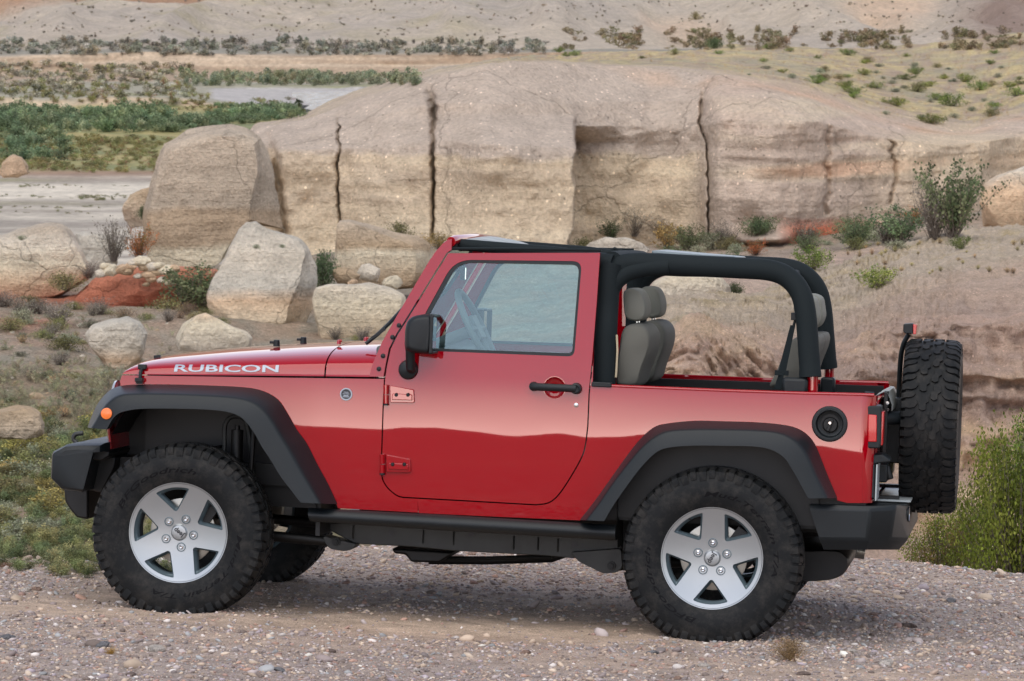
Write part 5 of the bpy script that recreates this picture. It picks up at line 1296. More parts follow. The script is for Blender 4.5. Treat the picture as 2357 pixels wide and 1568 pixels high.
def v_col(P, px, py, ids):
    Q = P.reshape(-1, 3); sh = P.shape[:2]; n = fbm(Q, .05, 5, 95).reshape(sh); n2 = fbm(Q, .3, 5, 96).reshape(sh); sx_ = fbm(Q*np.array([.03, .18, .2]), 1, 5, 97).reshape(sh)
    sand = srgb(180, 172, 162, KA); dsand = srgb(134, 126, 120, KA); olive = srgb(120, 120, 84, KA); dkg = srgb(100, 110, 84, KA); rust = srgb(132, 106, 88, KA); grey = srgb(140, 136, 124, KA); tan = srgb(172, 154, 134, KA); wet = srgb(156, 152, 152, KA)
    c = np.broadcast_to(sand, P.shape).copy(); c = mixc(c, dsand, np.clip(sx_*4+.3, 0, 1)*.9); c = mixc(c, dsand*.8, np.exp(-((py-515)/16)**2)*.8)
    c = mixc(c, olive, np.clip(sx_*5-1.0, 0, 1)*.7*np.clip((500-py)/60, 0, 1))
    c = mixc(c, rust, np.exp(-((py-398)/14)**2)*.9); mid = np.clip((400-py)/12, 0, 1)
    c = mixc(c, mixc(np.broadcast_to(olive, P.shape), srgb(150, 138, 100, KA), np.clip(.5+n2*2.4, 0, 1)), mid)
    c = mixc(c, dkg, mid*np.clip(n*3+.1, 0, 1)*.7)
    top = np.clip((244-py)/5, 0, 1); c = mixc(c, grey, top); c = mixc(c, olive, top*np.clip(n*3, 0, 1)*.8)
    bkl = np.clip(1-abs(ids-4.5)/.55, 0, 1)*np.clip((540-px)/60, 0, 1); c = mixc(c, tan, np.clip(bkl*1.6, 0, 1)*np.clip(.8+n2*2, 0, 1))
    rv = np.clip((px-470)/25, 0, 1)*np.clip((py-202)/3, 0, 1)*np.clip((290-py)/8, 0, 1)*np.clip((px-(470+np.clip(py-225, 0, 60)*4.6))/20, 0, 1)
    c = mixc(c, wet, rv)
    fb = np.clip((ids-7.15)/.3, 0, 1); c = mixc(c, srgb(150, 132, 116, KA), fb); tb = np.clip((ids-8.02)*4, 0, 1)
    st = fbm(Q*np.array([.02, .02, 1.6]), 1, 4, 98).reshape(sh); c = mixc(c, mixc(np.broadcast_to(srgb(166, 150, 134, KA), P.shape), srgb(142, 124, 108, KA), np.clip(.5+st*2.5, 0, 1)), tb)
    return mixc(c, srgb(128, 124, 116, KA), np.clip((ids-9.0)*3, 0, 1))
valley = sheet('valley_terrain', vcols(), -600, 3000, 8, [10, 34, 30, 18, 8, 14, 5, 14, 10, 10], M['valley'], v_col, v_disp, wide=(2600, 1800))
# ---- river: a shallow bright reach at the far bend
m, t, b = new_mat('river_water'); b.inputs['Base Color'].default_value = (.20, .24, .27, 1); b.inputs['Roughness'].default_value = .12
ge = t.nodes.new('ShaderNodeNewGeometry'); mp = t.nodes.new('ShaderNodeMapping'); mp.inputs['Scale'].default_value = (.5, .16, 1); n_ = t.nodes.new('ShaderNodeTexNoise'); n_.inputs['Scale'].default_value = 1.4; n_.inputs['Detail'].default_value = 8; n_.inputs['Roughness'].default_value = .7
rp = t.nodes.new('ShaderNodeValToRGB'); rp.color_ramp.elements[0].position = .4; rp.color_ramp.elements[0].color = (.24, .27, .29, 1); rp.color_ramp.elements[1].position = .56; rp.color_ramp.elements[1].color = (.7, .76, .8, 1)
t.links.new(ge.outputs['Position'], mp.inputs[0]); t.links.new(mp.outputs[0], n_.inputs['Vector']); t.links.new(n_.outputs['Fac'], rp.inputs[0]); t.links.new(rp.outputs[0], b.inputs['Base Color'])
bp = t.nodes.new('ShaderNodeBump'); bp.inputs['Strength'].default_value = .5; bp.inputs['Distance'].default_value = .1; t.links.new(n_.outputs['Fac'], bp.inputs['Height']); t.links.new(bp.outputs[0], b.inputs['Normal'])
M['river'] = m
rl = [(672, 212), (860, 209), (880, 262), (760, 262), (700, 250), (716, 240), (672, 222)]
vs = [tuple(wpts(px, py, Dv(py, ZV+1.3))) for px, py in rl]; mb = MB(); mb.add(vs, [tuple(range(len(vs)))]); o = mb.build('river', M['river'], smooth=False); o['kind'] = 'structure'

# ---- far hills
def fcols():
    o = []
    for px in range(-900, 3301, 60):
        s = math.sin(px/310+.6)*14+math.sin(px/117)*7; g = 10*math.sin(px/73)
        k = np.clip((px-1500)/500, 0, 1)
        o.append((px, [(135, 600), (112-6*k, 640), (92+g*.4, 690-25*k), (60+s*.6, 730+g), (25+s, 770-g), (-30+s, 810), (-140, 880), (-420, 1010), (-700, 1200)]))
    return o
def f_disp(P, px, py, ids):
    Q = P.reshape(-1, 3); sh = P.shape[:2]; P = P.copy(); k = np.clip(ids-1, 0, 1)
    gl = ridged(Q*np.array([1, .25, .25]), .028, 4, 71).reshape(sh); P[..., 2] += (gl*8+fbm(Q, .02, 4, 72).reshape(sh)*3+fbm(Q, .12, 3, 73).reshape(sh)*.7)*k
    return P
def f_col(P, px, py, ids):
    Q = P.reshape(-1, 3); sh = P.shape[:2]; n = fbm(Q, .02, 5, 101).reshape(sh); n2 = fbm(Q, .12, 5, 102).reshape(sh); st = fbm(Q*np.array([.01, .01, .5]), 1, 4, 103).reshape(sh)
    a = srgb(170, 160, 152, KA); b_ = srgb(180, 168, 156, KA); yl = srgb(160, 150, 122, KA); red = srgb(160, 128, 108, KA); pale = srgb(196, 172, 152, KA); mv = srgb(140, 122, 114, KA)
    c = mixc(np.broadcast_to(a, P.shape), b_, np.clip(.5+n*2, 0, 1)); c = mixc(c, yl, np.clip(n2*1.8+.1, 0, 1)*.5*np.clip((1300-px)/200, .25, 1))
    c = mixc(c, red, np.clip((50-py)/16, 0, 1)*np.clip((560-px)/60, 0, 1)*np.clip(.8+st*2, 0, 1))
    c = mixc(c, pale, np.exp(-(((px-2050)/110)**2+((py-42)/30)**2)**2)*.9+np.exp(-(((px-1560)/90)**2+((py-75)/22)**2)**2)*.6)
    return mixc(c, mv, np.clip((px-2150)/120, 0, 1)*np.clip(.75+n, 0, 1))
farhill = sheet('far_hill_terrain', fcols(), -900, 3300, 9, [6, 12, 20, 20, 20, 16, 12, 8], M['farhill'], f_col, f_disp, wide=(2600, 1800))

# ---- hills behind the camera, the low skyline the paintwork mirrors, and the ground between
n_a, rws = 721, 26; Pb = np.zeros((rws, n_a, 3)); prof = [(0, 4), (3, 12), (7, 30), (11, 80), (15, 160), (19, 240), (22, 300), (25, 420)]
ang = np.linspace(R(92), R(448), n_a)      # the whole turn but for a slit ahead
for i in range(rws):
    rad = np.interp(i, [p[0] for p in prof], [p[1] for p in prof])
    x = np.sin(ang)*rad; y = np.cos(ang)*rad
    q = np.stack([np.cos(ang)*13, np.sin(ang)*13, 0*ang+rad*.004], -1)
    hh = 5.0+11.0*fbm(q, 1.0, 2, 55) + 1.0*fbm(q, 4.0, 3, 56)
    base = np.interp(rad, [0, 12, 30, 80, 160], [1.0, 1.0, .2, -2.5, -2.5])
    Pb[i, :, 0] = x; Pb[i, :, 1] = y; Pb[i, :, 2] = base + (hh+2.5)*np.clip((rad-160)/140, 0, 1)
# keep only what lies behind the camera
keep = (np.cos(ang) < .02); Pb = Pb[:, keep]
cb = np.broadcast_to(srgb(120, 108, 96, KA), Pb.shape).copy()
grid_mesh('hill_terrain', Pb, cb, M['farhill'], 'structure', flip=True)

# ---- the gravel parking place
L0, L1, DL = -9.0, 11.0, .045
gx_ = np.arange(L0, L1, DL); gy_ = np.concatenate([np.arange(-20, -4.5, .12), np.arange(-4.5, 4.6, .04), np.arange(4.6, 14, .25)])
GX, GY = np.meshgrid(gx_, gy_); q = np.stack([GX.ravel(), GY.ravel(), 0*GX.ravel()], -1)
def crest(x): return np.interp(x, [-9, -3, -1.0, 0.2, 1.0, 2.6, 4.0, 5.2, 11], [1.5, 1.6, 1.75, 3.2, 4.1, 4.2, 3.3, 2.9, 2.6]) 
def pad_h(x, y):
    q = np.stack([np.ravel(x), np.ravel(y), 0*np.ravel(x)], -1)
    h = fbm(q, .7, 3, 111)*.035 + fbm(q, 3.0, 3, 112)*.012 + fbm(q, 12, 2, 113)*.004
    xx, yy = np.ravel(x), np.ravel(y)
    cr_ = crest(xx)+fbm(np.stack([xx, 0*xx, 0*xx], -1), .9, 3, 114)*.25
    d = np.clip(yy-cr_+.35, 0, None); h = h - np.where(d < .7, d*d*.5/1.4*1.0, .175+(d-.7)*.5) 
    for (wx, wy) in ((0, -.787), (2.424, -.787), (0, .787), (2.424, .787)):     # tyres pressed into the gravel
        r2 = ((xx-wx)/.16)**2+((yy-wy)/.17)**2; h = h*(1-np.exp(-r2*.25)) + .030*np.exp(-(((xx-wx)/.36)**2+((yy-wy)/.30)**2))*(1-np.exp(-r2*1.2)) - .012*np.exp(-r2)
    h = h - .025*np.exp(-((yy+1.15)/.35)**2)*np.clip((xx+.8)/1.5, 0, 1)*.6
    return h.reshape(np.shape(x))
GH = pad_h(GX, GY)
LMn = np.array(LM); ORGn = np.array(ORG)
def toW(x, y, z): return np.stack([x, y, z], -1) @ LMn.T + ORGn
Pp = toW(GX, GY, GH)
# the sandy track through the pebbles
def sandy(x, y):
    q = np.stack([np.ravel(x), np.ravel(y), 0*np.ravel(x)], -1); n = fbm(q, 1.1, 4, 120)
    xx, yy = np.ravel(x), np.ravel(y)
    s = np.exp(-((yy+.35+.12*xx)/.75)**2)*np.clip((xx+1.0)/.5, 0, 1)*np.clip((2.9-xx)/.5, 0, 1) + .8*np.exp(-((xx+.2)/1.5)**2-((yy+1.15)/.35)**2) + .55*np.exp(-((yy+1.9)/.30)**2)
    return np.clip(s+n*.9, 0, 1).reshape(np.shape(x))
SA = sandy(GX, GY); n1 = fbm(q, 6, 4, 121).reshape(GX.shape); n2 = fbm(q, 22, 3, 122).reshape(GX.shape)
sandc = srgb(176, 156, 142, KA); grav = srgb(150, 138, 134, KA); dk = srgb(126, 112, 104, KA)
c = mixc(np.broadcast_to(grav, Pp.shape), sandc, SA); c = mixc(c, dk, np.clip(n2*1.6, 0, 1)*.5)
pad = grid_mesh('gravel_ground', Pp, c, M['gravelbed'], 'structure')

# pebbles, one mass
def unit_rock(seed, sub=1):
    bm = bmesh.new(); bmesh.ops.create_icosphere(bm, subdivisions=sub, radius=1); v = np.array([p.co[:] for p in bm.verts]); f = np.array([[q.index for q in p.verts] for p in bm.faces]); bm.free()
    d = vnoise(v*1.3+seed*7.1, seed); d2 = vnoise(v*2.9+seed*3.3, seed+5); v = v*(1+.28*d+.12*d2)[:, None]
    return v, f
def rot_mats(n, rg):
    qn = rg.normal(size=(n, 4)); qn /= np.linalg.norm(qn, axis=1)[:, None]; w_, x, y, z = qn.T
    return np.stack([np.stack([1-2*(y*y+z*z), 2*(x*y-z*w_), 2*(x*z+y*w_)], -1), np.stack([2*(x*y+z*w_), 1-2*(x*x+z*z), 2*(y*z-x*w_)], -1), np.stack([2*(x*z-y*w_), 2*(y*z+x*w_), 1-2*(x*x+y*y)], -1)], 1)
m, t, b = new_mat('pebble_stone'); at_ = t.nodes.new('ShaderNodeAttribute'); at_.attribute_name = 'tint'; t.links.new(at_.outputs['Color'], b.inputs['Base Color']); b.inputs['Roughness'].default_value = .75; b.inputs['Specular IOR Level'].default_value = .35
M['pebble'] = m
peb_cols = np.array([srgb(*c, KA) for c in ((196, 190, 190), (160, 150, 152), (134, 122, 124), (150, 132, 122), (176, 158, 142), (120, 112, 114), (168, 134, 120), (140, 144, 150), (104, 92, 88), (188, 172, 158), (150, 120, 112), (214, 210, 206), (156, 146, 158))])
peb_cols = peb_cols*.86+peb_cols.mean(0)*.16; peb_p = np.array([5, 16, 17, 15, 13, 9, 6, 7, 7, 8, 5, .7, 5]); peb_p = peb_p/peb_p.sum()
def pebbles(N, smin, smax, x0, x1, y0, y1, seed, sub):
    rg = np.random.default_rng(seed); x = rg.uniform(x0, x1, N); y = rg.uniform(y0, y1, N)
    k = rg.uniform(size=N) > sandy(x, y)*.93*(1-np.clip((smax-.03)*10, 0, .6)); k &= y < crest(x)+.5
    x, y = x[k], y[k]; n = len(x); s = smin*(smax/smin)**(rg.uniform(size=n)**2.2)
    z = pad_h(x, y)+s*.18; V = []; F = []; Cc = []; off = 0
    base = [unit_rock(j, sub) for j in range(6)]; which = rg.integers(0, 6, n)
    col = peb_cols[rg.choice(len(peb_cols), n, p=peb_p)]*rg.uniform(.75, 1.2, (n, 1))
    for j in range(6):
        m_ = which == j; v, f = base[j]; nn = m_.sum()
        an = rg.uniform([.8, .55, .35], [1.3, 1.0, .7], (nn, 3)); a = rg.uniform(0, 2*np.pi, nn); vv = v[None]*an[:, None]*s[m_][:, None, None]
        ca, sa = np.cos(a)[:, None], np.sin(a)[:, None]; tl_ = rg.normal(0, .25, (nn, 1))
        X = vv[..., 0]*ca-vv[..., 1]*sa; Y = vv[..., 0]*sa+vv[..., 1]*ca; Z = vv[..., 2]+X*tl_
        W = toW(X+x[m_][:, None], Y+y[m_][:, None], Z+z[m_][:, None]); V.append(W.reshape(-1, 3))
        F.append((f[None]+(np.arange(nn)*len(v))[:, None, None]).reshape(-1, 3)+off); off += nn*len(v)
        Cc.append(np.repeat(col[m_], len(v), axis=0))
    return np.concatenate(V), np.concatenate(F), np.concatenate(Cc)
parts_ = [pebbles(105000, .0042, .0118, -3.4, 5.2, -4.3, 4.5, 1, 1), pebbles(19000, .010, .023, -3.4, 5.4, -4.3, 4.5, 2, 1), pebbles(420, .018, .042, -3.4, 5.4, -4.0, 4.4, 3, 2)]
V = np.concatenate([p[0] for p in parts_]); Cc = np.concatenate([p[2] for p in parts_]); off = 0; F = []
for p in parts_: F.append(p[1]+off); off += len(p[0])
peb = np_mesh('pebbles', V, np.concatenate(F), M['pebble'], Cc, smooth=True)
tag(peb, 'mixed grey, mauve and tan pebbles covering the gravel ground', 'gravel', kind='stuff')
# ================================================================== boulders, stones and plants
from mathutils.bvhtree import BVHTree
def bvh_of(objs):
    V = []; F = []; off = 0
    for o in objs:
        me = o.data; n = len(me.vertices); co = np.empty(n*3); me.vertices.foreach_get('co', co); V.append(co.reshape(-1, 3)); k = len(me.loops)//len(me.polygons)
        ix = np.empty(len(me.loops), dtype=np.int32); me.loops.foreach_get('vertex_index', ix); F.append(ix.reshape(-1, k)+off); off += n
    polys = [tuple(f) for A in F for f in A.tolist()]
    return BVHTree.FromPolygons(np.concatenate(V).tolist(), polys)
LAND = bvh_of([mesa, slope, bank, valley, farhill, pad])
def hit(px, py, dmin=0):
    d = ray(px, py).normalized(); p, n, i, t = LAND.ray_cast(CAMP+d*dmin, d)
    return p
# ---- boulders: a traced front face, a silhouette behind it, a back
def resample(poly, n=56):
    P = [Vector((a, b)) for a, b in poly]; L = [0]
    for i in range(len(P)): L.append(L[-1]+(P[(i+1) % len(P)]-P[i]).length)
    out = []
    for k in range(n):
        t = L[-1]*k/n; i = max(j for j in range(len(P)) if L[j] <= t); u = (t-L[i])/max(1e-9, L[i+1]-L[i]); out.append(P[i].lerp(P[(i+1) % len(P)], u))
    c = sum(out, Vector((0, 0)))/n
    return out, c
def by_angle(poly, n=64, c=None):
    """sample a star-like outline at even angles about c"""
    P = [Vector(p) for p in poly]; c = c or sum(P, Vector((0, 0)))/len(P); out = []
    for k in range(n):
        a = 2*math.pi*k/n; d = Vector((math.cos(a), math.sin(a))); best = None
        for i in range(len(P)):
            p, q = P[i]-c, P[(i+1) % len(P)]-c; e = q-p; den = d.x*e.y-d.y*e.x
            if abs(den) < 1e-9: continue
            t = (p.x*e.y-p.y*e.x)/den; u = (p.x*d.y-p.y*d.x)/den
            if t > 0 and -1e-6 <= u <= 1+1e-6 and (best is None or t > best): best = t
        out.append(c+d*(best if best else 1))
    return np.array([[p.x, p.y] for p in out]), np.array([c.x, c.y])
def boulder(name, sil, front, D, depth, stops, label, cat='boulder', group=None, rough=.10, seed=0, lean=0.0, bulge=.06, n=72, sink=0, nr=22, kf=None):
    """sil and front: outlines in photo units; D distance; depth thickness in m; stops: (row, colour)"""
    ck = Vector((sum(p[0] for p in (front or sil))/len(front or sil), sum(p[1] for p in (front or sil))/len(front or sil)))
    S_, c = by_angle(sil, n, ck)
    if front: Fp = by_angle(front, n, ck)[0]
    else:
        rq = np.random.default_rng(seed+50); kk = rq.uniform(.84, .985, 9) if kf is None else rq.uniform(kf-.03, kf+.01, 9); kk[0] = kk[-1]; Fp = c+(S_-c)*np.interp(np.arange(n)/n*8, np.arange(9), kk)[:, None]
    ymax = S_[:, 1].max()
    def lay(P2, d): return P2, np.full(len(P2), d)
    rings = []
    for i in range(nr+1):
        t = i/nr; rings.append((c+(Fp-c)*max(t, .001), np.full(n, D-bulge*(1-t*t))))
    m1 = 8
    for i in range(1, m1+1):
        t = i/m1; ang = t*math.pi/2; rings.append((Fp+(S_-Fp)*t, np.full(n, D+depth*.42*t)))
    for i in range(1, 7):
        t = i/6; rings.append((c+(S_-c)*(1-.35*t*t), np.full(n, D+depth*(.42+.58*t))))
    rings.append((c+(S_-c)*.02, np.full(n, D+depth*1.02)))
    PXY = np.stack([r[0] for r in rings], 0); DD = np.stack([r[1] for r in rings], 0)
    DD = DD + lean*(PXY[..., 1]-c[1])/100.0
    P = wpts(PXY[..., 0], PXY[..., 1], DD); sh = P.shape[:2]; Q = P.reshape(-1, 3)+seed*13.7
    cen = P.reshape(-1, 3).mean(0); dirn = P-cen; dirn /= np.linalg.norm(dirn, axis=-1, keepdims=True)+1e-9
    st = fbm(Q*np.array([.4, .4, 5]), 1, 3, seed+2).reshape(sh)
    d = fbm(Q, 1.1, 5, seed).reshape(sh)*rough*1.6 + ridged(Q, .7, 3, seed+4).reshape(sh)*rough*.8 + st*rough*.5 + fbm(Q, 5, 3, seed+9).reshape(sh)*rough*.3
    P = P + dirn*d[..., None]*np.array([1, 1, .8])
    rg = np.random.default_rng(seed+500); PF = P.reshape(-1, 3); ce = PF.mean(0); X = PF-ce
    for _ in range(9 if kf is None and not front else 4):      # break the skin into planes
        nn = np.array([rg.normal(0, .75), -rg.uniform(.35, 1.3), rg.normal(.1, .7)]); nn /= np.linalg.norm(nn); hd = X@nn; m_ = hd.max()*rg.uniform(.84, .97); ex = np.clip(hd-m_, 0, None); X = X-ex[:, None]*nn*.97
    P = (X+ce).reshape(P.shape)
    n2 = fbm(Q, 1.3, 5, seed+11).reshape(sh); n3 = fbm(Q, 6, 4, seed+12).reshape(sh)
    py = PXY[..., 1] + 9*n2 + 4*st
    col = lerp_rows(stops, py.ravel()).reshape(P.shape)*(1+.16*n3+.12*n2+.14*st)[..., None]
    col = mixc(col, srgb(120, 108, 98, KA), np.clip(n3*2.4-1.0, 0, 1)*.7)
    Pw = np.concatenate([P, P[:, :1]], 1); colw = np.concatenate([col, col[:, :1]], 1)
    idx = np.arange(sh[0]*sh[1]).reshape(sh); idn = np.roll(idx, -1, axis=1)
    Qd = np.stack([idx[:-1], idn[:-1], idn[1:], idx[1:]], -1).reshape(-1, 4)
    o = np_mesh(name, P.reshape(-1, 3), Qd, M['boulder'], col)
    o.data.set_sharp_from_angle(angle=R(32))
    tag(o, label, cat, group); return o
cream = srgb(212, 200, 180, KA); pale = srgb(202, 192, 180, KA); brn = srgb(172, 152, 132, KA); grb = srgb(180, 166, 152, KA); org = srgb(206, 178, 152, KA); gry = srgb(186, 180, 172, KA); tn = srgb(180, 158, 134, KA); rd = srgb(182, 130, 108, KA)
B1s = [(345, 604), (336, 560), (334, 490), (350, 420), (362, 372), (378, 336), (430, 304), (480, 290), (530, 286), (572, 298), (596, 318), (612, 345), (628, 395), (634, 440), (641, 505), (645, 530), (600, 520), (560, 514), (512, 600), (498, 612), (470, 621), (420, 616), (380, 610)]
B1f = [(348, 602), (340, 560), (338, 490), (354, 424), (366, 376), (390, 345), (440, 322), (500, 315), (560, 320), (585, 335), (590, 400), (584, 460), (578, 506), (545, 540), (508, 600), (498, 610), (470, 619), (420, 614), (380, 608)]
boulder('boulder', B1s, B1f, 97, 3.2, [(290, grb), (470, grb), (486, brn), (560, brn), (574, cream), (625, cream)], 'tallest leaning boulder with a brown middle and cream base, above the red soil mound', seed=1, rough=.08)
B2s = [(565, 512), (590, 510), (612, 522), (655, 540), (700, 556), (712, 575), (718, 605), (726, 650), (722, 700), (705, 745), (690, 768), (660, 763), (600, 752), (540, 742), (486, 728), (481, 700), (482, 682), (508, 622), (530, 570), (548, 530)]
B2f = [(566, 514), (590, 514), (630, 534), (690, 560), (698, 590), (686, 640), (668, 690), (655, 735), (648, 752), (600, 748), (540, 738), (488, 726), (483, 700), (484, 684), (510, 624), (532, 572), (550, 532)]
boulder('boulder', B2s, B2f, 84, 2.4, [(510, gry), (600, pale), (660, gry), (690, org), (760, cream)], 'pale wedge-shaped boulder with an orange lower edge, in front of the tallest boulder', seed=2, rough=.09, lean=-.4)
B3s = [(-60, 560), (0, 545), (60, 528), (110, 516), (140, 517), (160, 528), (176, 560), (190, 590), (204, 622), (200, 640), (160, 668), (120, 690), (60, 712), (0, 722), (-60, 720)]
boulder('boulder', B3s, None, 88, 3.4, [(520, grb), (560, pale), (610, cream), (650, org), (690, rd)], 'big rounded boulder with a rusty base at the left edge of the photo', seed=3, rough=.08, kf=.94, bulge=.2)
boulder('boulder', [(176, 540), (200, 536), (240, 545), (262, 560), (262, 610), (230, 640), (200, 630), (184, 585)], None, 98, 1.6, [(530, gry), (640, gry)], 'small grey boulder between the left edge boulder and the grey shrubs', seed=4)
B4s = [(776, 508), (800, 503), (850, 516), (910, 534), (960, 545), (986, 560), (992, 590), (990, 640), (960, 662), (900, 666), (840, 664), (790, 650), (774, 628), (772, 560)]
B4f = [(778, 512), (810, 514), (870, 534), (930, 560), (958, 574), (958, 600), (956, 630), (950, 658), (900, 662), (840, 660), (792, 646), (778, 626), (776, 560)]
boulder('boulder', B4s, B4f, 90, 2.4, [(500, grb), (570, tn), (585, cream), (640, tn), (670, brn)], 'block-shaped boulder with a sloping top, right of the dark green shrub', seed=5, rough=.05, bulge=.05)
B5s = [(722, 690), (728, 664), (760, 655), (810, 655), (850, 650), (900, 662), (930, 680), (935, 740), (930, 790), (860, 800), (780, 795), (738, 785), (728, 735)]
boulder('boulder', B5s, None, 82, 2.2, [(650, pale), (700, cream), (800, tn)], 'flat-topped cream boulder low down just left of the windscreen pillar', seed=6, rough=.045, kf=.965, bulge=.05)
boulder('boulder', [(408, 780), (425, 748), (455, 728), (474, 722), (500, 734), (530, 752), (560, 762), (578, 776), (575, 800), (540, 820), (450, 825), (410, 810)], None, 76, 1.6, [(720, org), (745, cream), (800, pale)], 'low cream boulder with an orange peak, just above the hood', seed=7, rough=.06, kf=.93, bulge=.1)
boulder('boulder', [(200, 770), (215, 750), (250, 740), (290, 735), (318, 745), (334, 768), (330, 800), (322, 830), (300, 850), (275, 860), (245, 845), (222, 815), (208, 795)], None, 70, 1.3, [(735, gry), (800, pale), (830, org), (860, pale)], 'rounded pale boulder just above the front of the hood', seed=8, rough=.10)
boulder('boulder', [(-30, 950), (10, 938), (40, 930), (75, 934), (98, 950), (104, 975), (96, 1000), (60, 1012), (0, 1010), (-30, 1000)], None, 56, 1.0, [(930, tn), (1010, grb)], 'weathered boulder in the brush at the left edge, left of the fender flare', seed=9, rough=.09)
boulder('boulder', [(0, 398), (10, 375), (30, 358), (48, 364), (62, 380), (67, 400), (40, 408), (10, 408)], None, 190, 2, [(350, brn), (410, brn)], 'small dark tan boulder in the river flat at the left edge', seed=10)
boulder('boulder', [(285, 480), (300, 450), (325, 436), (352, 430), (352, 520), (300, 525), (288, 505)], None, 103, 2, [(430, tn), (525, grb)], 'tan boulder half hidden behind the tallest boulder and the orange shrub', seed=11)
boulder('boulder', [(1345, 575), (1360, 560), (1395, 548), (1440, 548), (1480, 560), (1500, 575), (1490, 600), (1400, 610), (1350, 600)], None, 96, 1.8, [(545, pale), (610, gry)], 'pale boulder showing just over the black padded bar', seed=12)
boulder('boulder', [(1498, 690), (1512, 650), (1540, 636), (1600, 634), (1660, 640), (1680, 660), (1684, 690), (1640, 715), (1560, 725), (1500, 715)], None, 72, 2.0, [(630, cream), (680, pale), (725, org)], 'pale boulder seen through the gap under the padded bar', seed=13, rough=.09)
boulder('boulder', [(2262, 520), (2258, 470), (2264, 425), (2300, 405), (2357, 385), (2420, 380), (2440, 540), (2357, 532), (2300, 530)], None, 92, 2.5, [(390, pale), (440, org), (530, tn)], 'tan rock outcrop at the right edge beside the tall grey shrub', 'rock outcrop', seed=14, rough=.13)
boulder('red_mound', [(150, 712), (190, 676), (232, 634), (290, 615), (360, 612), (430, 616), (510, 622), (520, 650), (470, 690), (380, 730), (260, 745), (150, 740)], None, 87, 3.0, [(610, srgb(184, 124, 102, KA)), (740, srgb(176, 106, 86, KA))], 'brick-red eroded soil mound below the tallest boulder', 'soil mound', seed=15, rough=.14, bulge=.6)
# rubble: every stone a thing
def stone_mesh(seed, colr, sub=2):
    v, f = unit_rock(seed, sub); n = fbm(v, 2.0, 3, seed+40)
    o = np_mesh('stone', v*np.array([1.2, .9, .75])*(1+.12*n)[:, None], f, M['boulder'], np.broadcast_to(colr, v.shape)*(1+.2*n)[:, None]); me = o.data; bpy.data.objects.remove(o); me.set_sharp_from_angle(angle=R(40)); return me
def put(me, px, py, size_px, D=None, name='stone', label=None, cat=None, group=None, up=0.0, rz=None, sq=1.0, sink=.25):
    if D is None:
        h = hit(px, py)
        if h is None: return None
        D = h.y
    p = wpt(px, py, D); s = size_px/FPX*D/2
    o = bpy.data.objects.new(name, me); COL.objects.link(o); o.location = (p.x, p.y, p.z+s*(up-sink) if up or sink else p.z); o.scale = (s, s, s*sq); o.rotation_euler = (0, 0, random.uniform(0, 6.28) if rz is None else rz)
    tag(o, label, cat, group); return o
rub = [stone_mesh(60+k, c_) for k, c_ in enumerate((cream, org*.95, tn, pale))]
for k, (px, py, s) in enumerate([(255, 622, 40), (282, 618, 34), (294, 625, 30), (310, 604, 30), (325, 601, 34), (300, 612, 26), (332, 616, 26), (348, 614, 30), (366, 612, 26), (340, 632, 30), (360, 628, 24), (318, 636, 20), (384, 622, 36), (402, 618, 30), (396, 634, 22), (372, 645, 26), (388, 650, 24), (350, 643, 22), (337, 655, 16), (232, 630, 30), (244, 613, 24)]):
    put(rub[k % 4], px, py, s, 86.2, 'stone', 'pale stone in the rubble pile on top of the red mound', 'stone', 'pale stones heaped on the red mound', sink=.0, sq=.9)
for k, (px, py, s, D, lab) in enumerate([(795, 634, 52, 88, 'left small block lying on the flat-topped cream boulder'), (850, 630, 58, 88.5, 'middle small block lying on the flat-topped cream boulder'), (902, 652, 46, 87, 'rounded grey stone on the flat-topped cream boulder'), (812, 650, 24, 86, 'smallest stone wedged between the blocks on the cream boulder'), (85, 915, 34, None, 'tan stone in the brush above the left edge boulder'), (185, 752, 22, None, 'small pinkish stone above the rounded pale boulder'), (74, 720, 26, None, 'white stone below the big left edge boulder')]):
    put(rub[(k+2) % 4], px, py, s, D, 'stone', lab, 'stone', sink=0)
for px, py, s in [(60, 790, 14), (120, 800, 12), (40, 815, 16), (150, 835, 14), (95, 860, 12), (190, 820, 14), (30, 870, 12), (230, 880, 12), (110, 905, 10), (160, 880, 16), (70, 835, 10), (200, 905, 12), (250, 900, 10), (14, 900, 14), (135, 760, 14), (28, 765, 12), (170, 780, 10), (90, 770, 10), (360, 760, 12), (385, 745, 10)]:
    put(rub[random.randrange(4)], px, py, s, None, 'stone', 'small pale stone lying in the dry brush left of the car', 'stone', 'small stones in the brush')
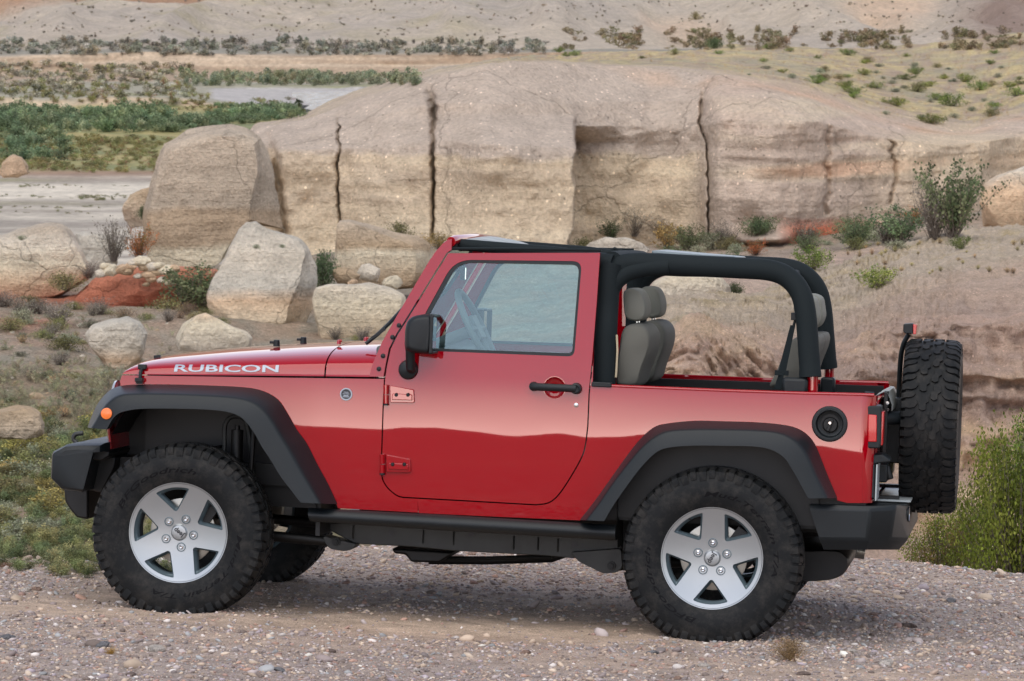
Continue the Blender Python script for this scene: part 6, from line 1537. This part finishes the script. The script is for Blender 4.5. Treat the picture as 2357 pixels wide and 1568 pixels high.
# stones on the gravel
gst = [stone_mesh(80+k, srgb(*c_, KA)) for k, c_ in enumerate(((118, 104, 100), (196, 188, 184), (150, 126, 116), (120, 120, 126)))]
def pad_stone(px, py, s, k, lab, group=None, sq=.6):
    d = LMI @ ray(px, py); t = -CL.z/d.z; p = CL+d*t; z = float(pad_h(np.array([p.x]), np.array([p.y]))[0]); sc = s/FPX*17.5/2
    w_ = VM @ Vector((p.x, p.y, z+sc*sq*.35)); o = bpy.data.objects.new('stone', gst[k]); COL.objects.link(o); o.location = w_; o.scale = (sc, sc, sc*sq); o.rotation_euler = (0, 0, random.uniform(0, 6.28)); tag(o, lab, 'stone', group)
for px, py, s, k, lab in [(1048, 1287, 36, 0, 'dark stone under the middle of the car, left of the others'), (1085, 1278, 24, 2, 'reddish stone right behind the dark stone under the car'), (1238, 1262, 28, 0, 'dark stone below the rear end of the exhaust pipe'), (1200, 1282, 30, 0, 'flat dark stone between the wheels on the gravel'), (1367, 1286, 34, 0, 'dark flat stone just left of the rear wheel'), (1005, 1222+20, 40, 1, 'white flat stone on the gravel beneath the frame rail'), (1190, 1235, 18, 0, 'small dark stone under the exhaust pipe')]:
    pad_stone(px, py, s, k, lab)
for px, py, s, k in [(60, 1365, 28, 1), (80, 1362, 26, 2), (235, 1498, 34, 3), (360, 1505, 40, 1), (640, 1545, 26, 3), (760, 1500, 22, 0), (1960, 1500, 28, 1), (2010, 1420, 26, 2), (2090, 1440, 34, 0), (2190, 1390, 30, 3), (2300, 1330, 24, 2), (2040, 1530, 40, 1), (2240, 1500, 28, 2), (1620, 1530, 26, 1), (1500, 1505, 22, 3), (1210, 1505, 24, 2), (960, 1540, 22, 1), (300, 1560, 24, 0), (20, 1480, 30, 3), (150, 1330, 24, 1), (2120, 1310, 22, 1), (1960, 1340, 26, 0), (1850, 1555, 24, 0), (860, 1390, 14, 0), (2340, 1455, 26, 1), (1380, 1395, 18, 1), (1000, 1450, 14, 1), (1560, 1555, 20, 2)]:
    pad_stone(px, py, s, k, 'fist-sized loose stone on the open gravel around the car', 'loose stones on the gravel')

# ---- plants
def leaf_mat(name, base, var=.35, hue=.03):
    m, t, b = new_mat(name); L = t.links.new; N = t.nodes.new
    oi = N('ShaderNodeObjectInfo'); at_ = N('ShaderNodeAttribute'); at_.attribute_name = 'tint'
    hs = N('ShaderNodeHueSaturation'); rg_ = N('ShaderNodeMapRange'); rg_.inputs['To Min'].default_value = 1-var; rg_.inputs['To Max'].default_value = 1+var; L(oi.outputs['Random'], rg_.inputs['Value']); L(rg_.outputs[0], hs.inputs['Value'])
    mm = N('ShaderNodeMath'); mm.operation = 'MULTIPLY'; mm.inputs[1].default_value = 7.31; fr = N('ShaderNodeMath'); fr.operation = 'FRACT'; L(oi.outputs['Random'], mm.inputs[0]); L(mm.outputs[0], fr.inputs[0])
    r2 = N('ShaderNodeMapRange'); r2.inputs['To Min'].default_value = .5-hue; r2.inputs['To Max'].default_value = .5+hue; L(fr.outputs[0], r2.inputs['Value']); L(r2.outputs[0], hs.inputs['Hue'])
    L(at_.outputs['Color'], hs.inputs['Color']); L(hs.outputs[0], b.inputs['Base Color']); b.inputs['Roughness'].default_value = .65; b.inputs['Specular IOR Level'].default_value = .25
    tr = N('ShaderNodeBsdfTranslucent'); L(hs.outputs[0], tr.inputs[0]); mx = N('ShaderNodeMixShader'); mx.inputs[0].default_value = .3; out = t.nodes['Material Output']
    L(b.outputs[0], mx.inputs[1]); L(tr.outputs[0], mx.inputs[2]); L(mx.outputs[0], out.inputs[0]); return m
M['leaf'] = leaf_mat('plant_leaf', None); M['stem'] = simple('plant_stem', (0.16, 0.13, 0.105), .8)
def shrub_geo(kind, seed, n_leaf, n_stem=40, leaf=.04, colr=(.1, .13, .04), w=1.0, h=1.0):
    """unit-radius shrub: returns stems (V,F) and leaves (V,F,col); base at z=0"""
    rg = np.random.default_rng(seed); SV = []; SF = []; tips = []; off = 0
    for i in range(n_stem):
        a = rg.uniform(0, 2*np.pi); 
        sp_ = {'open': rg.uniform(.25, 1.15), 'dome': rg.uniform(.1, 1.35), 'tall': rg.uniform(.05, .7), 'tuft': rg.uniform(.0, 1.0)}[kind]
        Ln = {'open': rg.uniform(.75, 1.25), 'dome': rg.uniform(.8, 1.05), 'tall': rg.uniform(.9, 1.9), 'tuft': rg.uniform(.6, 1.1)}[kind]
        p = np.array([rg.normal(0, .06), rg.normal(0, .06), 0.0]); d = np.array([np.cos(a)*np.sin(sp_), np.sin(a)*np.sin(sp_), np.cos(sp_)]); pts = [p]
        for k in range(5):
            d = d+rg.normal(0, .13, 3); d[2] += .05; d /= np.linalg.norm(d); p = p+d*Ln/5; pts.append(p)
        pts = np.array(pts)*np.array([w, w, h]); tips.append(pts); r = .012*np.linspace(1.2, .35, 6)
        side = np.cross(pts[-1]-pts[0], [0, 0, 1.0]); side /= np.linalg.norm(side)+1e-9; up = np.array([-side[1], side[0], 0])
        ring = np.stack([pts+side*r[:, None], pts-side*.5*r[:, None]+up*.8*r[:, None], pts-side*.5*r[:, None]-up*.8*r[:, None]], 1).reshape(-1, 3); SV.append(ring)
        f = []
        for k in range(5):
            for j in range(3): f.append((k*3+j, k*3+(j+1) % 3, (k+1)*3+(j+1) % 3, (k+1)*3+j))
        SF.append(np.array(f)+off); off += 18
    T = np.array(tips); nb = len(T); bi = rg.integers(0, nb, n_leaf); t = 1-(rg.uniform(0, 1, n_leaf)**(1.6 if kind != 'open' else 2.4))*(.75 if kind != 'tuft' else 1.0); fi = np.clip(t*5, 0, 4.999); i0 = fi.astype(int); u = (fi-i0)[:, None]
    C_ = T[bi, i0]*(1-u)+T[bi, i0+1]*u; jit = {'open': .085, 'dome': .12, 'tall': .065, 'tuft': .03}[kind]; C_ = C_+rg.normal(0, jit, (n_leaf, 3)); C_[:, 2] = np.maximum(C_[:, 2], .01)
    d1 = rg.normal(size=(n_leaf, 3)); 
    if kind in ('tall', 'tuft'): d1[:, 2] = np.abs(d1[:, 2])*2.2+.4
    d1 /= np.linalg.norm(d1, axis=1)[:, None]; d2 = np.cross(d1, rg.normal(size=(n_leaf, 3))); d2 /= np.linalg.norm(d2, axis=1)[:, None]
    l = leaf*rg.uniform(.6, 1.4, (n_leaf, 1)); wd = l*(.42 if kind != 'tuft' else .10); l = l*(1 if kind != 'tuft' else 3.0)
    LV = np.stack([C_, C_+d1*l*.5+d2*wd, C_+d1*l, C_+d1*l*.5-d2*wd], 1).reshape(-1, 3); LF = np.arange(n_leaf*4).reshape(-1, 4)
    base = np.array(colr, float); base = base if base.ndim == 2 else base[None]
    ci = rg.integers(0, len(base), nb)[bi]; col = base[ci]*(1+.35*rg.uniform(-1, 1, (n_leaf, 1)))*(1+.25*rg.normal(0, 1, (nb, 1))[bi]).clip(.5, 1.6)
    return np.concatenate(SV), np.concatenate(SF), LV, LF, np.repeat(col, 4, axis=0)
def shrub_mesh(*a, **k):
    SV, SF, LV, LF, col = shrub_geo(*a, **k); V = np.concatenate([SV, LV]); F = np.concatenate([SF, LF+len(SV)])
    c = np.concatenate([np.tile([.16, .13, .105], (len(SV), 1)), col]); mids = np.concatenate([np.zeros(len(SF)), np.ones(len(LF))])
    o = np_mesh('shrub', V, F, [M['stem'], M['leaf']], c, smooth=False, mids=mids); me = o.data; bpy.data.objects.remove(o); return me
GREEN = [srgb(110, 122, 62, KA), srgb(88, 104, 52, KA), srgb(126, 132, 74, KA)]; OLV = [srgb(134, 130, 92, KA), srgb(118, 116, 78, KA)]; SAGE = [srgb(142, 144, 124, KA), srgb(126, 130, 110, KA)]
TAM = [srgb(92, 106, 76, KA), srgb(78, 92, 66, KA), srgb(104, 112, 84, KA)]; GRYT = [srgb(136, 130, 122, KA), srgb(120, 114, 106, KA)]; YEL = [srgb(164, 148, 92, KA), srgb(140, 130, 84, KA)]; ORG = [srgb(172, 118, 60, KA), srgb(150, 110, 62, KA), srgb(120, 108, 62, KA)]; STR = [srgb(188, 170, 124, KA), srgb(170, 150, 108, KA)]
BRN = [srgb(132, 106, 84, KA), srgb(112, 90, 72, KA)]
def variants(kind, cols_, n, nl, ns, lf, **k): return [shrub_mesh(kind, 300+len(cols_)*7+i*11+nl % 97, nl, ns, lf, colr=cols_, **k) for i in range(n)]
SH = {'green': variants('open', GREEN, 3, 1500, 34, .07), 'sage': variants('dome', SAGE, 2, 1300, 40, .075), 'tam': variants('tall', TAM, 3, 2600, 60, .07), 'grey': variants('tall', GRYT, 2, 900, 90, .06), 'olive': variants('dome', OLV, 3, 1500, 46, .07), 'yellow': variants('open', YEL, 2, 1200, 34, .075), 'orange': variants('tall', ORG, 1, 2400, 50, .06), 'straw': variants('tuft', STR, 2, 260, 60, .12), 'dot': [shrub_mesh('dome', 700+i, 90, 4, .30, colr=[srgb(112, 112, 84, KA)]) for i in range(3)], 'dark': variants('dome', TAM, 2, 2600, 40, .07), 'brown': variants('dome', BRN, 2, 1200, 60, .05)}
def shrub(px, py, wpx, kind, label, group=None, D=None, hk=1.0, cat='shrub', rz=None):
    me = random.choice(SH[kind])
    if D is None:
        h = hit(px, py)
        if h is None: return
        D = h.y
    p = wpt(px, py, D); s = wpx/FPX*D/2*{'tall': 1}.get(kind, 1)/(.95 if kind not in ('tam', 'grey', 'orange') else .75)
    o = bpy.data.objects.new('shrub', me); COL.objects.link(o); o.location = (p.x, p.y, p.z-.06*s); o.scale = (s, s, s*hk); o.rotation_euler = (0, 0, random.uniform(0, 6.28) if rz is None else rz); tag(o, label, cat, group); return o
# single ones that stand out: (px, base row, width, kind, height factor, label)
for px, py, w_, kind, hk, lab in [
    (322, 600, 70, 'orange', 1.0, 'orange and green shrub against the left side of the tallest boulder'),
    (335, 505, 46, 'dark', 1.3, 'green shrub on the upper left side of the tallest boulder'),
    (262, 600, 80, 'grey', 1.1, 'grey leafless shrub left of the orange shrub'),
    (744, 660, 80, 'dark', 1.9, 'dark green shrub between the wedge-shaped boulder and the block-shaped one'),
    (916, 548, 90, 'olive', .8, 'olive shrub on top of the block-shaped boulder'),
    (1010, 572, 90, 'yellow', .7, 'yellow-green shrub just above the windscreen header'),
    (1340, 578, 66, 'olive', .9, 'olive shrub at the cliff foot above the door'),
    (1535, 572, 100, 'yellow', 1.0, 'yellow-green shrub left of the long crack foot'),
    (1640, 575, 90, 'sage', .9, 'grey-green shrub at the foot of the long crack'),
    (1740, 588, 60, 'orange', .55, 'yellowish shrub under the rock overhang'),
    (1870, 618, 100, 'green', 1.0, 'bright green shrub above the corner of the padded bar'),
    (1965, 570, 90, 'tam', .65, 'dark green shrub beside the red soil below the cliff'),
    (1850, 560, 90, 'grey', .6, 'thin grey shrub behind the bright green one below the cliff'),
    (2070, 560, 130, 'tam', .6, 'dark shrub left of the tall grey-green one'),
    (2195, 545, 150, 'tam', 1.0, 'tall grey-green willow-like shrub at the cliff foot on the right'),
    (2150, 550, 110, 'grey', 1.1, 'tall bare grey shrub in front of the willow-like shrub'),
    (2110, 520, 60, 'orange', .7, 'orange tinged shrub behind the tall bare grey one'),
    (2212, 572, 60, 'green', .9, 'small bright green shrub under the tall willow-like one'),
    (2025, 660, 118, 'green', .75, 'lone bright green creosote shrub on the gravel slope above the spare wheel'),
    (1690, 682, 60, 'dark', 1.0, 'dark shrub beside the pale boulder seen through the padded bar'),
    (1600, 45, 36, 'olive', 1.0, 'lone olive shrub high on the far slope'),
    (1645, 112, 50, 'dark', 1.0, 'round dark shrub at the back edge of the grassy mesa top'),
    (50, 552, 26, 'sage', .8, 'small tuft on top of the big left edge boulder'),
    (590, 572, 24, 'sage', .8, 'left tuft growing on the face of the wedge-shaped boulder'),
    (650, 570, 22, 'sage', .7, 'right tuft growing on the face of the wedge-shaped boulder'),
    (150, 665, 110, 'olive', .7, 'olive brush against the foot of the big left edge boulder'),
    (440, 715, 170, 'tam', .55, 'dark green shrub between the red mound and the wedge-shaped boulder'),
    (380, 728, 120, 'olive', .7, 'olive shrub below the right end of the red mound'),
    (150, 805, 110, 'olive', .6, 'olive shrub left of the rounded pale boulder'),
    (205, 638, 70, 'grey', .5, 'dark grey brush in the gap beside the big left edge boulder')]:
    Dd = {'tallest': None}.get(lab, None)
    front = {322: 96, 335: 99, 262: 95, 744: 88, 916: 93, 1010: 100, 50: 87.5, 590: 83.4, 650: 83.4, 150: None, 440: 85.6, 380: 84.5, 205: 88, 1690: 74}.get(px)
    if px == 150 and py == 665: front = 86
    shrub(px, py, w_, kind, lab, None, front, hk)
rr_ = random.Random(11)
def scatter(n, x0, x1, y0, y1, kinds, wmin, wmax, label, group, hk=(.6, 1.0), cond=None, size_y=None, cat='shrub'):
    for _ in range(n*4):
        if n <= 0: break
        px, py = rr_.uniform(x0, x1), rr_.uniform(y0, y1)
        if cond and not cond(px, py): continue
        w_ = rr_.uniform(wmin, wmax)*(size_y(py) if size_y else 1)
        if shrub(px, py, w_, rr_.choice(kinds), label, group, None, rr_.uniform(*hk), cat): n -= 1
rim_y = lambda px: float(np.interp(px, [1400, 1500, 1600, 1780, 1880, 2000, 2120, 2240, 2357], [146, 152, 165, 185, 212, 258, 292, 300, 262]))
scatter(50, 1200, 2370, 108, 300, ['green', 'green', 'olive'], 30, 62, 'green creosote shrub on the yellow grass of the mesa top', 'creosote shrubs on the mesa top', (.5, .8), lambda x, y: y < rim_y(x)-6 and y > 118-.02*(x-1200) and (x > 1500 or y < 140), lambda y: .7+(y-110)/260)
scatter(32, 1700, 2370, 150, 300, ['sage'], 16, 34, 'small grey-green bush between the creosote shrubs', 'grey bushes on the mesa top', (.5, .8), lambda x, y: y < rim_y(x)-4)
scatter(38, 0, 520, 655, 760, ['olive', 'sage', 'grey', 'brown', 'olive'], 40, 90, 'low olive or grey brush around the boulders left of the car', 'low brush between the boulders', (.4, .75), lambda x, y: (y > 712 or x < 130) and not (170 < x < 420 and y < 722))
scatter(46, -20, 330, 760, 960, ['sage', 'grey', 'olive', 'straw', 'sage'], 34, 80, 'dry grey-green bush on the stony slope left of the car', 'dry bushes on the left slope', (.4, .7))
scatter(48, -30, 300, 940, 1290, ['olive', 'sage', 'olive', 'sage', 'yellow'], 70, 140, 'dense olive bush on the low ground left of the front wheel', 'dense bushes by the front wheel', (.5, .85))
scatter(16, 700, 1000, 690, 800, ['olive', 'grey'], 40, 70, 'low brush among the boulders behind the hood', 'low brush behind the hood', (.4, .7))
scatter(26, 1380, 2150, 540, 640, ['olive', 'grey', 'tam', 'sage'], 40, 84, 'mixed brush along the foot of the cliff', 'brush along the cliff foot', (.5, .9), lambda x, y: y < 640-(x-1400)*.1)
scatter(34, 1950, 2357, 560, 640, ['straw'], 16, 30, 'tuft of pale dry grass on the gravel slope', 'dry grass tufts on the slope', (.6, 1.0), cat='grass tuft')

# vegetation nobody could count: merged masses
def mass(name, label, pts, kind_args, nvar=4):
    geos = [shrub_geo(*kind_args[0], **dict(kind_args[1], seed=900+i)) if False else shrub_geo(kind_args[0][0], 900+i*3, *kind_args[0][1:], **kind_args[1]) for i in range(nvar)]
    V = []; F = []; Cc = []; off = 0
    for (px, py, w_, hk) in pts:
        h = hit(px, py)
        if h is None: continue
        s = w_/FPX*h.y/2; SV, SF, LV, LF, col = geos[rr_.randrange(nvar)]; a = rr_.uniform(0, 6.28); ca, sa = math.cos(a), math.sin(a)
        v = np.stack([LV[:, 0]*ca-LV[:, 1]*sa, LV[:, 0]*sa+LV[:, 1]*ca, LV[:, 2]*hk], -1)*s+np.array([h.x, h.y, h.z]); V.append(v); F.append(LF+off); off += len(v)
        Cc.append(col*rr_.uniform(.75, 1.3)*np.array([rr_.uniform(.92, 1.1), 1, rr_.uniform(.9, 1.1)]))
    o = np_mesh(name, np.concatenate(V), np.concatenate(F), M['leaf'], np.concatenate(Cc), smooth=False); tag(o, label, name.replace('_', ' '), kind='stuff'); return o
U = rr_.uniform
mass('scrub_band', 'grey-blue band of bare scrub along the foot of the far hills', [(U(-400, 1250), U(98, 128), U(16, 52), U(.4, .9)) for _ in range(560)], (('dome', 220, 4, .16), dict(colr=[srgb(122, 122, 116, KA), srgb(112, 114, 104, KA), srgb(130, 126, 112, KA)])))
mass('riverside_scrub', 'green row of riverside scrub beyond the water', [(U(420, 960), 190+U(-14, 8)+abs(x_-0)*0, U(26, 50), U(.7, 1.1)) for x_ in range(190)], (('dome', 240, 4, .15), dict(colr=[srgb(118, 126, 104, KA), srgb(128, 132, 108, KA), srgb(108, 118, 98, KA)])))
mass('grey_scrub', 'pale grey scrub on the near river terrace at the upper left', [(U(-100, 440), U(152, 226), U(26, 60), U(.4, .7)) for _ in range(300)], (('dome', 220, 4, .15), dict(colr=[srgb(146, 142, 130, KA), srgb(132, 130, 114, KA), srgb(128, 126, 92, KA)])))
mass('tamarisk_scrub', 'dark green belt of scrub across the valley floor on the left', [(U(-60, 380)+0, U(262, 306), U(40, 84), U(.6, 1.0)) for _ in range(230)]+[(x_, 300-(x_-380)*.12+U(-14, 8), U(36, 70), U(.5, .9)) for x_ in [U(380, 690) for _ in range(150)]]+[(U(-60, 150), U(320, 372), U(60, 90), U(.6, .9)) for _ in range(40)]+[(U(480, 660), U(248, 268), U(30, 50), U(.5, .8)) for _ in range(50)], (('dome', 420, 4, .12), dict(colr=[srgb(108, 120, 92, KA), srgb(98, 110, 84, KA), srgb(122, 128, 100, KA)])))
mass('meadow_scrub', 'olive and yellow low scrub between the dark belt and the sand flats', [(U(-60, 420), U(316, 398), U(24, 56), U(.3, .6)) for _ in range(420)]+[(U(-40, 480), U(196, 242), U(24, 48), U(.5, .8)) for _ in range(80)]+[(U(300, 700), U(230, 275), U(24, 48), U(.4, .6)) for _ in range(70)], (('dome', 300, 4, .12), dict(colr=[srgb(136, 132, 88, KA), srgb(118, 122, 82, KA), srgb(152, 140, 100, KA), srgb(126, 104, 82, KA)])))
mass('sandbar_weeds', 'thin lines of green weeds on the pale sand flats', [(U(-30, 330), yy_+U(-3, 3), U(14, 30), U(.25, .4)) for yy_ in (430, 452, 455, 490, 478) for _ in range(16)]+[(U(180, 275), U(452, 462), U(18, 30), .5) for _ in range(20)], (('dome', 160, 4, .13), dict(colr=[srgb(112, 122, 84, KA), srgb(124, 126, 92, KA)])))
mass('mesa_scrub', 'olive scrub band behind the grassy mesa top', [(x_, U(74, 116), U(18, 56), U(.4, .9)) for x_ in [U(1300, 2400) for _ in range(520)] if noise.noise(Vector((x_/70, 0, 5))) > U(-.3, .35)], (('dome', 240, 4, .15), dict(colr=[srgb(148, 142, 108, KA), srgb(156, 146, 118, KA), srgb(122, 124, 92, KA)])))
mass('far_shrubs', 'small dark shrubs dotted all over the far hillside', [(x_, y_, U(4, 9)+U(0, 9)*U(0, 1), U(.6, 1.0)) for x_, y_ in [(U(-300, 2650), U(-60, 96)) for _ in range(2300)] if noise.noise(Vector((x_/120, y_/26, 3)))+.6*noise.noise(Vector((x_/34, y_/10, 9))) > U(-.25, .45)], (('dome', 80, 4, .30), dict(colr=[srgb(164, 158, 140, KA), srgb(146, 142, 124, KA)])))
mass('olive_brush', 'soft dense olive brush filling the low ground at the lower left', [(U(-80, 420), U(990, 1330), U(60, 120), U(.5, .9)) for _ in range(280)], (('dome', 1500, 4, .06), dict(colr=[srgb(134, 132, 94, KA), srgb(122, 126, 90, KA), srgb(146, 134, 100, KA), srgb(112, 116, 84, KA)])))
mass('dry_brush', 'grey-green dry brush over the stony slope on the left', [(U(-60, 340), U(840, 1010), U(34, 70), U(.35, .65)) for _ in range(380)]+[(U(-60, 480), U(720, 860), U(24, 50), U(.3, .5)) for _ in range(60)], (('tall', 420, 4, .07), dict(colr=[srgb(158, 152, 134, KA), srgb(144, 142, 118, KA), srgb(150, 134, 118, KA)])))
# dry grass over the mesa top
gp = []
while len(gp) < 900:
    px, py = U(1150, 2420), U(112, 300)
    if py < rim_y(px)-2 and (px > 1500 or py < 148): gp.append((px, py, U(8, 18), U(.5, .9)))
mass('dry_grass', 'thin yellow dry grass covering the mesa top', gp, (('tuft', 40, 10, .16), dict(colr=STR)))

# near bushes on the right, with stems and foliage as parts
def near_bush(px, py, wpx, D, hk, seed, label, cols_=GREEN, nl=9000, kind='open', leafs=.032):
    p = wpt(px, py, D); s = wpx/FPX*D/2; root = empty('bush', (p.x, p.y, p.z-.1)); root.scale = (s, s, s*hk); tag(root, label, 'bush')
    SV, SF, LV, LF, col = shrub_geo(kind, seed, nl, 110, leafs, colr=cols_)
    np_mesh('stems', SV, SF, M['stem'], None, False, None, root); np_mesh('foliage', LV, LF, M['leaf'], col, False, None, root)
near_bush(2340, 1340, 310, 22.0, 2.15, 31, 'tall bright green bush at the right edge beyond the gravel', [srgb(120, 142, 56, 1.05), srgb(98, 120, 48, 1.05), srgb(138, 152, 72, 1.05)], 15000)
near_bush(2180, 1325, 220, 22.6, 1.45, 32, 'lower green bush below the spare wheel', [srgb(116, 134, 56, 1.1), srgb(98, 114, 48, 1.1), srgb(120, 108, 60, 1.1)], 11000)
near_bush(2260, 1310, 210, 23.4, 2.0, 34, 'olive and brown bush between the two green ones on the right', [srgb(128, 118, 70, 1.1), srgb(110, 112, 60, 1.1)], 7000)
near_bush(2070, 1325, 110, 22.0, .9, 33, 'pale dry grassy bush under the rear bumper corner', [srgb(164, 150, 116, 1.05), srgb(140, 132, 96, 1.05)], 1500, 'tuft', .07)
near_bush(2370, 1180, 210, 26.0, 2.0, 35, 'green bush standing highest at the right edge behind the others', [srgb(124, 142, 56, 1.1), srgb(108, 124, 52, 1.1)], 8000)
def tuft(px, py, wpx, label, hk=.8, cols_=BRN, nl=900):
    d = LMI @ ray(px, py); t = -CL.z/d.z; p = CL+d*t; z = float(pad_h(np.array([p.x]), np.array([p.y]))[0]); w_ = VM @ Vector((p.x, p.y, z)); s = wpx/FPX*17.3/2
    SV, SF, LV, LF, col = shrub_geo('dome', int(px), nl, 90, .05, colr=cols_); o = np_mesh('dry_tuft', np.concatenate([SV, LV]), np.concatenate([SF, LF+len(SV)]), [M['leaf']], np.concatenate([np.tile(cols_[0], (len(SV), 1)), col]), False)
    o.location = w_; o.scale = (s, s, s*hk); tag(o, label, 'dry tuft')
tuft(1818, 1522, 112, 'dry brown tuft on the gravel right of the rear wheel', .85, nl=2200)
tuft(1285, 1258, 100, 'brown tuft on the gravel seen under the frame rail', .55, [srgb(140, 112, 80, KA), srgb(124, 104, 80, KA)])
tuft(155, 1305, 48, 'small brown tuft at the gravel edge left of the front wheel', .7)
tuft(15, 1305, 60, 'brown tuft at the gravel edge in the left corner', .6)
tuft(255, 1512, 52, 'small orange dry sprig on the gravel below the front wheel', .6, [srgb(178, 132, 84, KA)], 260)
# ---- separate pieces become parts of their own
def islands(me):
    n = len(me.vertices); par = list(range(n))
    def find(a):
        while par[a] != a: par[a] = par[par[a]]; a = par[a]
        return a
    for p in me.polygons:
        v = p.vertices; r = find(v[0])
        for i in v[1:]: par[find(i)] = r
    g = {}
    for p in me.polygons: g.setdefault(find(p.vertices[0]), []).append(p.index)
    return list(g.values())
SPLIT = ('arm_bracket', 'control_arm', 'lug_seat', 'lug_nut', 'coil_spring', 'bracket_bolt', 'frame_hole', 'tow_hook', 'bumper_fitting', 'head_rest_post', 'hinge_barrel', 'grille_slot')
cache = {}
for o in [q for q in bpy.data.objects if q.type == 'MESH' and q.name.split('.')[0] in SPLIT]:
    me = o.data
    if me.name not in cache:
        out = []
        for isl in islands(me):
            vs = sorted({v for i in isl for v in me.polygons[i].vertices}); mp = {v: k for k, v in enumerate(vs)}
            m2 = bpy.data.meshes.new(me.name); m2.from_pydata([me.vertices[v].co[:] for v in vs], [], [tuple(mp[v] for v in me.polygons[i].vertices) for i in isl])
            for mt in me.materials: m2.materials.append(mt)
            m2.shade_smooth(); m2.set_sharp_from_angle(angle=R(35)); out.append(m2)
        cache[me.name] = out
    L_ = cache[me.name]
    for m2 in L_:
        c = o.copy(); c.data = m2; COL.objects.link(c); c.parent = o.parent
    bpy.data.objects.remove(o)
